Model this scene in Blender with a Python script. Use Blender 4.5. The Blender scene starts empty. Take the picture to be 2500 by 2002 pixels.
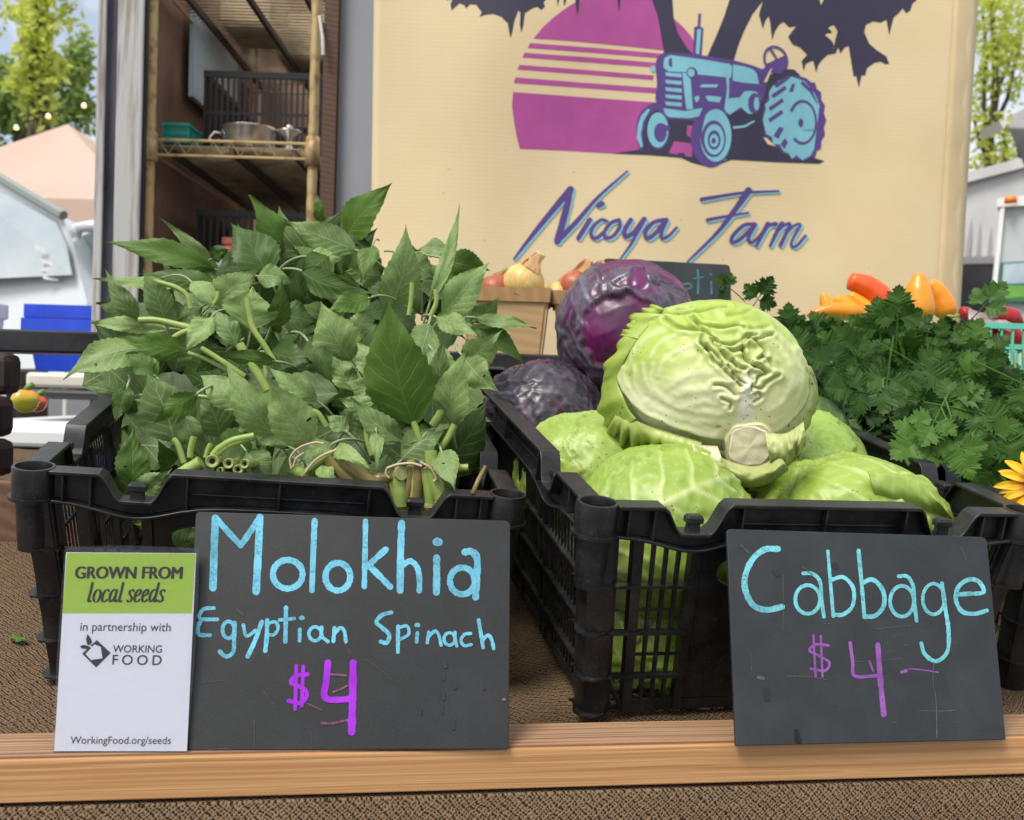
import bpy, bmesh, math, random
import numpy as np
from mathutils import Vector, Matrix, noise as mnoise
from mathutils.geometry import tessellate_polygon
R = math.radians
SC = bpy.context.scene
COL = SC.collection
# ------------------------------------------------------------------ camera, sky, sun, exposure
FPX = 2400.0                      # focal length in photo pixels (photo is 2500 x 2002)
PITCH, ROLL, CAMH = R(1.0), R(1.7), 1.05
cam_d = bpy.data.cameras.new("camera"); CAM = bpy.data.objects.new("camera", cam_d); COL.objects.link(CAM)
cam_d.sensor_width = 36.0; cam_d.lens = FPX/2500*36.0; cam_d.clip_start = 0.02; cam_d.clip_end = 400
cF = Vector((0, math.cos(PITCH), -math.sin(PITCH))); cU0 = Vector((0, math.sin(PITCH), math.cos(PITCH))); cR0 = Vector((1, 0, 0))
cR = cR0*math.cos(ROLL)+cU0*math.sin(ROLL); cU = cU0*math.cos(ROLL)-cR0*math.sin(ROLL); cC = Vector((0, 0, CAMH))
CAM.matrix_world = Matrix(((cR.x, cU.x, -cF.x, 0), (cR.y, cU.y, -cF.y, 0), (cR.z, cU.z, -cF.z, CAMH), (0, 0, 0, 1)))
cam_d.dof.use_dof = True; cam_d.dof.focus_distance = 0.92; cam_d.dof.aperture_fstop = 34.56/3.4
SC.camera = CAM
SC.render.resolution_x, SC.render.resolution_y = 1024, 820
wd = bpy.data.worlds.new("World"); SC.world = wd; wd.use_nodes = True
wn = wd.node_tree.nodes; wl = wd.node_tree.links
bg = wn["Background"]; bg.inputs[1].default_value = 0.11
SUN_EL, SUN_AZ = R(57), R(220)
sky = wn.new("ShaderNodeTexSky"); sky.sky_type = 'NISHITA'; sky.sun_disc = False
sky.sun_elevation = SUN_EL; sky.sun_rotation = SUN_AZ; sky.air_density = 1.0; sky.dust_density = 1.5
tc = wn.new("ShaderNodeTexCoord"); nz = wn.new("ShaderNodeTexNoise"); nz.inputs["Scale"].default_value = 5.0; nz.inputs["Detail"].default_value = 6; nz.inputs["Roughness"].default_value = 0.55
rp = wn.new("ShaderNodeValToRGB"); rp.color_ramp.elements[0].position = 0.40; rp.color_ramp.elements[1].position = 0.54; rp.color_ramp.elements[0].color = (.3, .3, .3, 1)
mx = wn.new("ShaderNodeMix"); mx.data_type = 'RGBA'; mx.inputs[7].default_value = (7.2, 7.3, 7.5, 1)
wl.new(tc.outputs["Generated"], nz.inputs["Vector"]); wl.new(nz.outputs["Fac"], rp.inputs[0]); wl.new(rp.outputs[0], mx.inputs[0])
wl.new(sky.outputs[0], mx.inputs[6]); wl.new(mx.outputs[2], bg.inputs[0])
sun_d = bpy.data.lights.new("sun", 'SUN'); SUN = bpy.data.objects.new("sun", sun_d); COL.objects.link(SUN)
sun_d.energy = 2.5; sun_d.angle = R(24); sun_d.color = (1, 0.95, 0.87)
sd = Vector((math.sin(SUN_AZ)*math.cos(SUN_EL), math.cos(SUN_AZ)*math.cos(SUN_EL), math.sin(SUN_EL)))
SUN.rotation_euler = sd.to_track_quat('Z', 'Y').to_euler()
SC.view_settings.view_transform = 'Standard'; SC.view_settings.look = 'None'; SC.view_settings.exposure = 0.52; SC.view_settings.gamma = 1
SC.render.engine = 'CYCLES'; SC.cycles.use_denoising = True; SC.cycles.max_bounces = 8; SC.cycles.transparent_max_bounces = 24
# ------------------------------------------------------------------ helpers
def W(px, py, z):                 # the point that the photo shows at (px,py), z metres in front of the camera
    return cC+cF*z+cR*((px-1250)/FPX*z)-cU*((py-1001)/FPX*z)
def ray(px, py):
    return (cF+cR*((px-1250)/FPX)-cU*((py-1001)/FPX))
def camvec(x, y, z):              # camera-frame vector (x right, y down, z forward) in the world
    return cR*x-cU*y+cF*z
class Plane:
    def __init__(s, p, n):
        s.p, s.n = Vector(p), Vector(n).normalized()
        if s.n.dot(cF) > 0: s.n = -s.n
    def at(s, px, py, off=0.0):
        d = ray(px, py); t = (s.p+s.n*off-cC).dot(s.n)/d.dot(s.n)
        return cC+d*t
def plane3(a, b, c): return Plane(a, (b-a).cross(c-a))
class MB:
    def __init__(s): s.v, s.f, s.uv, s.c, s.mi = [], [], None, None, None
    def add(s, vs, fs, uv=None, col=None, mi=0):
        o = len(s.v); s.v.extend(vs); s.f.extend([tuple(i+o for i in f) for f in fs])
        if uv is not None:
            if s.uv is None: s.uv = [(0, 0)]*o
            s.uv.extend(uv)
        elif s.uv is not None: s.uv.extend([(0, 0)]*len(vs))
        if col is not None:
            if s.c is None: s.c = [(1, 1, 1)]*o
            s.c.extend(col if len(col) == len(vs) and not isinstance(col[0], (int, float)) else [col]*len(vs))
        elif s.c is not None: s.c.extend([(1, 1, 1)]*len(vs))
        return o
    def box(s, a, b, M=None):
        (x0, y0, z0), (x1, y1, z1) = a, b
        vs = [Vector(p) for p in ((x0,y0,z0),(x1,y0,z0),(x1,y1,z0),(x0,y1,z0),(x0,y0,z1),(x1,y0,z1),(x1,y1,z1),(x0,y1,z1))]
        if M is not None: vs = [M @ p for p in vs]
        s.add(vs, [(0,3,2,1),(4,5,6,7),(0,1,5,4),(1,2,6,5),(2,3,7,6),(3,0,4,7)])
    def hexa(s, p):               # 8 points: bottom ring, top ring
        s.add([Vector(q) for q in p], [(0,3,2,1),(4,5,6,7),(0,1,5,4),(1,2,6,5),(2,3,7,6),(3,0,4,7)])
    def tube(s, pts, rad, n=8, cap=True, col=None, flat=1.0, up=None):
        pts = [Vector(p) for p in pts]; m = len(pts)
        if not hasattr(rad, '__len__'): rad = [rad]*m
        vs = []; pn = None
        for i in range(m):
            t = (pts[min(i+1, m-1)]-pts[max(i-1, 0)]).normalized()
            if pn is None:
                a = Vector(up) if up is not None else (Vector((0, 0, 1)) if abs(t.z) < .9 else Vector((1, 0, 0)))
                pn = (a-t*a.dot(t)).normalized()
            else: pn = (pn-t*pn.dot(t)).normalized()
            b = t.cross(pn)
            for k in range(n):
                an = 2*math.pi*k/n
                vs.append(pts[i]+(pn*math.cos(an)*flat+b*math.sin(an))*rad[i])
        fs = [(i*n+k, i*n+(k+1) % n, (i+1)*n+(k+1) % n, (i+1)*n+k) for i in range(m-1) for k in range(n)]
        if cap: fs += [tuple(range(n-1, -1, -1)), tuple((m-1)*n+k for k in range(n))]
        s.add(vs, fs, col=col)
    def grid(s, P, uv=None, col=None, closed=False):   # P: rows x cols of points
        nr, nc = len(P), len(P[0]); vs = [Vector(q) for r in P for q in r]
        fs = [(i*nc+j, i*nc+(j+1) % nc, (i+1)*nc+(j+1) % nc, (i+1)*nc+j) for i in range(nr-1) for j in range(nc if closed else nc-1)]
        s.add(vs, fs, uv, col)
    def lathe(s, prof, c, n=24, axis=(0, 0, 1), cap=True):
        ax = Vector(axis).normalized(); a = Vector((1, 0, 0)) if abs(ax.x) < .9 else Vector((0, 1, 0))
        u = (a-ax*a.dot(ax)).normalized(); v = ax.cross(u); c = Vector(c)
        P = [[c+ax*h+(u*math.cos(2*math.pi*k/n)+v*math.sin(2*math.pi*k/n))*r for k in range(n)] for r, h in prof]
        s.grid(P, closed=True)
    def poly(s, pts, fn, off, thick=0.0):   # flat polygon in pixel space mapped by fn(px,py,off)
        t = tessellate_polygon([[Vector((p[0], p[1], 0)) for p in pts]])
        vs = [fn(p[0], p[1], off) for p in pts]; fs = []
        for f in t:
            a, b, c = [vs[i] for i in f]
            n = (b-a).cross(c-a)
            fs.append(tuple(f) if n.dot(cF) < 0 else tuple(reversed(f)))
        s.add(vs, fs)
    def build(s, name, mat, parent=None, smooth=False, bevel=0, world=True, solid=0, auto=None, subsurf=0):
        me = bpy.data.meshes.new(name); vs = s.v
        if parent is not None and world:
            l = Vector((0, 0, 0)); q_ = parent
            while q_ is not None: l = l+q_.location; q_ = q_.parent
            vs = [Vector(p)-l for p in vs]
        me.from_pydata([tuple(p) for p in vs], [], s.f)
        if s.uv is not None:
            ul = me.uv_layers.new(name="UVMap"); idx = np.empty(len(me.loops), dtype=np.int32); me.loops.foreach_get("vertex_index", idx)
            ul.data.foreach_set("uv", np.array(s.uv, dtype=np.float32)[idx].ravel())
        if s.c is not None:
            ca = me.color_attributes.new("Col", 'FLOAT_COLOR', 'POINT'); a = np.ones((len(s.c), 4), dtype=np.float32); a[:, :3] = np.array(s.c, dtype=np.float32)
            ca.data.foreach_set("color", a.ravel())
        if smooth: me.polygons.foreach_set("use_smooth", [True]*len(me.polygons))
        o = bpy.data.objects.new(name, me); COL.objects.link(o)
        if mat is not None: me.materials.append(mat)
        if parent is not None: o.parent = parent
        if solid: md = o.modifiers.new("s", 'SOLIDIFY'); md.thickness = solid; md.offset = 0
        if bevel: md = o.modifiers.new("b", 'BEVEL'); md.width = bevel; md.segments = 2; md.limit_method = 'ANGLE'
        if subsurf: md = o.modifiers.new("ss", 'SUBSURF'); md.levels = md.render_levels = subsurf
        if auto is not None:
            bpy.context.view_layer.objects.active = o
            me.set_sharp_from_angle(angle=R(auto))
        me.update(); return o
def tag(o, label=None, cat=None, group=None, kind=None):
    if label: o['label'] = label
    if cat: o['category'] = cat
    if group: o['group'] = group
    if kind: o['kind'] = kind
    return o
def thing(name, label, cat, loc, group=None, M=None):
    o = bpy.data.objects.new(name, None); COL.objects.link(o); o.empty_display_size = .02
    if M is not None: o.matrix_world = M
    else: o.location = Vector(loc)
    return tag(o, label, cat, group)
def spline(pts, n=6):             # Catmull-Rom through points of any dimension
    P = [np.array(p, float) for p in pts]; out = []
    if len(P) < 3: return [tuple(P[0]+(P[-1]-P[0])*i/n) for i in range(n+1)]
    Q = [2*P[0]-P[1]]+P+[2*P[-1]-P[-2]]
    for i in range(1, len(Q)-2):
        for k in range(n):
            t = k/n; a, b, c, d = Q[i-1:i+3]
            out.append(tuple(.5*((2*b)+(c-a)*t+(2*a-5*b+4*c-d)*t*t+(3*b-a-3*c+d)*t**3)))
    out.append(tuple(P[-1])); return out
def ell(cx, cy, rx, ry, n=28, a0=0, a1=360, rot=0):
    c, s = math.cos(R(rot)), math.sin(R(rot)); o = []
    for k in range(n+(0 if a1-a0 >= 360 else 1)):
        t = R(a0+(a1-a0)*k/n); x, y = rx*math.cos(t), ry*math.sin(t); o.append((cx+x*c-y*s, cy+x*s+y*c))
    return o
def rnd(a, b): return random.uniform(a, b)
# ------------------------------------------------------------------ materials
def newmat(name):
    m = bpy.data.materials.new(name); m.use_nodes = True
    nt = m.node_tree; return m, nt, nt.nodes, nt.links, nt.nodes["Principled BSDF"]
def texco(n, l, coord='Object', scale=(1, 1, 1), rot=(0, 0, 0)):
    t = n.new("ShaderNodeTexCoord"); mp = n.new("ShaderNodeMapping"); l.new(t.outputs[coord], mp.inputs[0])
    mp.inputs["Scale"].default_value = scale; mp.inputs["Rotation"].default_value = rot; return mp.outputs[0]
def nnoise(n, l, vec, scale, detail=4, rough=.55, dist=0):
    t = n.new("ShaderNodeTexNoise"); l.new(vec, t.inputs["Vector"]); t.inputs["Scale"].default_value = scale
    t.inputs["Detail"].default_value = detail; t.inputs["Roughness"].default_value = rough; t.inputs["Distortion"].default_value = dist; return t.outputs["Fac"]
def ramp(n, l, fac, stops):
    r = n.new("ShaderNodeValToRGB"); l.new(fac, r.inputs[0]); e = r.color_ramp.elements
    while len(e) < len(stops): e.new(.5)
    for k, (p, c) in enumerate(stops):
        e[k].position = p; e[k].color = (c, c, c, 1) if isinstance(c, (int, float)) else (*c, 1)
    return r.outputs[0]
def mixc(n, l, fac, a, b, mode='MIX'):
    m = n.new("ShaderNodeMix"); m.data_type = 'RGBA'; m.blend_type = mode
    for k, x in ((0, fac), (6, a), (7, b)):
        if isinstance(x, (int, float)): m.inputs[k].default_value = x if k == 0 else (x, x, x, 1)
        elif isinstance(x, (tuple, list)): m.inputs[k].default_value = (*x, 1)
        else: l.new(x, m.inputs[k])
    return m.outputs[2]
def math_(n, l, op, a, b=0.0, clamp=False):
    m = n.new("ShaderNodeMath"); m.operation = op; m.use_clamp = clamp
    for k, x in ((0, a), (1, b)):
        if isinstance(x, (int, float)): m.inputs[k].default_value = x
        else: l.new(x, m.inputs[k])
    return m.outputs[0]
def bump(n, l, b, h, strength=.3, dist=.001):
    k = n.new("ShaderNodeBump"); k.inputs["Strength"].default_value = strength; k.inputs["Distance"].default_value = dist
    l.new(h, k.inputs["Height"]); l.new(k.outputs[0], b.inputs["Normal"]); return k
def simple(name, col, rough=.5, col2=None, ns=30, metal=0, bs=0, bstr=.2, spec=None, bd=.001, lo=.35, hi=.65, stretch=(1, 1, 1), coat=0, transl=0):
    m, nt, n, l, b = newmat(name)
    b.inputs["Roughness"].default_value = rough; b.inputs["Metallic"].default_value = metal; b.inputs["Base Color"].default_value = (*col, 1)
    if spec is not None: b.inputs["Specular IOR Level"].default_value = spec
    if coat: b.inputs["Coat Weight"].default_value = coat; b.inputs["Coat Roughness"].default_value = .12
    v = texco(n, l, scale=stretch)
    if col2 is not None:
        f = ramp(n, l, nnoise(n, l, v, ns, 6, .6), [(lo, 0), (hi, 1)]); l.new(mixc(n, l, f, col, col2), b.inputs["Base Color"])
    if bs: bump(n, l, b, nnoise(n, l, v, bs, 5, .6), bstr, bd)
    if transl: add_transl(nt, n, l, b, transl, col)
    return m
def add_transl(nt, n, l, b, fac, col):
    t = n.new("ShaderNodeBsdfTranslucent"); ms = n.new("ShaderNodeMixShader"); ms.inputs[0].default_value = fac
    if isinstance(col, tuple): t.inputs[0].default_value = (*col, 1)
    else: l.new(col, t.inputs[0])
    o = n["Material Output"]; l.new(b.outputs[0], ms.inputs[1]); l.new(t.outputs[0], ms.inputs[2]); l.new(ms.outputs[0], o.inputs[0])
def attr_mat(name, rough=.4, bs=0, bstr=.2, spec=.5, ns=60, amt=.25, coat=0, transl=0, bd=.001, speck=None):
    m, nt, n, l, b = newmat(name); a = n.new("ShaderNodeAttribute"); a.attribute_name = "Col"; v = texco(n, l)
    f = nnoise(n, l, v, ns, 5, .6); k = math_(n, l, 'MULTIPLY_ADD', f, amt*2); k.node.inputs[2].default_value = 1-amt
    c = mixc(n, l, 1.0, a.outputs["Color"], k, 'MULTIPLY')
    if speck:
        vo = n.new("ShaderNodeTexVoronoi"); l.new(v, vo.inputs[0]); vo.inputs["Scale"].default_value = speck[0]
        g = math_(n, l, 'LESS_THAN', vo.outputs["Distance"], speck[1]); h = math_(n, l, 'GREATER_THAN', nnoise(n, l, v, 18, 2), speck[2])
        c = mixc(n, l, math_(n, l, 'MULTIPLY', math_(n, l, 'MULTIPLY', g, h), .8), c, speck[3])
    l.new(c, b.inputs["Base Color"]); b.inputs["Roughness"].default_value = rough; b.inputs["Specular IOR Level"].default_value = spec
    if coat: b.inputs["Coat Weight"].default_value = coat; b.inputs["Coat Roughness"].default_value = .15
    if bs: bump(n, l, b, nnoise(n, l, v, bs, 5, .6), bstr, bd)
    if transl: add_transl(nt, n, l, b, transl, c)
    return m
# ================================================================== frames of the two front crates
def crate_frame(v1, fl, fr, Wc):
    c = (1250, 1001); a1 = (v1[0]-c[0], v1[1]-c[1]); p = (fl[0]-c[0], fl[1]-c[1]); e = (fr[0]-fl[0], fr[1]-fl[1])
    t = -(FPX**2+a1[0]*p[0]+a1[1]*p[1])/(a1[0]*e[0]+a1[1]*e[1])
    w = camvec(p[0]+e[0]*t, p[1]+e[1]*t, FPX).normalized(); d = camvec(a1[0], a1[1], FPX).normalized()
    ratio = t/(t-1)
    A = W(fl[0], fl[1], 1.0)-cC; B = (W(fr[0], fr[1], 1.0)-cC)*ratio
    z1 = Wc/(B-A).length; A = cC+A*z1; B = cC+B*z1
    d = (d-w*d.dot(w)).normalized(); u = w.cross(d)
    o = (A+B)/2
    return Matrix(((w.x, d.x, u.x, o.x), (w.y, d.y, u.y, o.y), (w.z, d.z, u.z, o.z), (0, 0, 0, 1)))
WC, DC, HC = 0.42, 0.62, 0.205
ML = crate_frame((850, 484), (83, 1138), (1240, 1206), WC)
MR = crate_frame((690, 432), (1460, 1225), (2498, 1245), WC)
# ================================================================== materials of the setting
def burlap_mat():
    m, nt, n, l, b = newmat("burlap"); t = n.new("ShaderNodeTexCoord"); v0 = t.outputs["UV"]
    nzz = n.new("ShaderNodeTexNoise"); nzz.inputs["Scale"].default_value = 60; l.new(v0, nzz.inputs[0])
    mv = n.new("ShaderNodeMix"); mv.data_type = 'VECTOR'; mv.inputs[0].default_value = .0075
    l.new(v0, mv.inputs[4]); l.new(nzz.outputs["Color"], mv.inputs[5])
    nz2 = n.new("ShaderNodeTexNoise"); nz2.inputs["Scale"].default_value = 190; l.new(v0, nz2.inputs[0]); mv2 = n.new("ShaderNodeMix"); mv2.data_type = 'VECTOR'; mv2.inputs[0].default_value = .0036
    l.new(mv.outputs[1], mv2.inputs[4]); l.new(nz2.outputs["Color"], mv2.inputs[5]); v = mv2.outputs[1]
    sx = n.new("ShaderNodeSeparateXYZ"); l.new(v, sx.inputs[0])
    K = 2*math.pi/0.0039
    a = math_(n, l, 'SINE', math_(n, l, 'MULTIPLY', sx.outputs[0], K)); c = math_(n, l, 'SINE', math_(n, l, 'MULTIPLY', sx.outputs[1], K))
    par = math_(n, l, 'MULTIPLY', math_(n, l, 'SINE', math_(n, l, 'MULTIPLY', sx.outputs[0], K/2)), math_(n, l, 'SINE', math_(n, l, 'MULTIPLY', sx.outputs[1], K/2)))
    h = math_(n, l, 'ADD', math_(n, l, 'MULTIPLY', a, c), math_(n, l, 'MULTIPLY', par, .5))
    fine = nnoise(n, l, v0, 700, 5, .75); big = nnoise(n, l, v0, 9, 4); fib = nnoise(n, l, v, 210, 5, .75)
    hh = math_(n, l, 'ADD', math_(n, l, 'ADD', math_(n, l, 'MULTIPLY', h, 1.05), math_(n, l, 'MULTIPLY', math_(n, l, 'SUBTRACT', fib, .5), 1.9)), math_(n, l, 'MULTIPLY', fine, 1.3))
    hole = ramp(n, l, hh, [(0.0, 0), (.75, 1)])
    base = mixc(n, l, ramp(n, l, big, [(.3, 0), (.7, 1)]), (.155, .10, .056), (.225, .15, .088))
    base = mixc(n, l, ramp(n, l, fine, [(.35, 0), (.7, 1)]), base, (.27, .185, .115))
    l.new(mixc(n, l, hole, (.03, .018, .010), base), b.inputs["Base Color"]); b.inputs["Roughness"].default_value = .95; b.inputs["Specular IOR Level"].default_value = .1
    bump(n, l, b, hh, .8, .0011); return m
def wood_mat(name, c1, c2, c3, scale=(1, 1, 1), rings=26, rough=.6, dark=(.08, .04, .02)):
    m, nt, n, l, b = newmat(name); v = texco(n, l, 'Object', scale)
    dn = n.new("ShaderNodeTexNoise"); dn.inputs["Scale"].default_value = 1.6; dn.inputs["Detail"].default_value = 3; l.new(v, dn.inputs[0])
    w = n.new("ShaderNodeTexWave"); w.wave_type = 'BANDS'; w.bands_direction = 'DIAGONAL'; w.inputs["Scale"].default_value = rings; w.inputs["Distortion"].default_value = 3.5
    w.inputs["Detail"].default_value = 3; w.inputs["Detail Scale"].default_value = 1.2; l.new(v, w.inputs[0])
    g = nnoise(n, l, v, 90, 6, .7); big = nnoise(n, l, v, 2.2, 3)
    c = mixc(n, l, ramp(n, l, w.outputs["Fac"], [(.15, 0), (.75, 1)]), c1, c2)
    c = mixc(n, l, ramp(n, l, g, [(.45, 0), (.75, .55)]), c, c3)
    c = mixc(n, l, ramp(n, l, big, [(.58, 0), (.8, .35)]), c, dark)
    l.new(c, b.inputs["Base Color"]); b.inputs["Roughness"].default_value = rough
    bump(n, l, b, math_(n, l, 'ADD', w.outputs["Fac"], g), .25, .0006); return m
def streak_wood(name, stops, fine, rough, knots=.0, sx=.8):
    """long streaky softwood grain along local x"""
    m, nt, n, l, b = newmat(name); v0 = texco(n, l); wv = n.new("ShaderNodeTexNoise"); wv.inputs["Scale"].default_value = 3.5; wv.inputs["Detail"].default_value = 2; l.new(v0, wv.inputs[0])
    mv = n.new("ShaderNodeMix"); mv.data_type = 'VECTOR'; mv.inputs[0].default_value = .007; l.new(v0, mv.inputs[4]); l.new(wv.outputs["Color"], mv.inputs[5])
    def st(sc): mp = n.new("ShaderNodeMapping"); mp.inputs["Scale"].default_value = sc; l.new(mv.outputs[1], mp.inputs[0]); return mp.outputs[0]
    a = nnoise(n, l, st((sx, 190, 190)), 1, 3, .55); g = nnoise(n, l, st((sx*5, 700, 700)), 1, 4, .6); k = nnoise(n, l, st((9, 60, 60)), 1, 3, .6); big = nnoise(n, l, st((2.5, 6, 6)), 1, 3)
    c = ramp(n, l, a, stops); c = mixc(n, l, ramp(n, l, g, [(.42, .42), (.62, 0)]), c, fine); c = mixc(n, l, ramp(n, l, big, [(.4, 0), (.75, .4)]), c, fine)
    c = mixc(n, l, ramp(n, l, k, [(.70, 0), (.80, knots)]), c, (.05, .025, .012))
    l.new(c, b.inputs["Base Color"]); b.inputs["Roughness"].default_value = rough; bump(n, l, b, math_(n, l, 'ADD', a, g), .35, .0009); return m
M_BURLAP = burlap_mat()
M_BOARDF = streak_wood("pine_wood", [(.36, (.39, .185, .072)), (.45, (.55, .295, .125)), (.53, (.65, .385, .175)), (.63, (.47, .225, .085))], (.41, .205, .08), .5, .3)
M_BOARDT = streak_wood("weathered_wood", [(.36, (.13, .065, .034)), (.45, (.36, .20, .105)), (.54, (.46, .285, .16)), (.64, (.22, .12, .065))], (.20, .115, .065), .75, .75)
M_DKWOOD = wood_mat("brown_plank_wood", (.10, .048, .026), (.065, .03, .018), (.15, .08, .045), (3, 3, 16), 3, .7)
M_GROUND = simple("asphalt", (.06, .06, .06), .9, (.10, .10, .095), 3, bs=60)
M_BLACKBRD = simple("black_painted_board", (.012, .012, .014), .5, (.03, .03, .032), 40, bs=80, bstr=.3)
M_BLOCK = simple("dark_brown_block", (.022, .012, .012), .6, (.04, .024, .022), 25, bs=60, bstr=.5)
M_WHITEPL = simple("white_plastic", (.78, .78, .76), .35)
M_BEIGEPL = simple("cream_plastic", (.62, .58, .5), .4)
M_BLUEPL = simple("blue_plastic", (.012, .055, .55), .35, (.02, .075, .62), 20)
M_DARK = simple("dark_plastic", (.012, .012, .013), .4)
M_ALU = simple("weathered_aluminium", (.43, .42, .40), .5, (.19, .155, .12), 16, metal=.2, bs=40, bstr=.3, stretch=(3.2, 3.2, .2), lo=.47, hi=.64)
M_ALUD = simple("dark_aluminium", (.11, .118, .14), .5, (.035, .035, .045), 7, metal=.3, bs=30, stretch=(2, 2, .4))  # the door channel's recess shade is put into this darker colour
M_BRACK = simple("yellowed_post_metal", (.54, .40, .185), .5, (.22, .11, .04), 28, metal=.1, bs=60, bstr=.4, lo=.5, hi=.7)
M_WIRE = simple("shelf_wire", (.50, .40, .24), .45, (.26, .20, .12), 20, metal=.3)
M_WIRED = simple("dark_shelf_rod", (.06, .05, .04), .5, metal=.2)
M_INWALL = simple("stained_plywood", (.28, .16, .105), .75, (.17, .09, .06), 5, bs=20)
M_GREYP = simple("grey_panel_paint", (.30, .31, .335), .5, (.25, .26, .285), 2.5, bs=20, bstr=.05)
M_STEEL = simple("brushed_steel", (.80, .76, .70), .22, (.62, .56, .5), 4, metal=.85, stretch=(1, 1, 9))
M_TEAL = simple("teal_plastic", (.03, .42, .33), .4, transl=.3)
M_GREENPL = simple("mint_green_plastic", (.10, .52, .36), .35, (.14, .6, .44), 20)
M_TENT = simple("peach_tent_fabric", (.80, .60, .49), .8, (.84, .66, .56), 1.2, transl=.45)
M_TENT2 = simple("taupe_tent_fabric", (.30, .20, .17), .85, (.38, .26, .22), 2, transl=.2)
M_VAN = simple("white_van_paint", (.66, .69, .70), .25, (.58, .62, .64), .8, coat=.4)
M_GLASS = simple("hazy_windscreen", (.50, .55, .57), .06, (.36, .42, .44), 2.0, spec=.8, coat=.6)
M_SHED = simple("white_metal_sheet", (.60, .59, .58), .45, (.52, .51, .50), 3)
M_TRAIL = simple("trailer_skin", (.52, .55, .55), .35, (.46, .50, .50), 3)
M_ORANGE = simple("orange_lens", (.85, .22, .01), .3)
M_BARK = simple("tree_bark", (.10, .075, .05), .9, (.05, .035, .025), 12, bs=20, bstr=.6)
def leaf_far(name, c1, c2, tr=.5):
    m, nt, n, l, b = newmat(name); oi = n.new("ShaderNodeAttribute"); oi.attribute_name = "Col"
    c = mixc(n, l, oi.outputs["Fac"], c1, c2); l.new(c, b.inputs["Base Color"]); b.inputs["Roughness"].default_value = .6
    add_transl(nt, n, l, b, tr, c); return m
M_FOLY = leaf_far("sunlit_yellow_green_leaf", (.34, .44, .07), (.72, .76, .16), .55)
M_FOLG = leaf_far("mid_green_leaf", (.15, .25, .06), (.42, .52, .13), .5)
# ================================================================== ground
g = MB(); g.add([(-150, -60, 0), (150, -60, 0), (150, 260, 0), (-150, 260, 0)], [(0, 1, 2, 3)]); tag(g.build("ground", M_GROUND), kind='structure')
# ================================================================== burlap over the sloping stall top, and the ledge board
def plane_of(M):
    o = M @ Vector((0, 0, -HC)); nrm = (M.to_3x3() @ Vector((0, 0, 1))); return o, nrm
PL, PR = plane_of(ML), plane_of(MR)
def hz(p, x, y): o, nn = p; return o.z-(nn.x*(x-o.x)+nn.y*(y-o.y))/nn.z
zF = [(0, .706), (2500, .822)]    # ledge board: front edge depth at the left and the right of the photo
BA, BB = W(0, 1836, .706), W(2500, 1811, .822)
bdir = (BB-BA); bdir.z = 0; bdir.normalize(); bback = Vector((-bdir.y, bdir.x, 0))
bz = (BA.z+BB.z)/2; BA.z = bz; B_D, B_T = .054, .0325
def board_top(x, y): return bz
def burlap_z(x, y):
    q = (Vector((x, y, 0))-Vector((BA.x, BA.y, 0))); back = q.dot(bback)
    m = min(max((x-.02)/.08, 0), 1); m = m*m*(3-2*m)
    zc = hz(PL, x, y)*(1-m)+hz(PR, x, y)*m-.005
    k = min(max((back-B_D-.0)/.03, 0), 1)
    w = .0035*mnoise.noise(Vector((x*14, y*14, 0)))-.001
    return (bz-B_T-.003)*(1-k)+zc*k+(w if back > B_D+.01 else 0)*k
bl = MB(); rows = []; uvs = []; NS, NT = 90, 70
for i in range(NT):
    r = []
    for j in range(NS):
        s = -.75+2.6*j/(NS-1)
        if i < 14:
            dz = (13-i)/13*.75; back = -.004-.012*abs(math.sin(s*7))*dz; ln = -dz
        else: back = (i-14)/(NT-15)*1.0; ln = back; dz = 0
        p = Vector((BA.x, BA.y, 0))+bdir*s+bback*back
        z = burlap_z(p.x, p.y) if i >= 14 else bz-B_T-.003-dz
        if i < 14: p += bback*(-.006*mnoise.noise(Vector((s*9, dz*6, 3)))*min(1, dz*20))
        r.append(Vector((p.x, p.y, z))); uvs.append((s, ln))
    rows.append(r)
bl.grid(rows, uvs)
tag(bl.build("burlap_cloth", M_BURLAP, smooth=True), "coarse brown burlap cloth covering the sloping stall top and hanging below the board", "cloth")
bo = thing("ledge_board", "long pine board along the front edge that the chalk signs stand on", "board", BA)
def board_box(mb, back0, back1, z0, z1, s0=-.6, s1=1.7):
    P = []
    for z in (z0, z1):
        for s, b_ in ((s0, back0), (s1, back0), (s1, back1), (s0, back1)):
            q = BA+bdir*s+bback*b_; P.append((q.x, q.y, z))
    mb.hexa(P)
mb = MB(); board_box(mb, 0, B_D, bz-B_T, bz-.0015); fb = mb.build("front_face", M_BOARDF, bo, bevel=.0011)
mb = MB(); board_box(mb, .0035, B_D-.001, bz-.0014, bz); mb.build("top_face", M_BOARDT, bo)
for o_ in bo.children:            # grain runs along the board
    o_.data.transform(Matrix.Rotation(-math.atan2(bdir.y, bdir.x), 4, 'Z')); o_.rotation_euler.z = math.atan2(bdir.y, bdir.x)
PTOP = Plane((BA.x, BA.y, bz), (0, 0, 1)); PTOP.n = Vector((0, 0, 1))
# hidden frame that carries the cloth
st = MB()
for s in (-.5, 1.55):
    for b_ in (.06, .95):
        q = BA+bdir*s+bback*b_; zt = burlap_z(q.x, q.y)-.012; st.box((q.x-.03, q.y-.03, 0), (q.x+.03, q.y+.03, zt))
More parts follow.
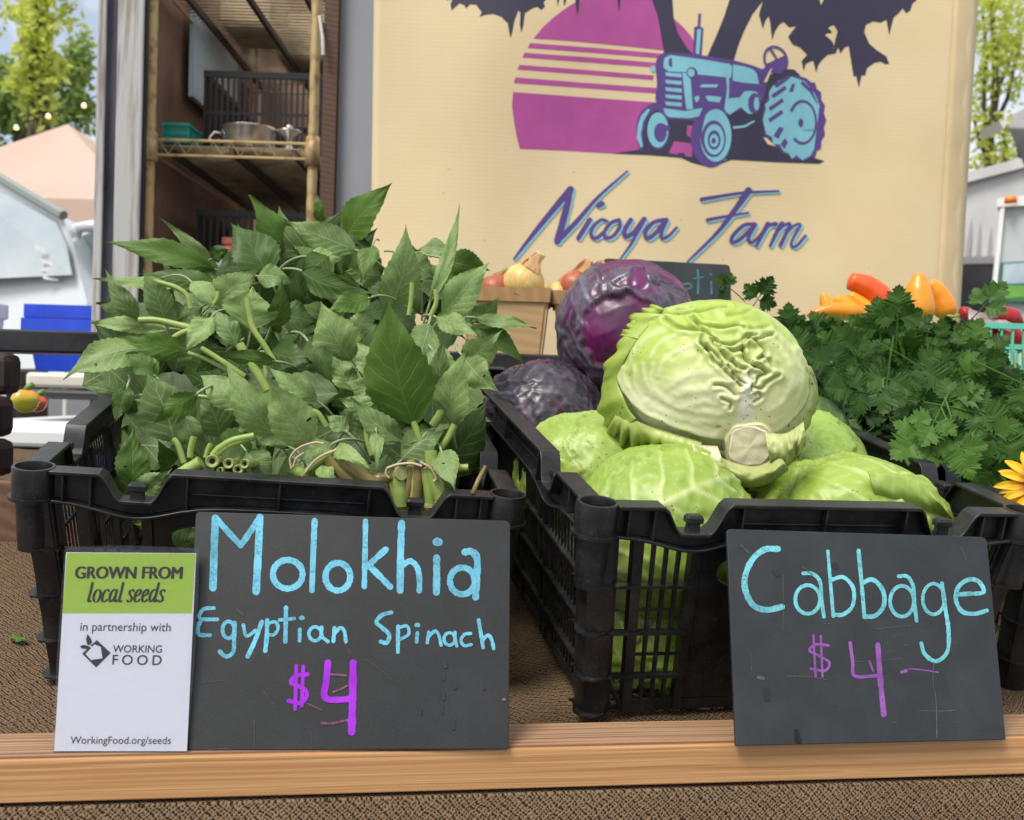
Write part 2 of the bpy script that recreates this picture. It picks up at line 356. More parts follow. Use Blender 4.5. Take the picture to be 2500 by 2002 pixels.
# ================================================================== helpers: upright boxes given by photo columns
def ubox(mb, px0, px1, z0, z1, py0, py1, pyref=None):
    """world-upright box: front face spans px0..px1, py0..py1 at depth z0; runs back to depth z1"""
    pr = (py0+py1)/2 if pyref is None else pyref
    a, b = W(px0, pr, z0), W(px1, pr, z0); zt = W((px0+px1)/2, py0, z0).z; zb = W((px0+px1)/2, py1, z0).z
    dy = z1-z0
    mb.hexa([(a.x, a.y, zb), (b.x, b.y, zb), (b.x, b.y+dy, zb), (a.x, a.y+dy, zb), (a.x, a.y, zt), (b.x, b.y, zt), (b.x, b.y+dy, zt), (a.x, a.y+dy, zt)])
# ------------------------------------------------------------------ truck with its open back, the frame post, the stud and the grey panel
tk = thing("box_truck", "open box truck body with weathered metal door post, brown stud and grey panel", "truck", (W(560, 900, 2.6).x, W(560, 900, 2.6).y, 0))
mb = MB(); ubox(mb, 272, 336, 2.275, 2.285, -120, 1500); mb.build("door_post", M_ALU, tk, bevel=.004)
mb = MB(); ubox(mb, 224, 245, 2.268, 2.276, -120, 1500); mb.build("edge_strip", M_ALU, tk, bevel=.003)
mb = MB(); ubox(mb, 238, 280, 2.287, 2.30, -120, 1500); mb.build("channel_recess", M_ALUD, tk)
mb = MB(); ubox(mb, 330, 345, 2.287, 2.30, -120, 1500); mb.build("gap_shade_strip", M_DARK, tk)  # dark strip standing in for the shaded gap beside the post
for px, py in ((255, 255), (253, 460), (255, 35)):
    mb = MB(); mb.lathe([(.0, -.004), (.004, -.004), (.004, 0.0), (0, 0)], W(px, py, 2.286), 12, cF); mb.build("bolt_hole", M_DARK, tk)
for px, py in ((300, 202), (301, 247), (296, 140)):
    mb = MB(); mb.lathe([(.0, -.004), (.0055, -.004), (.0055, 0.0), (0, 0)], W(px, py, 2.2745), 12, cF); mb.build("bolt_hole", M_DARK, tk)
mb = MB(); ubox(mb, 262, 272, 2.425, 3.75, -420, 1300); mb.build("side_wall", M_INWALL, tk)
mb = MB(); ubox(mb, 590, 1500, 3.77, 3.80, -420, 1300); mb.build("back_wall", M_INWALL, tk)
mb = MB(); ubox(mb, 778, 812, 2.47, 2.57, -120, 1300); mb.build("timber_stud", M_DKWOOD, tk)
mb = MB(); ubox(mb, 813, 1500, 2.50, 2.53, -120, 1400); mb.build("wall_panel", M_GREYP, tk)
mb = MB(); a = W(365, 60, 2.9); mb.box((W(380, 60, 2.75).x+.045, a.y-.0, W(400, 25, 2.9).z-.25), (W(380, 60, 2.75).x+.06, a.y+.45, W(400, 25, 2.9).z)); mb.build("window_opening", simple("pale_window_light", (.55, .66, .70), .3), tk)
# ------------------------------------------------------------------ wire shelving in the truck
sx0, sx1, sy0 = W(367, 350, 2.6).x, W(764, 350, 2.6).x, W(560, 350, 2.6).y
SZ = [W(560, 357, 2.6).z, W(560, -62, 2.6).z, W(560, 720, 2.6).z]
sh = thing("wire_shelving", "rusty yellowish wire shelving unit standing inside the truck", "shelf", (sx0, sy0, 0))
for x in (sx0, sx1):
    for y in (sy0, sy0+.95):
        mb = MB(); n_ = 60
        pts = [(x, y, .3+2.0*k/n_) for k in range(n_+1)]
        mb.tube(pts, [.0135 if k % 2 else .0122 for k in range(n_+1)], 12); mb.build("post", M_BRACK, sh, smooth=True)
for zz in SZ:
    mb = MB()
    for y in np.arange(sy0+.02, sy0+.95, .024): mb.tube([(sx0, y, zz), (sx1, y, zz)], .003, 5)
    mb.build("wire_deck", M_WIRE, sh)
    mb = MB()
    for y in (sy0, sy0+.95):
        mb.tube([(sx0, y, zz+.012), (sx1, y, zz+.012)], .004, 6); mb.tube([(sx0, y, zz-.028), (sx1, y, zz-.028)], .004, 6)
        K = 18; mb.tube([(sx0+(sx1-sx0)*k/K, y-.001, zz+(.01 if k % 2 else -.026)) for k in range(K+1)], .0022, 5)
    for x in (sx0, sx1): mb.tube([(x, sy0, zz-.02), (x, sy0+.95, zz-.02)], .004, 6)
    mb.build("edge_truss", M_BRACK, sh)
    mb = MB()
    for k in (.1, .5, .88): x = sx0+(sx1-sx0)*k; mb.box((x-.006, sy0, zz-.022), (x+.006, sy0+.95, zz-.004))
    mb.build("under_rod", M_WIRED, sh)
for x in (sx0, sx1):
    mb = MB(); zz = SZ[0]; mb.lathe([(.0145, -.045), (.021, -.045), (.018, .03), (.0145, .03)], (x, sy0, zz), 16); mb.build("collar", M_BRACK, sh, smooth=True)
# things on the wire shelves
def slat_box(name, label, cat, x0, x1, y0, y1, z0, z1, mat, nb=14, rim=.018, group=None, bw=.38):
    t = thing(name, label, cat, ((x0+x1)/2, (y0+y1)/2, z0), group)
    rm = MB(); e = .008
    for (a, b) in (((x0, y0, z1-rim), (x1, y0+e, z1)), ((x0, y1-e, z1-rim), (x1, y1, z1)), ((x0, y0+e, z1-rim), (x0+e, y1-e, z1)), ((x1-e, y0+e, z1-rim), (x1, y1-e, z1))): rm.box(a, b)
    rm.build("rim", mat, t)
    ba = MB(); ba.box((x0+.002, y0+.002, z0), (x1-.002, y1-.002, z0+.008)); ba.build("base", mat, t)
    sl = MB(); w = (x1-x0)/nb*bw
    for k in range(nb+1):
        x = x0+.004+(x1-x0-.008)*k/nb
        for y in (y0+.002, y1-.006): sl.box((x-w/2, y, z0+.008), (x+w/2, y+.004, z1-rim))
    ny = max(3, int((y1-y0)/(x1-x0)*nb)); 
    for k in range(ny+1):
        y = y0+.004+(y1-y0-.008)*k/ny
        for x in (x0+.002, x1-.006): sl.box((x, y-w/2, z0+.008), (x+.004, y+w/2, z1-rim))
    zm = (z0+z1)/2
    for y in (y0+.003, y1-.006): sl.box((x0+.001, y, zm-.004), (x1-.001, y+.003, zm+.004))
    sl.build("slatted_sides", mat, t); return t
zs = SZ[0]+.014
slat_box("plastic_crate", "black slatted crate on the wire shelf behind the steel pot", "crate", sx0+.085, sx1-.012, sy0+.16, sy0+.75, zs, zs+.235, M_DARK, 20, group="black crates in the truck")
slat_box("plastic_crate", "black slatted crate low in the truck just above the leafy greens", "crate", sx0+.06, sx1-.02, sy0+.2, sy0+.8, SZ[2]+.014, SZ[2]+.26, M_DARK, 18, group="black crates in the truck")
slat_box("berry_basket", "small teal plastic basket at the left end of the wire shelf", "basket", sx0+.018, sx0+.092, sy0+.03, sy0+.14, zs, zs+.052, M_TEAL, 10, .008)
t = thing("steel_pot", "round steel cooking pot with side handle on the wire shelf", "pot", (sx0+.235, sy0+.10, zs))
c0 = Vector((sx0+.235, sy0+.11, zs)); mb = MB(); mb.lathe([(0, 0), (.07, 0), (.074, .006), (.075, .056), (.078, .059), (.072, .059), (.07, .008), (0, .008)], c0, 36); mb.build("pot_body", M_STEEL, t, smooth=True)
mb = MB(); mb.tube([c0+Vector((-.073, 0, .045)), c0+Vector((-.10, 0, .05)), c0+Vector((-.112, -.01, .03)), c0+Vector((-.1, -.02, .02))], .004, 8); mb.build("handle", M_STEEL, t, smooth=True)
t = thing("steel_funnel", "small shiny funnel-shaped strainer beside the steel pot", "strainer", (sx0+.335, sy0+.10, zs))
mb = MB(); mb.lathe([(.012, 0), (.008, .02), (.012, .035), (.036, .05), (.036, .053), (.01, .04)], (sx0+.345, sy0+.09, zs), 24); mb.build("cone", M_STEEL, t, smooth=True)
mb = MB(); mb.lathe([(0, 0), (.009, .003), (.011, .01), (.006, .016), (0, .018)], (sx0+.345, sy0+.09, zs+.054), 16); mb.build("knob", M_STEEL, t, smooth=True)
M_CARD = simple("cardboard", (.58, .45, .29), .85, (.5, .38, .24), 12)
M_PALEG = simple("pale_green_stuff", (.30, .38, .24), .7, (.22, .30, .18), 18, bs=30)
zu = SZ[1]+.014
for nm, lab, x0, x1, y0, y1, h, mt in (("cardboard_box", "brown cardboard box seen through the upper wire shelf", .06, .21, .38, .62, .16, M_CARD), ("cardboard_box", "wide cardboard box at the back of the upper wire shelf", .16, .41, .66, .9, .14, M_CARD)):
    t = thing(nm, lab, "box", (sx0+x0, sy0+y0, zu)); mb = MB(); mb.box((sx0+x0, sy0+y0, zu), (sx0+x1, sy0+y1, zu+h)); mb.build("carton", mt, t, bevel=.003)
    mb = MB(); mb.box((sx0+(x0+x1)/2-.02, sy0+y0-.001, zu+h), (sx0+(x0+x1)/2+.02, sy0+y1+.001, zu+h+.001)); mb.build("tape", M_BEIGEPL, t)
for lab, cx, cy, r in (("pale green vegetable bag on the wire shelf behind the teal basket", .10, .30, .06),):
    t = MB(); P = []
    for i in range(13):
        ph = math.pi*i/12; P.append([Vector((sx0+cx, sy0+cy, zs+r*.62))+Vector((math.cos(a)*math.sin(ph)*r, math.sin(a)*math.sin(ph)*r*1.3, math.cos(ph)*r*.62))*(1+.18*mnoise.noise(Vector((math.cos(a)*2, math.sin(a)*2, ph*2)))) for a in np.linspace(0, 2*math.pi, 24, endpoint=False)])
    t.grid(P, closed=True); tag(t.build("vegetable_bag", M_PALEG, smooth=True), lab, "bag")
t = thing("plastic_jug", "salmon pink plastic jug behind the leafy greens in the truck", "jug", W(560, 700, 2.75))
c0 = W(557, 690, 2.72); mb = MB(); mb.lathe([(0, -.1), (.05, -.1), (.052, .03), (.045, .065), (.018, .085), (.016, .105), (0, .105)], c0, 24); mb.build("jug_body", simple("salmon_plastic", (.62, .20, .14), .4), t, smooth=True)
mb = MB(); mb.lathe([(.0, .105), (.02, .105), (.02, .122), (0, .122)], c0, 20); mb.build("cap", simple("salmon_cap", (.55, .16, .12), .4), t)
mb = MB(); p = W(500, 660, 2.66); mb.box((p.x-.045, p.y, p.z-.25), (p.x+.05, p.y+.12, p.z+.035)); tag(mb.build("paper_sack", simple("white_sack", (.6, .6, .66), .7, (.5, .5, .56), 20, bs=20), bevel=.01), "white paper sack behind the leafy greens inside the truck", "sack")
mb = MB(); p = W(732, 586, 2.58); mb.box((p.x-.017, p.y, p.z-.02), (p.x+.017, p.y+.004, p.z+.014)); tag(mb.build("blue_tag", simple("sky_blue_label", (.12, .42, .55), .5), bevel=.003), "small sky blue tag hanging at the right shelf post", "tag")
mb = MB(); mb.tube([W(780, 40, 2.45), W(788, 95, 2.44), W(789, 135, 2.44)], .005, 8); tag(mb.build("door_hook", M_STEEL), "short metal hook hanging on the brown timber stud", "hook")
# ------------------------------------------------------------------ far left: tents, van, table
def tent(name, label, peak, cs, val, mat, mat2):
    t = thing(name, label, "tent", (peak.x, peak.y, 0)); mb = MB(); n = 10
    for k in range(4):
        a, b = cs[k], cs[(k+1) % 4]; P = []
        for i in range(n+1):
            u = i/n; r = []
            for j in range(n+1):
                v = j/n; q = peak.lerp(a.lerp(b, v), u); q.z -= .10*math.sin(math.pi*u)*math.sin(math.pi*v)
                r.append(q)
            P.append(r)
        mb.grid(P)
    mb.build("canopy", mat, t, smooth=True)
    mb = MB()
    for k in range(4):
        a, b = cs[k], cs[(k+1) % 4]; mb.grid([[a.lerp(b, j/8)-Vector((0, 0, .002)) for j in range(9)], [a.lerp(b, j/8)-Vector((0, 0, val+.03*(j % 2))) for j in range(9)]])
    mb.build("valance", mat2, t)
    for c in cs: mb = MB(); mb.tube([(c.x, c.y, 0), (c.x, c.y, c.z)], .02, 6); mb.build("leg", M_WHITEPL, t)
pk = W(165, 303, 9.6); ez = W(-330, 470, 8).z
cs = [W(-330, 470, 8), W(335, 455, 8.0), W(335, 455, 8.0)+Vector((.3, 3.0, 0)), W(-330, 470, 8)+Vector((.3, 3.0, 0))]
for c in cs: c.z = ez
tent("market_tent", "peach coloured market tent with a pointed roof left of the truck", "x" and pk, cs, .22, M_TENT, M_TENT)
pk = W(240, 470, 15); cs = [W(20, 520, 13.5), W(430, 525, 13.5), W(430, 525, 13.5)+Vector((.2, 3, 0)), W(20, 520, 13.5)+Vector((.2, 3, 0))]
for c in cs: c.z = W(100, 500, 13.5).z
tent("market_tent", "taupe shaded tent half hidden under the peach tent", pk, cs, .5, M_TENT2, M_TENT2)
# white van: front end with raked windscreen
vx = thing("white_van", "white van with a raked hazy windscreen beyond the blue tub", "van", (W(60, 700, 4.6).x, W(60, 700, 4.6).y, 0))
def slab(mb, pts, dv, ):
    n_ = len(pts); mb.add(list(pts)+[p+dv for p in pts], [tuple(range(n_)), tuple(range(2*n_-1, n_-1, -1))]+[(k, k+n_, (k+1) % n_+n_, (k+1) % n_) for k in range(n_)])
dv = Vector((-.15, .9, 0))
mb = MB(); slab(mb, [W(-220, 305, 4.9), W(150, 525, 4.3), W(178, 590, 4.2), W(212, 735, 4.1), W(214, 900, 4.05), W(-220, 900, 4.7)], dv); mb.build("body", M_VAN, vx)
mb = MB(); slab(mb, [W(-215, 345, 4.88), W(140, 545, 4.28), W(165, 600, 4.18), W(178, 672, 4.13), W(-215, 690, 4.66)], Vector((.0, -.012, 0))); mb.build("windscreen", M_GLASS, vx)
mb = MB(); mb.tube([W(-220, 303, 4.86), W(0, 434, 4.5), W(155, 526, 4.26)], .022, 6); mb.build("drip_rail", simple("grey_trim", (.25, .28, .26), .5), vx)
mb = MB(); mb.tube([W(196, 690, 4.4), W(180, 590, 4.4), W(190, 556, 4.4), W(225, 552, 4.4), W(262, 560, 4.4)], .028, 8); mb.build("mirror_frame", M_VAN, vx, smooth=True)
mb = MB(); slab(mb, [W(188, 640, 4.5), W(190, 580, 4.5), W(224, 566, 4.5), W(260, 575, 4.5), W(262, 700, 4.5), W(205, 720, 4.5)], Vector((0, .02, 0))); mb.build("side_window", simple("dim_side_glass", (.16, .22, .21), .1), vx)
mb = MB(); slab(mb, [W(163, 545, 4.6), W(181, 548, 4.6), W(177, 585, 4.6), W(170, 580, 4.6)], Vector((0, .05, 0))); mb.build("marker_lamp", M_ORANGE, vx)
M_VREF = simple("pale_reflection_paint", (.72, .74, .76), .4)  # pale streaks that paint reflections onto the windscreen
for q in ([(84, 600), (110, 612), (112, 622), (86, 612)], [(98, 634), (132, 645), (134, 655), (100, 644)], [(100, 655), (138, 665), (140, 672), (102, 664)], [(104, 676), (142, 683), (144, 690), (106, 684)]):
    mb = MB(); slab(mb, [W(x, y-3, 4.2-.0004*(x-100)) for x, y in q], Vector((0, .004, 0))); mb.build("reflection_streak", M_VREF, vx)
# table with tub, trays and peppers
tz = W(120, 1000, 2.0)
tb = thing("folding_table", "white folding table top left of the leafy crate carrying a blue tub", "table", (W(80, 1010, 1.9).x, W(80, 1010, 1.9).y, 0))
mb = MB(); a, b = W(-250, 1010, 1.75), W(420, 1010, 1.75); zt = W(120, 1046, 1.75).z
mb.hexa([(a.x, a.y, zt-.035), (b.x, b.y, zt-.035), (b.x, b.y+1.1, zt-.035), (a.x, a.y+1.1, zt-.035), (a.x, a.y, zt), (b.x, b.y, zt), (b.x, b.y+1.1, zt), (a.x, a.y+1.1, zt)]); mb.build("table_top", M_WHITEPL, tb, bevel=.008)
for q in (a, b):
    for yy in (.08, 1.0): mb = MB(); mb.tube([(q.x*.98, q.y+yy, 0), (q.x*.98, q.y+yy, zt-.035)], .014, 8); mb.build("leg", M_ALUD, tb)
def tub(name, label, px0, px1, y0, z0, z1, mat, rimw=.012, taper=.88, cat="tub", yd=.3):
    a, b = W(px0, 900, y0), W(px1, 900, y0); w = b.x-a.x; cx = (a.x+b.x)/2; cy = a.y+yd/2
    t = thing(name, label, cat, (cx, cy, z0)); mb = MB()
    def ring(k, z, s=1): return [Vector((cx+sx*w/2*k*s, cy+sy*yd/2*k*s, z)) for sx, sy in ((-1, -1), (1, -1), (1, 1), (-1, 1))]
    mb.grid([ring(taper, z0), ring(1, z1), ring(.96, z1), ring(taper*.96, z0+.006)], closed=True); o = len(mb.v); mb.add(ring(taper*.97, z0+.003), [(0, 1, 2, 3)]); mb.build("tub_wall", mat, t)
    mb = MB(); h = .032; mb.grid([ring(1.0, z1-h*1.1), ring(1.06, z1-h), ring(1.06, z1), ring(.95, z1)], closed=True); mb.build("rim", mat, t); return t
tub("storage_tub", "deep blue plastic tub with a thick rim on the white table", 60, 300, 2.35, W(130, 906, 2.35).z, W(130, 778, 2.35).z, M_BLUEPL, taper=.86)
tub("storage_tub", "smooth blue tub nested inside the rimmed blue tub", 66, 292, 2.38, W(130, 775, 2.35).z-.02, W(130, 742, 2.35).z, M_BLUEPL, taper=.97)
tub("storage_tub", "translucent white plastic tub left of the blue tub", -260, -45, 2.25, W(0, 940, 2.3).z, W(20, 742, 2.3).z, M_WHITEPL, yd=.1)
mb = MB(); ubox(mb, 60, 330, 2.1, 2.5, 912, 950); tag(mb.build("plastic_tray", M_BEIGEPL, bevel=.008), "cream plastic tray under the blue tub", "tray")
t = thing("tool_case", "flat black case under the cream tray on the white table", "case", W(150, 975, 2.05)); mb = MB(); ubox(mb, 40, 330, 2.05, 2.5, 953, 976); mb.build("case_body", M_DARK, t, bevel=.006)
mb = MB(); mb.tube([W(238, 968, 2.04), W(250, 962, 2.035), W(262, 968, 2.04)], .006, 8); mb.build("handle", M_DARK, t, smooth=True)
mb = MB(); ubox(mb, -20, 200, 1.80, 2.0, 1062, 1300); tag(mb.build("black_bin", simple("black_bin_plastic", (.012, .012, .014), .3, (.035, .035, .04), 10), bevel=.01), "black plastic bin standing under the edge of the white table", "bin")
mb = MB(); ubox(mb, 190, 420, 1.5, 1.7, 1120, 1330); tag(mb.build("storage_tub", M_BLUEPL, bevel=.01), "blue tub seen through the slots of the leafy crate side", "tub")
M_PEPY = attr_mat("mixed_pepper_skin", .22, ns=40, amt=.1, coat=.3)
def blob_pepper(c, r, col_top, col_bot, name, label):
    t = thing(name, label, "pepper", c-Vector((0, 0, r))); mb = MB(); P, Cc = [], []
    for i in range(15):
        ph = math.pi*i/14; row = []
        for k in range(20):
            a = 2*math.pi*k/20; rr = r*math.sin(ph)*(1+.13*math.cos(3*a))*(1.0 if ph < 1.7 else .92)
            row.append(c+Vector((rr*math.cos(a), rr*math.sin(a), r*.95*math.cos(ph)-(.25*r*math.exp(-(ph/.35)**2)))))
            m_ = min(max((math.cos(ph)+.3)*.8, 0), 1); Cc.append(tuple(col_bot[q]*(1-m_)+col_top[q]*m_ for q in range(3)))
        P.append(row)
    mb.grid(P, col=Cc, closed=True); mb.build("flesh", M_PEPY, t, smooth=True)
    mb = MB(); mb.tube([c+Vector((0, 0, r*.6)), c+Vector((.003, 0, r*1.0)), c+Vector((.012, 0, r*1.2))], [.007, .005, .006], 8); mb.build("stalk", simple("pepper_stalk", (.12, .22, .04), .5), t, smooth=True)
blob_pepper(W(62, 978, 1.62), .0215, (.75, .30, .02), (.45, .50, .04), "bell_pepper", "orange and green pepper on the white table beside the brown blocks")
blob_pepper(W(90, 984, 1.67), .016, (.75, .08, .05), (.7, .12, .06), "bell_pepper", "small red pepper right of the orange and green one")
# neighbour stand: dark blocks, black plank, brown plank
t = thing("block_column", "stack of rough dark brown blocks at the left edge of the stall", "blocks", W(0, 1160, 1.25))
for x1, y0, y1, z in ((57, 858, 962, 1.27), (38, 966, 1068, 1.25), (38, 1072, 1166, 1.24)):
    mb = MB(); ubox(mb, -160, x1-44, z, z+.05, y0, y1); mb.build("block", M_BLOCK, t, bevel=.012)
mb = MB(); a, b = W(-200, 796, 1.26), W(300, 812, 1.36); dn = W(0, 855, 1.26)-W(0, 797, 1.26)
mb.hexa([a+dn, b+dn, b+dn+Vector((0, .09, 0)), a+dn+Vector((0, .09, 0)), a, b, b+Vector((0, .09, 0)), a+Vector((0, .09, 0))]); tag(mb.build("black_plank", M_BLACKBRD, bevel=.003), "black painted plank laid across the dark brown blocks", "plank")
mb = MB(); a, b = W(-220, 1168, 1.2), W(420, 1185, 1.3); dn = W(0, 1385, 1.2)-W(0, 1168, 1.2)
mb.hexa([a+dn, b+dn, b+dn+Vector((0, .03, 0)), a+dn+Vector((0, .03, 0)), a, b, b+Vector((0, .03, 0)), a+Vector((0, .03, 0))]); tag(mb.build("brown_plank", wood_mat("old_plank", (.20, .105, .06), (.13, .062, .035), (.27, .16, .10), (1.5, 12, 12), 2.5, .75), bevel=.003), "wide weathered brown plank below the dark blocks behind the burlap", "plank")
# ------------------------------------------------------------------ far right: shed, trailer, roof overhang
t = thing("metal_shed", "white ribbed metal shed with a dark doorway right of the banner", "shed", (W(2440, 700, 9).x, W(2440, 700, 9).y, 0))
dvb = Vector((0, .25, 0))
mb = MB(); slab(mb, [W(2330, 430, 9), W(2620, 352, 8.0), W(2620, 625, 8.0), W(2330, 628, 9)], dvb); mb.build("wall", M_SHED, t)
mb = MB(); slab(mb, [W(2318, 432, 8.95), W(2640, 346, 7.9), W(2640, 372, 7.9), W(2318, 456, 8.95)], dvb); mb.build("fascia", M_SHED, t)
for x0 in (2366, 2388, 2412, 2440, 2468, 2498):
    x1 = x0-27; yt = 447-(x0-2366)*.25; zz = 8.92-(x0-2366)*.0034
    mb = MB(); mb.tube([W(x0, yt, zz), W(x1, 640, zz)], .018, 5); mb.build("rib", simple("rib_shadow_white", (.34, .33, .325), .5), t)
mb = MB(); slab(mb, [W(2300, 628, 8.98), W(2620, 622, 8.0), W(2620, 640, 8.0), W(2300, 645, 8.98)], dvb); mb.build("lintel", simple("lintel_grey", (.24, .23, .23), .6), t)
mb = MB(); slab(mb, [W(2300, 645, 9.6), W(2620, 640, 9.6), W(2620, 1195, 9.6), W(2300, 1195, 9.6)], dvb); mb.build("dark_interior", simple("dim_interior", (.02, .02, .022), .8, (.035, .035, .04), 2), t)
t = thing("white_trailer", "pale grey trailer with an orange marker light and a landscape picture", "trailer", (W(2470, 700, 6).x, W(2470, 700, 6).y, 0))
mb = MB(); slab(mb, [W(2441, 500, 6.0), W(2760, 470, 5.6), W(2760, 1190, 5.6), W(2396, 1195, 6.0)], Vector((.8, 1.4, 0))); mb.build("side_panel", M_TRAIL, t)
for yy in (.35, 1.0):
    w0 = W(2440, 900, 5.98); mb = MB(); mb.lathe([(0, -.09), (.30, -.09), (.33, -.06), (.33, .06), (.30, .09), (0, .09)], (w0.x+.25+yy*.57, w0.y+yy, .33), 28, (1, 0, 0)); mb.build("wheel", M_DARK, t, smooth=True, auto=40)
mb = MB(); slab(mb, [W(2434, 484, 5.97), W(2760, 452, 5.57), W(2760, 490, 5.57), W(2434, 505, 5.97)], Vector((.8, 1.4, 0))); mb.build("roof_cap", M_WHITEPL, t)
mb = MB(); slab(mb, [W(2441, 505, 5.98), W(2449, 505, 5.97), W(2412, 880, 5.97), W(2403, 880, 5.98)], Vector((.0, -.02, 0))); mb.build("corner_trim", M_WHITEPL, t)
mb = MB(); mb.tube([W(2452, 489, 5.90), W(2483, 486, 5.87)], .022, 10); mb.build("marker_light", M_ORANGE, t, smooth=True)
pt = MB(); slab(pt, [W(2442, 642, 5.96), W(2600, 632, 5.75), W(2594, 735, 5.75), W(2435, 737, 5.96)], Vector((0, -.01, 0))); pic = pt.build("landscape_picture", simple("picture_dark_green", (.03, .16, .08), .5), t)
for q, c in (([(2450, 645), (2600, 635), (2599, 690), (2447, 692)], (.50, .60, .66)), ([(2452, 662), (2480, 655), (2510, 668), (2598, 660), (2598, 678), (2450, 680)], (.35, .33, .24)), ([(2448, 682), (2598, 676), (2598, 690), (2447, 696)], (.08, .35, .62)), ([(2446, 698), (2598, 692), (2596, 722), (2443, 728)], (.16, .42, .06))):
    mb = MB(); slab(mb, [W(x, y, 5.945-(x-2442)*.00133-c[0]*.004) for x, y in q], Vector((0, -.002, 0))); mb.build("picture_band", simple("picture_paint", c, .5, tuple(v*.7 for v in c), 6), pic, world=False) if False else mb.build("picture_band", simple("picture_paint", c, .5, tuple(v*.7 for v in c), 6), pic)
for k in range(9):
    mb = MB(); x = 2452+k*6; slab(mb, [W(x, 759, 5.94), W(x+3.6, 759, 5.94), W(x+3.4, 767, 5.94), W(x, 767, 5.94)], Vector((0, -.002, 0))); mb.build("printed_mark", simple("faded_print", (.32, .32, .31), .6), t)
t = thing("porch_roof", "white roof overhang with a gutter at the upper right edge", "roof", W(2500, 270, 7)); mb = MB()
slab(mb, [W(2470, 280, 7.0), W(2640, 170, 6.6), W(2640, 195, 6.6), W(2484, 298, 7.0)], Vector((.75, 1.2, 0))); mb.build("roof_sheet", M_WHITEPL, t)
mb = MB(); slab(mb, [W(2462, 312, 7.0), W(2474, 285, 7.0), W(2640, 300, 6.7), W(2640, 322, 6.7)], Vector((.75, 1.2, 0))); mb.build("soffit", simple("soffit_grey", (.30, .29, .30), .7), t)
mb = MB(); slab(mb, [W(2439, 294, 6.95), W(2464, 293, 6.95), W(2450, 315, 6.95)], Vector((0, .3, 0))); mb.build("gutter_end", M_BEIGEPL, t)
# ------------------------------------------------------------------ trees beyond, each with trunk, limbs and a leafy crown
def tree(name, label, z, clumps, trunks, mat, leaf=.13, group=None):
    b0 = trunks[0][0]; base = W(*b0[:2], z); t = thing(name, label, "tree", (base.x, base.y, 0), group)
    mb = MB()
    for tr in trunks:
        pts = [W(x, y, z+(dz if False else 0)) for x, y, _ in tr]
        if tr is trunks[0]: pts = [Vector((pts[0].x, pts[0].y, 0))]+pts; rr = [tr[0][2]*1.5]+[q[2] for q in tr]
        else: rr = [q[2] for q in tr]
        mb.tube(pts, rr, 7)
    mb.build("trunk", M_BARK, t, smooth=True)
    mb = MB()
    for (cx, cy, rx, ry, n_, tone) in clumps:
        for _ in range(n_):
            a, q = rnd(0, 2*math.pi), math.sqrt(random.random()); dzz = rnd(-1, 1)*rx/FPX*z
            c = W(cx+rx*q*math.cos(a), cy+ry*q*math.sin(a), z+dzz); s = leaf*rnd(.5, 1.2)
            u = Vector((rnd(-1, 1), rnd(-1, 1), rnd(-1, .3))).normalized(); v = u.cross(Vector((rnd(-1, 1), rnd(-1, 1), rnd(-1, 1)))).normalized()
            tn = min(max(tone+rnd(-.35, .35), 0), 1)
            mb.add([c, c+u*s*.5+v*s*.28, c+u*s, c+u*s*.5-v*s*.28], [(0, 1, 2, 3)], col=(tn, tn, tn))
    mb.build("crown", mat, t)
random.seed(4)
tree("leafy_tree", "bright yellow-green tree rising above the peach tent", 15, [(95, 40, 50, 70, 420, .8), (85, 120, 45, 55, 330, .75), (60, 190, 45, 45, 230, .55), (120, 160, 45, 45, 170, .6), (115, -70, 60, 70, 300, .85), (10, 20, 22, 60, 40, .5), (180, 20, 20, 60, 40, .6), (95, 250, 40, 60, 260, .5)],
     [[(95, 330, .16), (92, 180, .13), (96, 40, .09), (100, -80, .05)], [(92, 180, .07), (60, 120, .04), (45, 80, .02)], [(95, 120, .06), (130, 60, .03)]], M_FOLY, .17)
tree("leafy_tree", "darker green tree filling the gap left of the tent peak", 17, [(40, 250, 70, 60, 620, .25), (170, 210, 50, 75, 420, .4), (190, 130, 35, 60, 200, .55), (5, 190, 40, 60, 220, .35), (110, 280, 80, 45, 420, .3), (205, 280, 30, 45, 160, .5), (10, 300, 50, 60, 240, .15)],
     [[(60, 380, .18), (50, 260, .14), (30, 180, .08)], [(50, 290, .09), (120, 220, .06), (180, 120, .03)], [(50, 280, .08), (0, 220, .04)]], M_FOLG, .19)
tree("leafy_tree", "tall thin tree with airy yellow-green leaves right of the banner", 18, [(2440, 60, 75, 90, 760, .75), (2460, 150, 70, 70, 420, .65), (2400, 250, 30, 110, 260, .55), (2440, 330, 60, 60, 320, .6), (2420, -40, 90, 60, 260, .8), (2500, 240, 40, 110, 110, .6), (2395, 400, 25, 30, 70, .8), (2470, 380, 40, 25, 60, .7)],
     [[(2412, 420, .085), (2418, 330, .08), (2432, 230, .07), (2428, 120, .055), (2418, -40, .03)], [(2412, 360, .05), (2402, 260, .04), (2408, 120, .03), (2398, 20, .02)], [(2418, 330, .05), (2460, 240, .04), (2485, 120, .025)], [(2432, 230, .035), (2462, 160, .025), (2490, 60, .015)], [(2412, 400, .04), (2388, 330, .03), (2375, 280, .02)], [(2455, 405, .04), (2452, 320, .035), (2445, 290, .02)], [(2495, 400, .04), (2480, 330, .03), (2470, 280, .02)]], M_FOLY, .15)
m, nt, n, l, b = newmat("warm_bulb"); b.inputs["Emission Color"].default_value = (1, .62, .22, 1); b.inputs["Emission Strength"].default_value = 1.3
t = thing("string_lights", "string of small warm bulbs hanging in front of the left trees", "lights", W(120, 300, 11))
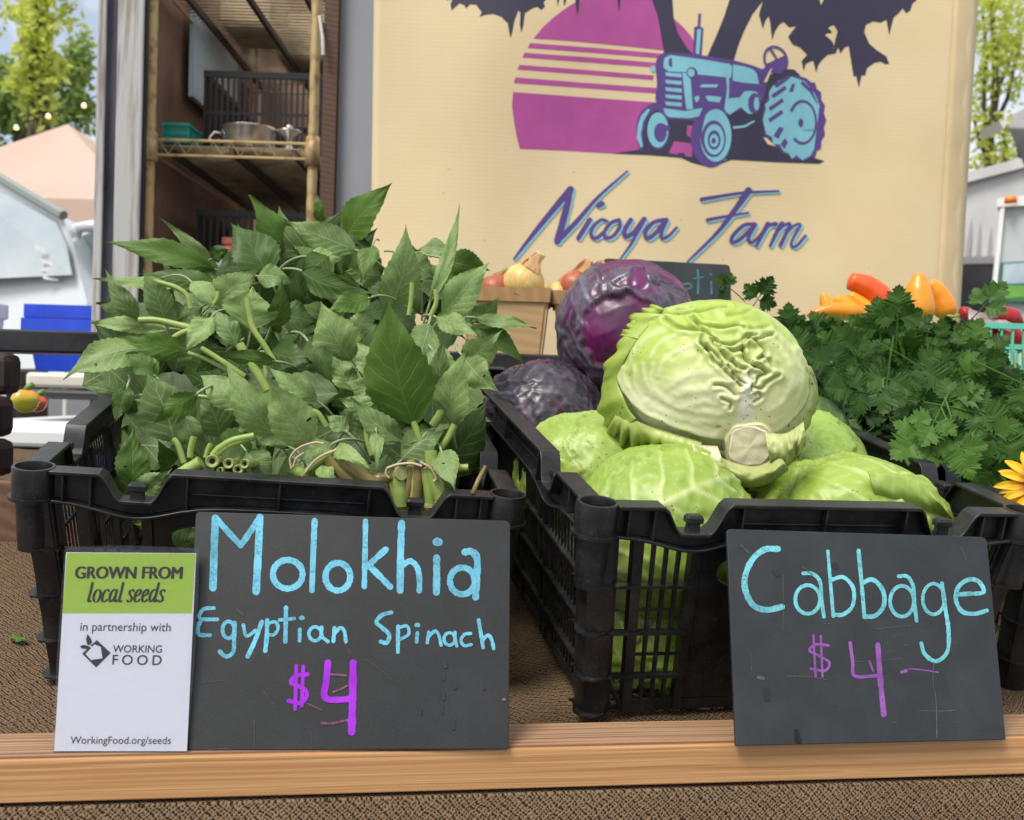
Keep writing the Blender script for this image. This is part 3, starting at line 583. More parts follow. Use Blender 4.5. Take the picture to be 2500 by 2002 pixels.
mb = MB(); mb.tube([W(*p, 11) for p in spline([(-60, 320), (24, 322), (40, 308), (120, 278), (205, 248), (300, 205)], 6)], .008, 5); mb.build("wire", M_DARK, t)
for px, py in ((40, 312), (205, 258), (118, 284)):
    mb = MB(); mb.lathe([(0, -.026), (.02, -.02), (.026, 0), (.02, .017), (.009, .03), (0, .03)], W(px, py, 11), 12); mb.build("bulb", m, t, smooth=True)
# ================================================================== black stacking crates
def crate_mat():
    m, nt, n, l, b = newmat("black_crate_plastic"); v = texco(n, l)
    dust = nnoise(n, l, v, 35, 6, .65); fine = nnoise(n, l, v, 400, 3, .6)
    d = ramp(n, l, dust, [(.42, 0), (.72, 1)]); s = ramp(n, l, fine, [(.60, 0), (.72, 1)])
    c = mixc(n, l, math_(n, l, 'MULTIPLY', d, .42), (.0075, .008, .0092), (.05, .048, .046)); c = mixc(n, l, math_(n, l, 'MULTIPLY', s, .35), c, (.12, .115, .11))
    l.new(c, b.inputs["Base Color"]); l.new(ramp(n, l, dust, [(.3, .30), (.7, .5)]), b.inputs["Roughness"])
    bump(n, l, b, math_(n, l, 'ADD', fine, math_(n, l, 'MULTIPLY', dust, .6)), .12, .0006); return m
M_CRATE = crate_mat()
RIMH = .0285; TAP = .021
def taper(p, L, D):               # walls draw in towards the bottom
    k = min(max(-p[2]-.02, 0)/(HC-.02), 1)*TAP
    cx, cy = p[0]/(L/2), (p[1]-D/2)/(D/2)
    return Vector((p[0]-cx*k, p[1]-cy*k, p[2]))
def crate_parts():
    """mesh data of every part in local space: x across (0 = middle), y from front corner-tube line to back, z = 0 at the rim top"""
    L, D = WC, DC; parts = []
    rim = MB()
    def side(mb_fn, length):      # frames of the four sides: origin at corner tube, s along, o outward
        for k, (org, sd_, od, ln) in enumerate((((-L/2, 0), (1, 0), (0, -1), L), ((L/2, D), (-1, 0), (0, 1), L), ((L/2, 0), (0, 1), (1, 0), D), ((-L/2, D), (0, -1), (-1, 0), D))):
            mb_fn(k, Vector((*org, 0)), Vector((*sd_, 0)), Vector((*od, 0)), ln)
    nc0, hb, ht = .087, .0125, .031   # notch: centre from the corner, half width at the bottom and top
    def prof(ln):
        nc = .087 if ln < .5 else .118
        def ztop(s):
            d = min(abs(s-nc), abs(ln-nc-s)); base = .0035 if nc < s < ln-nc else 0.0
            if d <= hb: return -.0235
            if d < ht:
                t = (d-hb)/(ht-hb); t = t*t*(3-2*t); return -.0235*(1-t)+base*t
            return base
        def zbot(s):
            d = min(abs(s-nc), abs(ln-nc-s)); dip = math.exp(-(d/.04)**2)*.0125
            return -RIMH-dip
        ks = sorted(set([.0152, ln-.0152]+[nc+x for x in np.linspace(-ht, ht, 15)]+[ln-nc+x for x in np.linspace(-ht, ht, 15)]+list(np.linspace(.02, ln-.02, 26))))
        return ks, ztop, zbot
    def one(k, org, sv, ov, ln):
        nc = .087 if ln < .5 else .118
        ks, zt, zb = prof(ln)
        def strip(o0, o1, f0, f1):     # closed strip of quads between offsets, heights f0(s) (bottom) f1(s) (top)
            rows = []
            for s in ks: rows.append([org+sv*s+ov*o0+Vector((0, 0, f0(s))), org+sv*s+ov*o1+Vector((0, 0, f0(s))), org+sv*s+ov*o1+Vector((0, 0, f1(s))), org+sv*s+ov*o0+Vector((0, 0, f1(s)))])
            m_ = len(rows); vs = [p for r in rows for p in r]; fs = []
            for i in range(m_-1):
                for q in range(4): fs.append((i*4+q, i*4+(q+1) % 4, (i+1)*4+(q+1) % 4, (i+1)*4+q))
            fs += [(3, 2, 1, 0), tuple((m_-1)*4+q for q in range(4))]
            rim.add(vs, fs)
        strip(-.0075, .0125, lambda s: zt(s)-.0035, zt)                       # top lip
        strip(-.0005, .0022, lambda s: zb(s)+.0028, lambda s: zt(s)-.0036)    # web
        strip(-.002, .0115, zb, lambda s: zb(s)+.0027)                         # lower flange
        for s in (.026, .049, nc+ht+.012, ln/2, ln-nc-ht-.012, ln-.049, ln-.026):
            a = org+sv*s+Vector((0, 0, zb(s)+.0028)); 
            rim.hexa([a+sv*x+ov*o for x, o in ((-.0011, .0023), (.0011, .0023), (.0011, .0108), (-.0011, .0108))]+[org+sv*(s+x)+ov*o+Vector((0, 0, zt(s)-.0037)) for x, o in ((-.0011, .0023), (.0011, .0023), (.0011, .0108), (-.0011, .0108))])
        # inner ledge line on the web between the notches
        rim.hexa([org+sv*s+ov*o+Vector((0, 0, z)) for z in (-.0175, -.0155) for s, o in ((nc+ht+.014, .0024), (ln-nc-ht-.014, .0024), (ln-nc-ht-.014, .0045), (nc+ht+.014, .0045))])
    side(one, 0)
    parts.append(("rim", rim, 22))
    for cx, cy in ((-1, 0), (1, 0), (1, 1), (-1, 1)):
        mb = MB(); c = Vector((cx*L/2, cy*D, 0)); sx = cx; sy = -1 if cy == 0 else 1
        mb.lathe([(.0125, -.075), (.0148, -.0275), (.0148, -.0005), (.0152, .0006), (.0172, .0006), (.0178, -.001), (.0178, -.0275), (.0148, -.0275)], c, 32)
        mb.lathe([(.0178, -.0285), (.0206, -.0285), (.0206, -.0258), (.0178, -.0258)], c, 32)
        parts.append(("corner_socket", mb, 40))
        # corner post: fluted quarter column with gusset shelves
        mb = MB(); P = []
        prof = [(.030*sx*-1, -.0095*-sy*-1), ]
        base = [(-.019, .0035), (-.0165, .004), (-.0150, .0045), (-.0135, .0115), (-.003, .0125), (.0085, .0085), (.0125, -.003), (.0115, -.0135), (.0045, -.015), (.004, -.0165), (.0035, -.019)]
        rows = []
        zz = [-.0285, -.05, -.066, -.075, -.085, -.1, -.113, -.121, -.13, -.145, -.158, -.166, -.176, -.19, -HC+.002, -HC]
        for z in zz:
            sc = 1-.07*abs(math.sin((z+.0285)/.046*math.pi)); r = []
            for bx, by in base: r.append(taper((c.x+sx*bx*(sc if bx > 0 else 1), c.y+sy*by*(sc if by > 0 else 1), z), L, D))
            rows.append(r)
        inner = [[p+Vector((-sx*.002, -sy*.002, 0)) for p in r] for r in rows]
        mb.grid(rows); mb.grid(inner)
        for r, q in ((rows[-1], inner[-1]),): mb.grid([r, q])
        for zg in (-.0745, -.1205, -.1655, -.2035):
            g_ = []
            out = [(-.019, .0038), (-.019, .0105), (-.018, .0155), (-.014, .0125)], [(-.0128, .0127), (.0, .0185), (.0125, .0150), (.0175, .004), (.0128, -.0128), (.006, .006)], [(.0125, -.014), (.0155, -.018), (.0105, -.019), (.0038, -.019)]
            for poly in out:
                b_ = [taper((c.x+sx*x, c.y+sy*y, zg), L, D) for x, y in poly]; n_ = len(b_)
                mb.add(b_+[p+Vector((0, 0, .0018)) for p in b_], [tuple(range(n_)), tuple(range(2*n_-1, n_-1, -1))]+[(i, i+n_, (i+1) % n_+n_, (i+1) % n_) for i in range(n_)])
        parts.append(("corner_post", mb, 30))
    def wall(k, org, sv, ov, ln):
        mb = MB(); nc = .087 if ln < .5 else .118
        def bar(s0, s1, z0, z1, o0=-.0025, o1=.0015):
            P = []
            for z in (z0, z1):
                for s, o in ((s0, o0), (s1, o0), (s1, o1), (s0, o1)):
                    q = org+sv*s+ov*o; P.append(taper((q.x, q.y, z), L, D))
            mb.hexa(P)
        zt, zb = -RIMH-.001, -HC
        def zrim(s): d = min(abs(s-nc), abs(ln-nc-s)); return -RIMH-math.exp(-(d/.04)**2)*.0125+.001
        wins = []
        if k < 2: verts = [(.0195, .0022), (.039, .0048), (.0545, .0018), (.0665, .0018), (.0785, .0018), (.0935, .0045)]
        else: verts = [(.022, .003), (.034, .0025), (.158, .005), (.166, .002)]
        vv = verts+[(ln-s, w) for s, w in verts]
        if k >= 2: vv += [(s, .0021) for s in np.linspace(.046, .146, 10)]+[(s, .0021) for s in np.linspace(ln-.146, ln-.046, 10)]+[(s, .0021 if i_ % 9 else .005) for i_, s in enumerate(np.linspace(.178, ln-.178, 28))]
        for s, w in vv: bar(s-w*(1 if k < 2 else .58), s+w*(1 if k < 2 else .58), zb, zrim(s), (-.0022 if k < 2 else -.0009) if w < .004 else -.006, (.0013 if k < 2 else .0009) if w < .004 else .0042)
        for z in (-.0775, -.1235, -.168):
            h = .0016
            bar(.019, .0935 if k < 2 else ln-.019, z-h, z+h, -.0024, .006)
            if k < 2: bar(ln-.0935, ln-.019, z-h, z+h, -.0024, .006)
        if k < 2:
            for z in (-.1015, -.147): bar(.043, .093, z-.0011, z+.0011, -.0018, .001); bar(ln-.093, ln-.043, z-.0011, z+.0011, -.0018, .001)
        bar(.03, ln-.03, zb, zb+.011, -.002, .002)
        if k < 2:                 # middle panel with the oval hand hole
            m0, m1 = .098, ln-.098; cz, hz_, hx = -.062, .018, (m1-m0)/2-.016; mid = ln/2
            bar(m0, m1, zb+.012, -.094); nn_ = 40; ring = []
            for i in range(nn_):
                a = 2*math.pi*i/nn_; ex = abs(math.cos(a))**.55*math.copysign(1, math.cos(a)); ez = abs(math.sin(a))**.7*math.copysign(1, math.sin(a))
                ring.append((mid+hx*ex, cz+hz_*ez, ex, ez))
            for o0, o1 in ((-.0025, .0015),):
                rows = []
                for (s, z, ex, ez) in ring:
                    so = min(max(mid+(m1-m0)/2*ex*1.18, m0), m1); zo = min(max(cz+.031*ez*1.3, -.094), -.030)
                    r = []
                    for (ss, z2, oo) in ((so, zo, o0), (s, z, o0), (s, z, o1+.005), (s+(.0022*ex), z+.0022*ez, o1+.005), (s+(.0022*ex), z+.0022*ez, o1), (so, zo, o1)):
                        q = org+sv*ss+ov*oo; r.append(taper((q.x, q.y, z2), L, D))
                    rows.append(r)
                rows.append(rows[0]); mb.grid(rows)
        parts.append(("side_wall", mb, 30))
    side(wall, 0)
    for k, (org, sv, ov, ln) in enumerate((((-L/2, 0), (1, 0), (0, -1), L), ((L/2, D), (-1, 0), (0, 1), L), ((L/2, 0), (0, 1), (1, 0), D), ((-L/2, D), (0, -1), (-1, 0), D))):
        org, sv, ov = Vector((*org, 0)), Vector((*sv, 0)), Vector((*ov, 0))
        for s in ((.087, ln-.087) if ln < .5 else (.118, ln-.118)):
            mb = MB(); c = org+sv*s+Vector((0, 0, -.0236)); P = []
            for z, a, b_ in ((0, .0062, .0035), (.0075, .0055, .003), (.0078, .0078, .0046), (.0125, .0078, .0046), (.0148, .006, .0034)):
                P.append([c+sv*x*a+ov*(y*b_+.003)+Vector((0, 0, z)) for x, y in ((-1, -1), (1, -1), (1, 1), (-1, 1))])
            mb.grid(P, closed=True); mb.add(P[-1], [(0, 1, 2, 3)]); parts.append(("stacking_tab", mb, None))
    mb = MB()
    x1, y0, y1 = L/2-TAP-.004, TAP+.004, D-TAP-.004
    for x in np.linspace(-x1, x1, 26): mb.box((x-.0018, y0, -HC), (x+.0018, y1, -HC+.0035))
    for y in np.linspace(y0, y1, 22): mb.box((-x1, y-.0018, -HC-.0006), (x1, y+.0018, -HC+.0028))
    parts.append(("base_grid", mb, None)); return parts
def make_crate(label, M, group):
    t = thing("plastic_crate", label, "crate", None, group, M=M)
    for nm, mb, au in crate_parts():
        o = mb.build(nm, M_CRATE, t, world=False, bevel=.0007 if nm in ("rim", "stacking_tab") else 0, smooth=au is not None, auto=au)
    return t
def dup(src, M, label):
    c = src.copy(); COL.objects.link(c); c.matrix_world = M; c['label'] = label
    for ch in src.children:
        k = ch.copy(); COL.objects.link(k); k.parent = c
    return c
CG = "black plastic produce crates on the stall"
crL = make_crate("black slatted plastic crate holding the leafy molokhia bunches", ML, CG)
crR = dup(crL, MR, "black slatted plastic crate holding the pale green cabbages")
MP = MR @ Matrix.Translation((WC+.052, .02, -.012)) @ Matrix.Rotation(R(-4), 4, 'Z')
crP = dup(crL, MP, "black crate at the right edge holding parsley and a sunflower")
# ================================================================== chalk signs
def slate_mat(name, c1, c2, sm):
    m, nt, n, l, b = newmat(name); v = texco(n, l)
    f = nnoise(n, l, v, 22, 5, .6, .6); g = nnoise(n, l, v, 700, 3, .7); s1 = nnoise(n, l, texco(n, l, scale=(1, 1, 6), rot=(0, .5, .2)), 60, 6, .7, 1.5)
    c = mixc(n, l, ramp(n, l, f, [(.4, 0), (.75, 1)]), c1, c2)
    c = mixc(n, l, math_(n, l, 'MULTIPLY', ramp(n, l, s1, [(.66, 0), (.78, 1)]), sm), c, (.14, .15, .16))
    c = mixc(n, l, math_(n, l, 'MULTIPLY', ramp(n, l, g, [(.55, 0), (.75, 1)]), .3), c, (.06, .062, .065))
    l.new(c, b.inputs["Base Color"]); b.inputs["Roughness"].default_value = .55; b.inputs["Specular IOR Level"].default_value = .4
    bump(n, l, b, g, .25, .0005); return m
M_SLATE = slate_mat("slate_board", (.012, .013, .0142), (.019, .0205, .0225), .35)
M_SLATE2 = slate_mat("scratched_slate_board", (.018, .021, .025), (.030, .035, .040), .9)
def chalk_mat(name, col, grain=.5):
    m, nt, n, l, b = newmat(name); v = texco(n, l)
    g = nnoise(n, l, v, 430, 3, .75); f = nnoise(n, l, v, 70, 4, .6)
    k = ramp(n, l, math_(n, l, 'ADD', math_(n, l, 'MULTIPLY', g, .65), math_(n, l, 'MULTIPLY', f, .5)), [(.46, 1-grain), (.60, 1)])
    t = n.new("ShaderNodeTexCoord"); sx = n.new("ShaderNodeSeparateXYZ"); l.new(t.outputs["UV"], sx.inputs[0]); ed = math_(n, l, 'ABSOLUTE', math_(n, l, 'SUBTRACT', math_(n, l, 'MULTIPLY', sx.outputs[1], 2.0), 1.0))
    e2 = ramp(n, l, math_(n, l, 'ADD', ed, math_(n, l, 'MULTIPLY', f, .3)), [(.70, 0), (.95, .7)]); k = math_(n, l, 'MAXIMUM', k, e2)
    dn = nnoise(n, l, v, 28, 3); col1 = mixc(n, l, ramp(n, l, dn, [(.35, 0), (.65, 1)]), tuple(c*.78 for c in col), tuple(min(1, c*1.12+.01) for c in col))
    l.new(mixc(n, l, k, tuple(c*.3+.012 for c in col), col1), b.inputs["Base Color"]); b.inputs["Roughness"].default_value = .9; b.inputs["Specular IOR Level"].default_value = .1; return m
M_CHB = chalk_mat("sky_blue_chalk", (.15, .45, .60), .62); M_CHB2 = chalk_mat("turquoise_chalk", (.16, .50, .56), .7)
M_CHP = chalk_mat("violet_chalk", (.34, .035, .62), .12); M_CHP2 = chalk_mat("dusty_violet_chalk", (.27, .09, .36), .5); M_CHK = chalk_mat("pink_chalk_smear", (.22, .09, .16), .8)
M_SCR = chalk_mat("pale_scratch", (.10, .105, .11), .9)
M_DRIP = simple("black_wet_drip", (.003, .003, .004), .08); M_DAMP = simple("damp_spot", (.010, .011, .012), .5)
OFFS = [0.0003]
def stroke(mb, pts, w, fn, smooth_=True, taper_=None, jit=.22):
    p = spline(pts, 7) if smooth_ and len(pts) > 2 else (spline(pts, 8))
    p = [np.array(q[:2]) for q in p]; OFFS[0] += .000003; off = OFFS[0]; vs = []; N_ = len(p)
    ph = rnd(0, 9)
    for i in range(N_):
        t = p[min(i+1, N_-1)]-p[max(i-1, 0)]; ln = np.hypot(*t); t = t/ln if ln > 1e-6 else np.array((1.0, 0)); nn_ = np.array((-t[1], t[0]))
        ww = w[0]+(w[1]-w[0])*i/(N_-1) if hasattr(w, '__len__') else w
        ww *= 1+jit*(mnoise.noise(Vector((i*.6, ph, 0)))+.6*mnoise.noise(Vector((i*1.7, ph, 3))))
        vs += [fn(*(p[i]+nn_*ww/2), off), fn(*(p[i]-nn_*ww/2), off)]
    fs = [(2*i, 2*i+1, 2*i+3, 2*i+2) for i in range(N_-1)]
    mb.add(vs, fs, [(i/(N_-1), j) for i in range(N_) for j in (0, 1)])
    for e, q in ((0, p[0]), (1, p[-1])):   # round ends
        ww = (w[e] if hasattr(w, '__len__') else w)*.5; OFFS[0] += .000004
        t = (p[1]-p[0]) if e == 0 else (p[-1]-p[-2]); a0 = math.atan2(t[1], t[0])+(math.pi/2 if e == 0 else -math.pi/2)
        c = [fn(q[0]+ww*math.cos(a0+math.pi*k/8), q[1]+ww*math.sin(a0+math.pi*k/8), OFFS[0]) for k in range(9)]
        mb.add(c, [tuple(range(9))], [(0, .02)]*9)
def orient(mb):
    fs = []
    for f in mb.f:
        a, b, c = [Vector(mb.v[i]) for i in f[:3]]
        fs.append(f if (b-a).cross(c-a).dot(cF) < 0 else tuple(reversed(f)))
    mb.f = fs
def sign(name, label, cs, lean, th, mat, seed, dz=0.0):
    """cs: TL,TR,BR,BL photo corners. The bottom edge stands on the ledge board, the top leans back by lean metres."""
    OFFS[0] = .00007; TL, TR, BR, BL = cs; bl, br = PTOP.at(*BL, .0004), PTOP.at(*BR, .0004)
    zl, zr = (bl-cC).dot(cF), (br-cC).dot(cF)
    pl = plane3(bl, br, W((TL[0]+TR[0])/2, (TL[1]+TR[1])/2, (zl+zr)/2+lean))
    t = thing(name, label, "sign", (bl+br)/2)
    def cr(a, b, c, r=12):        # rounded corner at b
        a, b, c = map(np.array, (a, b, c)); u = (a-b)/np.linalg.norm(a-b); v = (c-b)/np.linalg.norm(c-b); p0, p1 = b+u*r, b+v*r
        return [tuple((1-s)**2*p0+2*s*(1-s)*b+s*s*p1) for s in np.linspace(0, 1, 6)]
    poly = cr(BL, TL, TR)+cr(TL, TR, BR, 16)+cr(TR, BR, BL, 3)+cr(BR, BL, TL, 3)
    fr = [pl.at(*p) for p in poly]; bk = [p-pl.n*th for p in fr]; n_ = len(fr)
    mb = MB(); mb.add(fr+bk, [tuple(range(n_-1, -1, -1)), tuple(range(n_, 2*n_))]+[(k, (k+1) % n_, (k+1) % n_+n_, k+n_) for k in range(n_)])
    mb.build("slate_panel", mat, t, bevel=.0006); return t, pl
random.seed(11)
def zc(ox, oy, s): return lambda x, y: (ox+x/s, oy+y/s)
S3 = 2156/1300
def writer(t, pl, conv, name, mat, items, lab=None):
    one = name in ('scratch', 'chalk_smear', 'damp_spot'); mb = MB()
    for pts, w in items:
        q = [conv(*p) for p in pts]; stroke(mb, q, (tuple(x/S3 for x in w) if hasattr(w, '__len__') else w/S3), pl.at)
        if one: orient(mb); mb.build(name, mat, t); mb = MB()
    if not one: orient(mb); mb.build(name, mat, t)
def dot(x, y, r): return ([(x-r*.3, y), (x, y-r*.1), (x+r*.3, y)], r*2)
# --- molokhia sign
sgL, plL = sign("chalkboard_sign", "large dark chalkboard reading Molokhia Egyptian Spinach in blue and $4 in purple", ((478, 1249), (1246, 1271), (1242, 1829), (449, 1832)), .068, .004, M_SLATE, 1)
cv = zc(0, 1200, S3)
mol = [([(872, 108), (868, 210), (862, 390)], 30), ([(878, 112), (925, 165), (972, 215)], 24), ([(975, 218), (1015, 160), (1052, 106)], 24), ([(1052, 105), (1046, 240), (1037, 405)], 30)]
mol += [(ell(1165, 335, 60, 58, 20, 70, 440), 25), ([(1274, 118), (1268, 260), (1263, 400)], 23), (ell(1368, 345, 50, 56, 20, 60, 430), 25), ([(1480, 120), (1478, 250), (1475, 385)], 22), ([(1562, 235), (1525, 268), (1490, 300)], 25), ([(1492, 298), (1535, 340), (1580, 386)], 25)]
mol += [([(1626, 128), (1622, 260), (1620, 400)], 28), ([(1628, 300), (1660, 282), (1688, 305), (1698, 350), (1698, 402)], 23), ([(1768, 268), (1768, 340), (1767, 408)], 28), dot(1772, 205, 16), (ell(1872, 362, 50, 54, 20, 20, 380), 25), ([(1882, 245), (1912, 244), (1932, 275), (1930, 350), (1926, 428)], 28)]
writer(sgL, plL, cv, "title_lettering", M_CHB, mol)
egy = [([(866, 472), (830, 474), (812, 490), (812, 515), (880, 518)], 15), ([(815, 520), (803, 545), (806, 578), (850, 582)], 16), (ell(925, 560, 24, 34, 16, -40, 320), 15), ([(950, 532), (948, 600), (944, 650), (915, 668), (890, 648)], 17), ([(985, 540), (998, 585), (1035, 562)], 14), ([(1060, 528), (1032, 605), (1003, 668)], 18)]
egy += [([(1082, 522), (1080, 590), (1074, 645)], 18), ([(1085, 535), (1115, 528), (1126, 555), (1108, 580), (1084, 578)], 13), ([(1158, 470), (1157, 540), (1155, 608)], 18), ([(1132, 520), (1160, 518), (1192, 514)], 14), ([(1214, 558), (1213, 604)], 15), dot(1222, 512, 9), (ell(1276, 576, 25, 28, 16, -60, 290), 14), ([(1302, 550), (1303, 585), (1328, 608)], 15), ([(1354, 552), (1350, 606)], 16), ([(1354, 575), (1378, 552), (1395, 568), (1400, 608)], 15)]
egy += [([(1584, 490), (1548, 500), (1524, 528), (1548, 552), (1576, 580), (1566, 612), (1542, 608)], 17), ([(1612, 546), (1611, 650)], 16), ([(1613, 552), (1648, 545), (1654, 578), (1615, 602)], 13), ([(1690, 572), (1687, 610)], 14), dot(1690, 541, 9), ([(1736, 570), (1730, 612)], 14), ([(1734, 588), (1762, 565), (1778, 585), (1786, 622)], 13), (ell(1820, 597, 22, 25, 16, -50, 300), 13), ([(1842, 570), (1844, 600), (1850, 626)], 13), ([(1906, 575), (1882, 578), (1866, 602), (1880, 624), (1908, 620)], 13), ([(1938, 520), (1948, 580), (1956, 632)], 15), ([(1952, 606), (1974, 582), (1990, 598), (1999, 636)], 14)]
writer(sgL, plL, cv, "subtitle_lettering", M_CHB, egy)
writer(sgL, plL, cv, "price_lettering", M_CHP, [([(1245, 740), (1195, 748), (1180, 775), (1225, 795), (1243, 822), (1220, 856), (1168, 848)], 17), ([(1200, 706), (1195, 882)], 15), ([(1228, 708), (1222, 868)], 14), ([(1328, 694), (1322, 765), (1320, 838), (1432, 840)], (28, 24)), ([(1430, 694), (1428, 830), (1424, 974)], 29)])
writer(sgL, plL, cv, "chalk_smear", M_CHK, [([(1302, 938), (1350, 938), (1404, 926)], 10), ([(1338, 740), (1370, 742), (1400, 745)], 9), ([(1350, 812), (1380, 800), (1406, 786)], 8), ([(1242, 858), (1270, 870), (1300, 884)], 5), dot(2040, 842, 6)])
writer(sgL, plL, cv, "scratch", M_SCR, [([(1480, 680), (1550, 730), (1600, 778)], 2), ([(808, 775), (860, 768), (915, 764)], 1.6), ([(1060, 800), (1095, 845), (1115, 880)], 1.6), ([(1030, 930), (1030, 1040)], 1.6), ([(1258, 950), (1262, 1050)], 2), ([(840, 1046), (900, 1042), (940, 1045)], 1.5), ([(960, 478), (985, 500)], 4), ([(1390, 600), (1420, 660)], 1.3)])
writer(sgL, plL, cv, "damp_spot", M_DAMP, [([(1800, 690), (1802, 708)], 18), ([(1796, 740), (1796, 762)], 11), ([(1842, 780), (1842, 792)], 20), ([(1796, 815), (1796, 840)], 12), ([(1792, 865), (1792, 898)], 9), ([(1835, 930), (1835, 955)], 20), ([(1960, 790), (1960, 800)], 10), ([(1705, 880), (1703, 900)], 8)])
# --- cabbage sign
sgR, plR = sign("chalkboard_sign", "scratched grey chalkboard reading Cabbage in turquoise and $4 in pale violet", ((1774, 1291), (2409, 1311), (2456, 1806), (1797, 1821)), .062, .004, M_SLATE2, 2)
cv2 = zc(1200, 1150, S3)
cab = [([(1160, 315), (1105, 318), (1055, 360), (1026, 430), (1030, 490), (1062, 545), (1115, 562), (1176, 550)], 24), ([(1262, 414), (1300, 416), (1330, 448), (1336, 520), (1346, 590)], 15), (ell(1280, 520, 50, 58, 22, -50, 300), 15), ([(1362, 325), (1372, 450), (1384, 588)], 14), ([(1376, 440), (1425, 430), (1465, 475), (1462, 545), (1425, 580), (1388, 582)], 16), ([(1486, 322), (1498, 450), (1510, 592)], 16), ([(1502, 452), (1545, 440), (1585, 485), (1588, 545), (1555, 585), (1512, 590)], 18), ([(1648, 426), (1685, 428), (1708, 470), (1712, 530), (1721, 606)], 15), (ell(1662, 527, 48, 62, 22, -50, 300), 15), (ell(1790, 518, 44, 62, 22, -60, 290), 14), ([(1824, 455), (1838, 560), (1850, 640), (1846, 730), (1800, 770), (1755, 742), (1740, 698)], 16), ([(1880, 500), (1930, 497), (1992, 490), (1972, 447), (1930, 440), (1890, 470), (1880, 520), (1905, 568), (1955, 578), (2005, 565)], 17)]
writer(sgR, plR, cv2, "title_lettering", M_CHB2, cab)
writer(sgR, plR, cv2, "price_lettering", M_CHP2, [([(1364, 706), (1315, 702), (1287, 726), (1330, 750), (1368, 776), (1350, 808), (1293, 800)], 10), ([(1303, 665), (1312, 832)], 9), ([(1333, 668), (1340, 832)], 9), ([(1452, 696), (1462, 770), (1472, 830), (1566, 828)], (14, 13)), ([(1564, 702), (1574, 840), (1588, 985)], (19, 24)), ([(1530, 770), (1545, 810)], 8)])
writer(sgR, plR, cv2, "chalk_smear", M_CHP2, [([(1660, 815), (1680, 808)], 12), ([(1690, 800), (1750, 806), (1810, 815)], 5)])
writer(sgR, plR, cv2, "scratch", M_SCR, [([(1790, 775), (1788, 850), (1800, 940), (1803, 1080)], 4), ([(1180, 420), (1182, 640)], 2), ([(1560, 640), (1640, 630), (1770, 618)], 2.2), ([(1195, 830), (1280, 832), (1360, 845)], 3), ([(1730, 970), (1820, 972), (1880, 968)], 2.4), ([(1050, 730), (1052, 820)], 3), ([(1470, 772), (1560, 768), (1660, 760)], 1.6), ([(1010, 300), (1040, 330)], 5), ([(1340, 620), (1420, 612)], 2), ([(1600, 660), (1604, 700)], 2), ([(1870, 700), (1900, 690)], 2), ([(1080, 835), (1100, 840)], 14), ([(1255, 385), (1300, 420)], 3), ([(1900, 300), (1920, 360)], 2)])
writer(sgR, plR, cv2, "damp_spot", M_DAMP, [([(1116, 885), (1118, 920)], 26), ([(1152, 410), (1160, 418)], 24), ([(1390, 380), (1396, 386)], 22)])
writer(sgR, plR, cv2, "wet_drip", M_DRIP, [([(1236, 1050), (1238, 1072), (1242, 1090)], (14, 28))])
# ================================================================== laminated card
M_PAPER = simple("white_card_paper", (.76, .76, .85), .6); M_LIME = simple("lime_print", (.36, .53, .045), .55); M_INK = simple("black_ink", (.012, .012, .012), .6)
m, nt, n, l, b = newmat("clear_laminate"); nt.nodes.remove(b)
gl = n.new("ShaderNodeBsdfGlossy"); gl.inputs["Roughness"].default_value = .05; tr = n.new("ShaderNodeBsdfTransparent"); tr.inputs[0].default_value = (.96, .97, .97, 1); fr_ = n.new("ShaderNodeFresnel"); fr_.inputs[0].default_value = 1.5
ms = n.new("ShaderNodeMixShader"); l.new(math_(n, l, 'MULTIPLY', fr_.outputs[0], .7), ms.inputs[0]); l.new(tr.outputs[0], ms.inputs[1]); l.new(gl.outputs[0], ms.inputs[2]); l.new(ms.outputs[0], n["Material Output"].inputs[0])
vv = texco(n, l); bp = n.new("ShaderNodeBump"); bp.inputs["Strength"].default_value = .22; bp.inputs["Distance"].default_value = .0012; l.new(nnoise(n, l, vv, 85, 2, .5, 1.2), bp.inputs["Height"]); l.new(bp.outputs[0], gl.inputs["Normal"]); l.new(bp.outputs[0], fr_.inputs["Normal"]); M_LAM = m
S6 = 1216/500; cv6 = zc(0, 1150, S6)
bl_, br_ = PTOP.at(132, 1834, .0006), PTOP.at(452, 1834, .0006); zz = ((bl_+br_)/2-cC).dot(cF)
plC = plane3(bl_-cF*.0, br_, W(322, 1338, zz+.050))
card = thing("info_card", "laminated white and lime card reading Grown from local seeds leaning beside the molokhia sign", "card", (bl_+br_)/2)
def cpoly(name, pts, off, mat, conv=cv6): mb = MB(); mb.poly([conv(*p) for p in pts], plC.at, off); return mb.build(name, mat, PAP)
pc = [(392, 482), (1165, 488), (1110, 1663), (322, 1663)]
mb = MB(); q = [cv6(*p) for p in pc]; f_ = [plC.at(*p, .0006) for p in q]; k_ = [plC.at(*p, .0001) for p in q]; mb.hexa(k_+f_); PAP = mb.build("paper", M_PAPER, card)
cpoly("header_band", [(397, 486), (1160, 491), (1138, 843), (370, 843)], .0009, M_LIME)
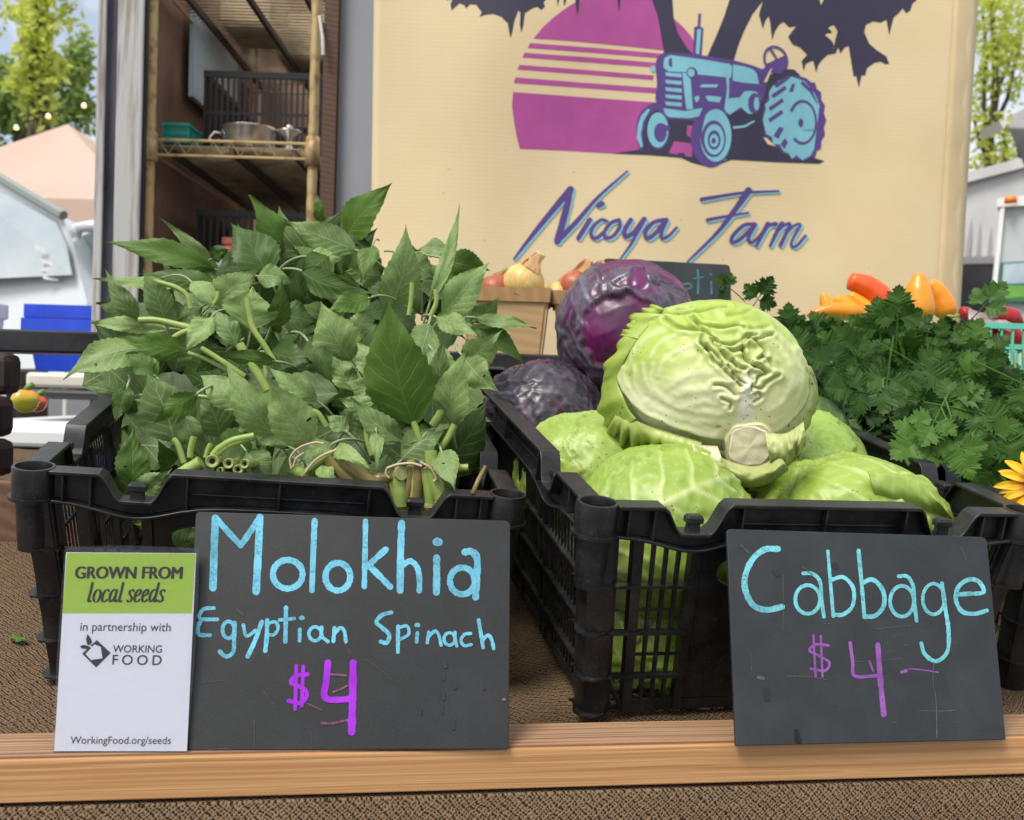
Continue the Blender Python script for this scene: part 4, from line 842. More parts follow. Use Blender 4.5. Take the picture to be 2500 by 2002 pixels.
def text_mesh(body, bold=0.0, shear=0.0, space=1.0):
    cu = bpy.data.curves.new("txt", 'FONT'); cu.body = body; cu.offset = bold; cu.shear = shear; cu.space_character = space; cu.resolution_u = 5
    o = bpy.data.objects.new("txt", cu); COL.objects.link(o); dg = bpy.context.evaluated_depsgraph_get(); me = o.evaluated_get(dg).to_mesh()
    vs = np.array([tuple(v.co) for v in me.vertices]); fs = [tuple(p.vertices) for p in me.polygons]; o.evaluated_get(dg).to_mesh_clear(); bpy.data.objects.remove(o); bpy.data.curves.remove(cu)
    vs[:, :2] -= vs[:, :2].min(0); vs[:, :2] /= vs[:, :2].max(0); return vs, fs
def put_text(name, body, box, off, mat, **kw):   # box: (x0,ytop)-(x1,ytop2)-(x0b,ybot) parallelogram corners in zoom space
    vs, fs = text_mesh(body, **kw); (x0, y0), (x1, y1), (xb, yb) = box; mb = MB(); V = []
    for u, v, _ in vs:
        t = 1-v; V.append(plC.at(*cv6(x0+(x1-x0)*u+(xb-x0)*t, y0+(y1-y0)*u+(yb-y0)*t), off))
    mb.add(V, fs); orient(mb); return mb.build(name, mat, PAP)
for q_, dx_ in enumerate((-4, 0, 4)): put_text("heading_text", "GROWN FROM", ((452+dx_, 566), (1084+dx_, 568), (446+dx_, 638)), .0012+.00004*q_, M_INK)
put_text("partner_text", "in partnership with", ((480, 898), (1016, 902), (474, 964)), .0009, M_INK)
put_text("brand_text", "WORKING", ((672, 1033), (964, 1035), (668, 1077)), .0009, M_INK, bold=.006)
put_text("brand_text", "FOOD", ((670, 1090), (962, 1093), (666, 1150)), .0009, M_INK, space=1.45, bold=.006)
put_text("web_text", "WorkingFood.org/seeds", ((420, 1575), (1016, 1577), (416, 1633)), .0009, M_INK)
# slanted thick-and-thin lettering of "local seeds", a broad nib drawn stroke by stroke
def nib(mb, pts, base, off, ang=75, thin=.22):
    p = [np.array(q) for q in spline(pts, 7)]; vs = []; N_ = len(p); OFFS[0] += .000004
    for i in range(N_):
        t = p[min(i+1, N_-1)]-p[max(i-1, 0)]; ln = np.hypot(*t); t = t/ln if ln > 1e-6 else np.array((1., 0)); nn_ = np.array((-t[1], t[0]))
        w = base*(thin+(1-thin)*abs(math.sin(math.atan2(t[1], t[0])-R(ang-75)))**1.6)
        vs += [plC.at(*cv6(*(p[i]+nn_*w/2)), .0012+OFFS[0]*.3), plC.at(*cv6(*(p[i]-nn_*w/2)), .0012+OFFS[0]*.3)]
    mb.add(vs, [(2*i, 2*i+1, 2*i+3, 2*i+2) for i in range(N_-1)])
def sl(x, y, x0=0): return (x0+x-(y-777)*.22, y)
mb = MB(); B_ = 15
def lt(ch, x):
    Y0, XH, AS = 776, 702, 660
    if ch == 'l': nib(mb, [sl(x+8, AS), sl(x+8, 720), sl(x+6, 765), sl(x+14, Y0), sl(x+24, 768)], B_, 0)
    if ch == 'o': nib(mb, [sl(*p) for p in ell(x+20, 740, 19, 37, 20, 0, 360)]+[sl(x+39, 740)], B_, 0)
    if ch == 'c': nib(mb, [sl(x+36, 715), sl(x+28, 703), sl(x+12, 712), sl(x+4, 742), sl(x+10, 772), sl(x+24, 775), sl(x+38, 760)], B_, 0)
    if ch == 'a': nib(mb, [sl(x+36, 712), sl(x+22, 702), sl(x+7, 722), sl(x+4, 752), sl(x+12, 775), sl(x+26, 765), sl(x+37, 735)], B_, 0); nib(mb, [sl(x+38, 702), sl(x+36, 740), sl(x+37, 768), sl(x+44, 775), sl(x+54, 764)], B_, 0)
    if ch == 's': nib(mb, [sl(x+30, 716), sl(x+20, 703), sl(x+6, 712), sl(x+8, 730), sl(x+24, 750), sl(x+24, 768), sl(x+10, 777), sl(x+0, 764)], B_, 0)
    if ch == 'e': nib(mb, [sl(x+6, 745), sl(x+26, 732), sl(x+32, 712), sl(x+22, 702), sl(x+8, 718), sl(x+4, 748), sl(x+12, 774), sl(x+26, 774), sl(x+38, 760)], B_, 0)
    if ch == 'd': nib(mb, [sl(x+36, 712), sl(x+22, 702), sl(x+7, 722), sl(x+4, 752), sl(x+12, 775), sl(x+26, 765), sl(x+37, 735)], B_, 0); nib(mb, [sl(x+40, AS), sl(x+38, 720), sl(x+37, 768), sl(x+44, 775), sl(x+52, 764)], B_, 0)
x = 516
for ch, adv in (('l', 30), ('o', 46), ('c', 42), ('a', 54), ('l', 30), (' ', 20), ('s', 36), ('e', 42), ('e', 42), ('d', 54), ('s', 30)): lt(ch, x); x += adv*1.06
orient(mb); mb.build("script_text", M_INK, PAP)
cpoly("logo_mark", [(575, 1003), (657, 1080), (570, 1166), (488, 1084)], .0009, M_INK); cpoly("logo_mark", [(562, 1030), (598, 1044), (608, 1112), (540, 1122), (508, 1086)], .00115, M_PAPER)
cpoly("logo_mark", [(519, 968), (536, 988), (545, 1012), (537, 1042), (517, 1028), (511, 998)], .00105, M_INK); cpoly("logo_mark", [(473, 1042), (492, 1032), (518, 1036), (545, 1052), (510, 1056), (488, 1052)], .0012, M_INK); cpoly("logo_mark", [(533, 1030), (556, 1052), (548, 1058), (527, 1036)], .0013, M_PAPER)
lam = [(384, 448), (560, 446), (760, 440), (1000, 450), (1182, 456), (1178, 700), (1158, 1100), (1110, 1664), (309, 1664), (340, 1060)]
mb = MB(); q = [cv6(*p) for p in lam]; f_ = [plC.at(*p, .0022) for p in q]; n_ = len(q); b2 = [plC.at(*p, -.0002) for p in q]
mb.add(f_+b2, [tuple(range(n_-1, -1, -1))]+[tuple(range(n_, 2*n_))]+[(k, (k+1) % n_, (k+1) % n_+n_, k+n_) for k in range(n_)]); mb.build("laminate_sleeve", M_LAM, card)
# ================================================================== farm banner
def banner_mat():
    m, nt, n, l, b = newmat("cream_banner_vinyl"); v = texco(n, l)
    w = n.new("ShaderNodeTexWave"); w.bands_direction = 'Z'; w.inputs["Scale"].default_value = 31; w.inputs["Distortion"].default_value = 1.2; w.inputs["Detail"].default_value = 2; l.new(v, w.inputs[0])
    f = nnoise(n, l, v, 3, 4); g = nnoise(n, l, v, 180, 3)
    c = mixc(n, l, ramp(n, l, f, [(.35, 0), (.7, 1)]), (.65, .515, .30), (.72, .585, .36)); c = mixc(n, l, ramp(n, l, w.outputs["Fac"], [(.0, .16), (.35, 0)]), c, (.60, .46, .25))
    st = n.new("ShaderNodeTexVoronoi"); l.new(v, st.inputs[0]); st.inputs["Scale"].default_value = 16; c = mixc(n, l, math_(n, l, 'MULTIPLY', math_(n, l, 'LESS_THAN', st.outputs["Distance"], .06), .3), c, (.3, .22, .12))
    l.new(c, b.inputs["Base Color"]); b.inputs["Roughness"].default_value = .55; b.inputs["Specular IOR Level"].default_value = .3
    bump(n, l, b, math_(n, l, 'ADD', math_(n, l, 'MULTIPLY', w.outputs["Fac"], .28), g), .16, .0012); return m
M_BAN = banner_mat()
def ink(name, c): return simple(name, c, .5, tuple(x*.85 for x in c), 14, bs=120, bstr=.1)
I_MAG, I_NAVY, I_PUR, I_BLU, I_CRM = ink("magenta_print", (.42, .062, .275)), ink("navy_print", (.026, .021, .052)), ink("purple_print", (.088, .042, .215)), ink("light_blue_print", (.20, .50, .58)), ink("cream_print", (.70, .55, .30))
plB = plane3(W(908, 500, 2.27), W(2370, 500, 2.40), W(1640, 0, 2.335))
def bz_(px, py):                  # gentle sag waves of the hanging vinyl
    return .010*math.sin((px-900)*.0042)+.006*math.sin(px*.011+py*.004)+.004*math.sin(py*.009+1)
def bn(px, py, off=0.0): return plB.at(px, py, off+bz_(px, py))
ban = thing("farm_banner", "large cream banner printed with a tractor, a pink sun and the words Nicoya Farm", "banner", plB.at(1640, 1050))
nx, ny = 80, 60; rows = []
for i in range(ny+1):
    v = i/ny; py = -260+v*1330; r = []
    xl = 913-(py)*.012; xr = 2388-max(py, -200)*.058
    for j in range(nx+1):
        px = xl+(xr-xl)*j/nx; e = max(0, (px-(xr-62))/62)
        r.append(bn(px, py, -.014*e*e if e > 0 else 0))
    rows.append(r)
mb = MB(); mb.grid([list(reversed(r)) for r in rows]); mb.build("cloth", M_BAN, ban, smooth=True, solid=.0012)
rows = []
for i in range(ny+1):
    py = -260+i/ny*1330; xr = 2388-max(py, -200)*.058; rows.append([bn(xr-4-56*q, py, .0028-.016*((1-q)**2)+.0012*math.sin(py*.045)*(1-q)) for q in (0, .3, .7, 1)]+[bn(xr-60.2, py, .0012)])
mb = MB(); mb.grid(rows); mb.build("folded_hem", simple("banner_hem_vinyl", (.56, .43, .235), .55, (.62, .48, .27), 6, bs=60, bstr=.2), ban, smooth=True)
def densify(pts, step=26):
    o = []
    for a, b in zip(pts, pts[1:]+pts[:1]):
        k = max(1, int(math.hypot(b[0]-a[0], b[1]-a[1])/step))
        for q in range(k): o.append((a[0]+(b[0]-a[0])*q/k, a[1]+(b[1]-a[1])*q/k))
    return o
cvb = zc(1000, 0, 1.96); BO = [.0010]
def bpoly(mb, pts, z=True, up=.0004):
    """a printed patch that follows the waves: clipped into a fine mesh"""
    q = [cvb(*p) for p in pts] if z else pts
    BO[0] += .000012; bmx = bmesh.new(); fc = bmx.faces.new([bmx.verts.new((p[0], p[1], 0)) for p in densify(q, 60)])
    bmesh.ops.triangulate(bmx, faces=[fc])
    xs, ys = [p[0] for p in q], [p[1] for p in q]
    for ax, lo, hi in ((0, min(xs), max(xs)), (1, min(ys), max(ys))):
        k = math.ceil(lo/40)*40
        while k < hi:
            bmesh.ops.bisect_plane(bmx, geom=list(bmx.verts)+list(bmx.edges)+list(bmx.faces), plane_co=(k, 0, 0) if ax == 0 else (0, k, 0), plane_no=(1, 0, 0) if ax == 0 else (0, 1, 0)); k += 40
    bmx.verts.index_update(); mb.add([bn(v.co.x, v.co.y, BO[0]) for v in bmx.verts], [tuple(v.index for v in f.verts) for f in bmx.faces]); bmx.free()
def layer(name, mat, polys, z=True):
    mb = MB(); 
    for p in polys: bpoly(mb, p, z)
    BO[0] += .00006; orient(mb); return mb.build(name, mat, ban)
layer("printed_sun", I_MAG, [[(1130, -110), (980, -140), (860, -70), (830, -10), (760, 30), (690, 82), (640, 128), (592, 185), (750, 195), (900, 208), (1060, 224), (1215, 242), (1370, 262), (1362, 200), (1345, 170), (1310, 130), (1265, 88), (1230, 20)],
    [(576, 206), (900, 230), (1205, 256), (1200, 279), (900, 254), (566, 230)], [(550, 252), (900, 277), (1195, 301), (1190, 324), (900, 302), (540, 275)], [(525, 310), (860, 336), (1170, 361), (1165, 383), (860, 358), (517, 333)], [(506, 370), (850, 397), (1182, 421), (1180, 447), (850, 422), (499, 397)],
    [(495, 440), (850, 466), (1180, 490), (1150, 720), (980, 735), (760, 722), (527, 712), (512, 650), (500, 585), (490, 510)]])
layer("printed_tree", I_NAVY, [[(1115, -150), (1140, -60), (1160, 0), (1185, 70), (1200, 150), (1218, 255), (1370, 275), (1325, 225), (1285, 160), (1264, 90), (1258, 0), (1262, -150)], [(1560, -150), (1530, 0), (1505, 80), (1470, 165), (1422, 275), (1490, 300), (1548, 300), (1572, 220), (1600, 150), (1640, 70), (1690, 5), (1740, -150)],
    [(150, -150), (178, 0), (205, -5), (196, 20), (200, 50), (222, 30), (240, 15), (262, 25), (270, 40), (290, 20), (318, 22), (345, 58), (335, 80), (365, 70), (400, 66), (440, 80), (450, 92), (470, 110), (476, 150), (483, 182), (492, 150), (500, 105), (520, 50), (530, 60), (528, 120), (535, 157), (544, 120), (552, 62), (590, 38), (612, 32), (630, 48), (648, 30), (640, 10), (655, -5), (640, -20), (620, -150)],
    [(700, -60), (706, 8), (709, 30), (714, 5), (722, -60)], [(733, -60), (738, 20), (742, 28), (748, 8), (760, -60)], [(788, -60), (797, 40), (803, 76), (810, 40), (818, -60)], [(990, -60), (997, 30), (1002, 62), (1007, 30), (1014, -60)]])
P_ = lambda L_: [((x-1000)*1.96, y*1.96) for x, y in L_]
layer("printed_foliage", I_NAVY, [[(1690, -150), (1692, 0), (1680, 40), (1672, 70), (1690, 138), (1702, 100), (1718, 76), (1726, 110), (1735, 192), (1748, 150), (1768, 118), (1790, 104), (1815, 130), (1852, 125), (1830, 150), (1812, 176), (1832, 212), (1870, 228), (1902, 262), (1876, 292), (1886, 338), (1896, 305), (1912, 296), (1932, 290), (1945, 346), (1956, 310), (1972, 288), (2000, 262), (2040, 255), (2050, 225)]+P_([(2052, 130), (2062, 116), (2072, 112), (2082, 175), (2084, 188), (2090, 184), (2097, 214), (2103, 184), (2112, 184), (2117, 166), (2135, 153), (2150, 150), (2162, 157), (2171, 155), (2164, 138), (2140, 122), (2122, 106), (2110, 78), (2114, 60), (2132, 52), (2150, 55), (2164, 48), (2171, 86), (2177, 60), (2182, 42), (2196, 30), (2204, 20), (2212, 32), (2222, 26), (2228, 8), (2238, 0), (2240, -76)])])
layer("printed_gaps", I_CRM, [[(1985, 165), (2005, 130), (2030, 122), (2048, 150), (2038, 185), (2028, 232), (2014, 222), (2005, 196), (1984, 188)], [(1962, 0), (1968, 24), (1976, 10), (1985, -20), (1970, -30)]])
layer("printed_ground", I_NAVY, [[(975, 735), (1100, 715), (1180, 700), (1240, 735), (1265, 676), (1350, 688), (1350, 752), (1440, 798), (1530, 758), (1640, 742), (1665, 672), (1690, 655), (1715, 690), (1726, 745), (1800, 760), (1985, 770), (1962, 783), (1760, 776), (1540, 764), (1440, 802), (1350, 778), (1300, 755), (1150, 742)], [(1120, 560), (1180, 500), (1230, 570), (1380, 575), (1540, 545), (1690, 470), (1690, 400), (1720, 360), (1790, 330), (1840, 332), (1868, 358), (1900, 500), (1730, 660), (1690, 655), (1665, 672), (1640, 742), (1530, 762), (1350, 752), (1350, 688), (1265, 676), (1240, 735), (1100, 717)]])
layer("printed_sun_patch", I_MAG, [[(1266, 676), (1352, 686), (1352, 752), (1240, 732)], [(1328, 600), (1352, 602), (1350, 660), (1326, 648)]])
gear = [(1880+ (102+(6 if k % 2 else -4))*math.cos(R(a))+6, 575+(200+(8 if k % 2 else -6))*math.sin(R(a))) for k, a in enumerate(range(-70, 80, 10))]
layer("printed_wheel_outer", I_PUR, [gear+[(1880, 770), (1830, 752), (1790, 735), (1745, 690), (1700, 650), (1688, 560), (1698, 500), (1712, 470), (1730, 425), (1760, 388), (1810, 364), (1860, 362), (1900, 375)], [(1180, 290), (1190, 268), (1215, 252), (1300, 254), (1430, 268), (1560, 290), (1640, 312), (1690, 332), (1712, 395), (1700, 450), (1690, 485), (1600, 520), (1540, 545), (1440, 565), (1360, 577), (1230, 570), (1205, 560), (1185, 522), (1176, 470), (1184, 400), (1178, 330)], [(1355, 275), (1362, 130), (1378, 125), (1382, 65), (1395, 65), (1391, 126), (1406, 135), (1396, 278)], [(1085, 600), (1095, 560), (1110, 530), (1140, 505), (1175, 490), (1190, 520), (1150, 545), (1130, 580), (1118, 640), (1120, 712), (1100, 716), (1090, 670)], ell(1442, 660, 97, 141, 34), ell(1190, 628, 54, 88, 26)])
layer("printed_lights", I_BLU, [[(1735, 415), (1770, 385), (1830, 368), (1890, 388), (1940, 450), (1962, 505), (1930, 480), (1890, 452), (1850, 455), (1822, 500), (1812, 560), (1820, 640), (1850, 690), (1900, 715), (1935, 715), (1918, 745), (1880, 766), (1850, 742), (1830, 762), (1815, 735), (1790, 725), (1770, 690), (1740, 690), (1735, 655), (1705, 640), (1710, 600), (1690, 575), (1705, 520), (1700, 500), (1722, 480), (1720, 440)], ell(1878, 585, 58, 92, 26),
    [(1215, 300), (1222, 275), (1250, 264), (1400, 284), (1530, 306), (1545, 320), (1538, 372), (1380, 356), (1375, 335), (1345, 322), (1325, 345), (1240, 342), (1216, 325)], [(1548, 308), (1600, 318), (1640, 330), (1662, 352), (1672, 402), (1600, 396), (1546, 386)]]+[[(1222, y), (1302, y+6), (1302, y+24), (1228, y+17)] for y in (346, 382, 418, 452, 486)]+[[(1306, 348), (1335, 352), (1345, 380), (1356, 522), (1325, 524), (1312, 420)], [(1215, 518), (1320, 532), (1402, 516), (1386, 556), (1340, 566), (1240, 560), (1222, 545)], [(1388, 412), (1400, 404), (1476, 404), (1470, 418), (1395, 418)], [(1415, 462), (1425, 458), (1492, 464), (1484, 490), (1430, 484)], [(1364, 462), (1384, 458), (1388, 472), (1376, 490), (1366, 484)], [(1512, 350), (1530, 352), (1528, 450), (1518, 545), (1506, 520), (1520, 420)], [(1515, 472), (1580, 466), (1600, 440), (1625, 434), (1660, 440), (1678, 470), (1676, 510), (1655, 545), (1620, 545), (1585, 512), (1530, 550), (1512, 520)], [(1370, 255), (1376, 142), (1395, 138), (1386, 260)], ell(1165, 330, 13, 16, 14), ell(1465, 648, 75, 126, 30), [(1088, 660), (1092, 600), (1108, 555), (1140, 520), (1150, 525), (1118, 580), (1106, 640), (1116, 700), (1106, 706)], ell(1188, 622, 50, 84, 26), [(1545, 606), (1600, 600), (1650, 575), (1652, 582), (1605, 610), (1550, 616)]])
tread = [[(1725+a, 470+b), (1790+a, 425+b), (1800+a, 440+b), (1735+a, 486+b)] for a, b in ((20, -65), (5, -15), (-8, 45), (-10, 100))]+[[(1740, 650), (1770, 605), (1790, 615), (1765, 665)], [(1775, 690), (1795, 660), (1810, 680), (1795, 712)], [(1815, 440), (1830, 400), (1845, 400), (1835, 440)], [(1880, 385), (1925, 430), (1955, 500), (1945, 490), (1915, 440), (1872, 400)]]
layer("printed_shades", I_PUR, tread+[ell(1880, 585, 70, 108, 30, -150, 130)+list(reversed(ell(1882, 585, 58, 94, 30, -150, 130))), ell(1872, 588, 12, 21, 14), ell(1350, 348, 25, 27, 18), ell(1650, 495, 30, 50, 22), ell(1455, 664, 58, 88, 28), [(1240, 285), (1255, 275), (1244, 300), (1256, 322), (1240, 312)], [(1395, 545), (1420, 535), (1400, 620), (1398, 700), (1388, 640)], ell(1752, 285, 58, 70, 18, 0, 180, rot=-25)+list(reversed(ell(1752, 285, 47, 58, 18, 0, 180, rot=-25))), ell(1752, 285, 58, 70, 18, 180, 359.9, rot=-25)+list(reversed(ell(1752, 285, 47, 58, 18, 180, 359.9, rot=-25))), [(1688, 396), (1668, 332), (1690, 330), (1728, 300), (1752, 282), (1800, 300), (1800, 312), (1760, 300), (1742, 320), (1704, 396)], [(1752, 282), (1722, 236), (1732, 230), (1762, 280)], [(1752, 284), (1784, 340), (1776, 342), (1744, 292)]])
layer("printed_details", I_BLU, [ell(1347, 348, 17, 20, 16), ell(1660, 496, 13, 33, 16), ell(1458, 667, 47, 73, 26)])
layer("printed_details", I_PUR, [ell(1457, 670, 31, 47, 22), ell(1200, 634, 30, 46, 20), [(1210, 590), (1250, 610), (1246, 628), (1222, 622), (1212, 640)]])
layer("printed_details", I_BLU, [ell(1457, 672, 21, 31, 18)]); layer("printed_details", I_PUR, [ell(1455, 674, 11, 15, 14)]); 
layer("printed_details", I_CRM, [[(1694, 394), (1722, 338), (1736, 322), (1712, 392)]])
# lettering: brush strokes with a light blue drop shadow
LET = [([(500, 1238), (560, 1160), (640, 1060), (770, 905)], (10, 32)), ([(768, 908), (752, 990), (728, 1080), (708, 1152)], (30, 34)), ([(706, 1152), (790, 1070), (900, 945), (1042, 818)], (30, 8)), ([(862, 1052), (835, 1095), (808, 1138)], (24, 22)), ([(905, 982), (920, 975)], 26), ([(945, 1058), (915, 1052), (880, 1085), (868, 1122), (890, 1140), (930, 1112)], (14, 20)), ([(1000, 1052), (962, 1068), (932, 1110), (942, 1138), (975, 1128), (1005, 1085), (1002, 1052)], 18), ([(1058, 1052), (1030, 1100), (1034, 1132), (1072, 1112), (1120, 1050)], 22), ([(1122, 1048), (1090, 1110), (1058, 1170), (1010, 1236)], (24, 8)), ([(1215, 1052), (1165, 1066), (1128, 1110), (1140, 1140), (1180, 1112), (1225, 1054)], 20), ([(1228, 1052), (1205, 1110), (1210, 1140), (1240, 1128), (1278, 1088)], (22, 12)),
    ([(1398, 954), (1480, 940), (1600, 922), (1766, 914)], (20, 10)), ([(1622, 912), (1560, 1000), (1470, 1115), (1330, 1252)], (34, 9)), ([(1426, 1052), (1510, 1036), (1620, 1018)], (18, 10)), ([(1648, 1072), (1600, 1078), (1552, 1122), (1540, 1155), (1575, 1150), (1650, 1080)], 18), ([(1652, 1074), (1622, 1135), (1640, 1160), (1690, 1110)], (22, 12)), ([(1715, 1072), (1688, 1120), (1660, 1176)], (24, 14)), ([(1690, 1112), (1722, 1078), (1752, 1072)], (10, 22)), ([(1782, 1070), (1752, 1120), (1726, 1176)], (24, 14)), ([(1748, 1120), (1790, 1080), (1820, 1072), (1800, 1120), (1775, 1172)], (12, 20)), ([(1795, 1125), (1840, 1080), (1870, 1076), (1838, 1135), (1826, 1172), (1850, 1178), (1894, 1128)], (12, 14))]
for nm, mt, dx, dy in (("lettering_shadow", I_BLU, 8, 6), ("lettering", I_PUR, 0, 0)):
    mb = MB(); OFFS[0] = BO[0]
    for pts, w in LET:
        q = [cvb(x+dx, y+dy) for x, y in pts]; stroke(mb, q, (tuple(k/1.96 for k in w) if hasattr(w, '__len__') else w/1.96), bn, jit=.08)
    BO[0] = OFFS[0]+.00006; orient(mb); mb.build(nm, mt, ban)
# ================================================================== molokhia
def leaf_mat():
    m, nt, n, l, b = newmat("molokhia_leaf"); t = n.new("ShaderNodeTexCoord"); sx = n.new("ShaderNodeSeparateXYZ"); l.new(t.outputs["UV"], sx.inputs[0])
    u = sx.outputs[0]; v = math_(n, l, 'ABSOLUTE', math_(n, l, 'SUBTRACT', math_(n, l, 'MULTIPLY', sx.outputs[1], 2.0), 1.0))
    ob = texco(n, l); wob = nnoise(n, l, ob, 40, 2); f2 = nnoise(n, l, ob, 260, 4, .6)
    ph = math_(n, l, 'SUBTRACT', u, math_(n, l, 'MULTIPLY', math_(n, l, 'POWER', v, .8), .24)); ph = math_(n, l, 'ADD', math_(n, l, 'MULTIPLY', ph, 7.5), math_(n, l, 'MULTIPLY', wob, .5))
    fr = math_(n, l, 'ABSOLUTE', math_(n, l, 'SUBTRACT', math_(n, l, 'FRACT', ph), .5))
    side = math_(n, l, 'MULTIPLY', ramp(n, l, fr, [(.015, 1), (.07, 0)]), ramp(n, l, v, [(.55, 1), (.97, 0)]))
    mid = ramp(n, l, math_(n, l, 'ADD', v, math_(n, l, 'MULTIPLY', u, .02)), [(.022, 1), (.055, 0)])
    tert = n.new("ShaderNodeTexVoronoi"); tert.feature = 'DISTANCE_TO_EDGE'; tert.inputs["Scale"].default_value = 260; l.new(ob, tert.inputs[0])
    tv = ramp(n, l, tert.outputs["Distance"], [(.0, 1), (.12, 0)])
    vein = math_(n, l, 'MAXIMUM', side, mid)
    at = n.new("ShaderNodeAttribute"); at.attribute_name = "Col"; sc = n.new("ShaderNodeSeparateColor"); l.new(at.outputs["Color"], sc.inputs[0]); tone = sc.outputs[0]
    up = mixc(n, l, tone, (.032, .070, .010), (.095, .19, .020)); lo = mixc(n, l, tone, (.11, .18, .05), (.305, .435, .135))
    up = mixc(n, l, math_(n, l, 'MULTIPLY', vein, .45), up, (.17, .26, .07)); lo = mixc(n, l, math_(n, l, 'MULTIPLY', vein, .75), lo, (.40, .48, .28)); lo = mixc(n, l, math_(n, l, 'MULTIPLY', tv, .14), lo, (.08, .13, .06))
    c = mixc(n, l, sc.outputs[1], up, lo); c = mixc(n, l, ramp(n, l, f2, [(.35, .22), (.6, 0)]), c, (.03, .06, .02))
    br = nnoise(n, l, ob, 16, 3); c = mixc(n, l, math_(n, l, 'MULTIPLY', ramp(n, l, br, [(.55, 0), (.75, 1)]), .3), c, (.14, .18, .04))
    l.new(c, b.inputs["Base Color"]); b.inputs["Roughness"].default_value = .5; b.inputs["Specular IOR Level"].default_value = .36
    puck = math_(n, l, 'MULTIPLY', math_(n, l, 'SINE', math_(n, l, 'MULTIPLY', ph, 6.2832)), ramp(n, l, v, [(.1, .2), (.6, 1)]))
    sgn = math_(n, l, 'SUBTRACT', math_(n, l, 'MULTIPLY', sc.outputs[1], 2.0), 1.0)
    h = math_(n, l, 'ADD', math_(n, l, 'MULTIPLY', math_(n, l, 'MULTIPLY', vein, 1.0), sgn), math_(n, l, 'MULTIPLY', puck, .35)); h = math_(n, l, 'ADD', h, math_(n, l, 'MULTIPLY', f2, .35))
    bump(n, l, b, h, .4, .001); add_transl(nt, n, l, b, .2, c); return m
M_LEAF = leaf_mat()
M_STEM = simple("green_stem", (.20, .31, .055), .4, (.30, .38, .10), 40, bs=200, bstr=.15, bd=.0006); M_STEMB = simple("brown_green_stem", (.13, .10, .03), .35, (.22, .17, .05), 35, bs=150)
M_PITH = simple("cut_stem_end", (.36, .38, .16), .7, (.24, .24, .08), 160); M_PITHD = simple("hollow_stem_core", (.05, .055, .015), .8); M_BAND = simple("tan_rubber_band", (.50, .38, .25), .5)
def leaf_geo(mb, B, T, w, under, tone, nrm, sag=.12, fold=.25, wav=1.0, holes=0, nu=34):
    B, T = Vector(B), Vector(T); ax = T-B; L = ax.length; ax.normalize(); nrm = (nrm-ax*nrm.dot(ax)).normalized(); lat = ax.cross(nrm)
    NV = 9; vs, uv, col = [], [], []; ph = rnd(0, 50); tw = rnd(-.35, .35); side = rnd(-.12, .12)
    for i in range(nu+1):
        u = i/nu; prof = math.sin(math.pi/2*min(u/.34, 1))**.75 if u < .34 else math.cos(math.pi/2*(u-.34)/.66)**1.4; prof = max(prof, .012)
        k = (i % 3)/3.0; tooth = 1+.13*(k-.35)*(1 if 0 < u < .97 else 0)
        for j in range(NV):
            v = -1+2*j/(NV-1); vv = v; hw = w*.5*prof*(tooth if abs(v) == 1 else 1.0)
            z = -sag*L*(4*u*(1-u))*-.5-sag*L*u*u*.6
            z += fold*hw*abs(vv)*(.6+.4*math.cos(u*3))-fold*.6*hw*vv*vv
            z += wav*.0032*mnoise.noise(Vector((u*5+ph, vv*1.6, ph)))*(.3+abs(vv))+wav*.0045*math.sin(u*11+ph+vv*2)*abs(vv)**2*.4
            z += tw*hw*vv*(u-.4)
            a_ = side*L*math.sin(math.pi*u)*.5
            shift = .18*hw*abs(vv)      # teeth lean to the tip
            p = B+ax*(u*L+shift*(1-u))+lat*(vv*hw+a_)+nrm*z
            vs.append(p); uv.append((u, vv*.5+.5)); col.append((tone, under, 0))
    fs = []
    hs = [(random.randint(6, nu-8), random.randint(1, NV-3)) for _ in range(holes)]
    for i in range(nu):
        for j in range(NV-1):
            if (i, j) in hs: continue
            fs.append((i*NV+j, i*NV+j+1, (i+1)*NV+j+1, (i+1)*NV+j))
    mb.add(vs, fs, uv, col)
random.seed(21)
ZL = lambda x, y: (150+x/1.875, 450+y/1.875)
def zz_(z): return .915+(z-.83)*1.12
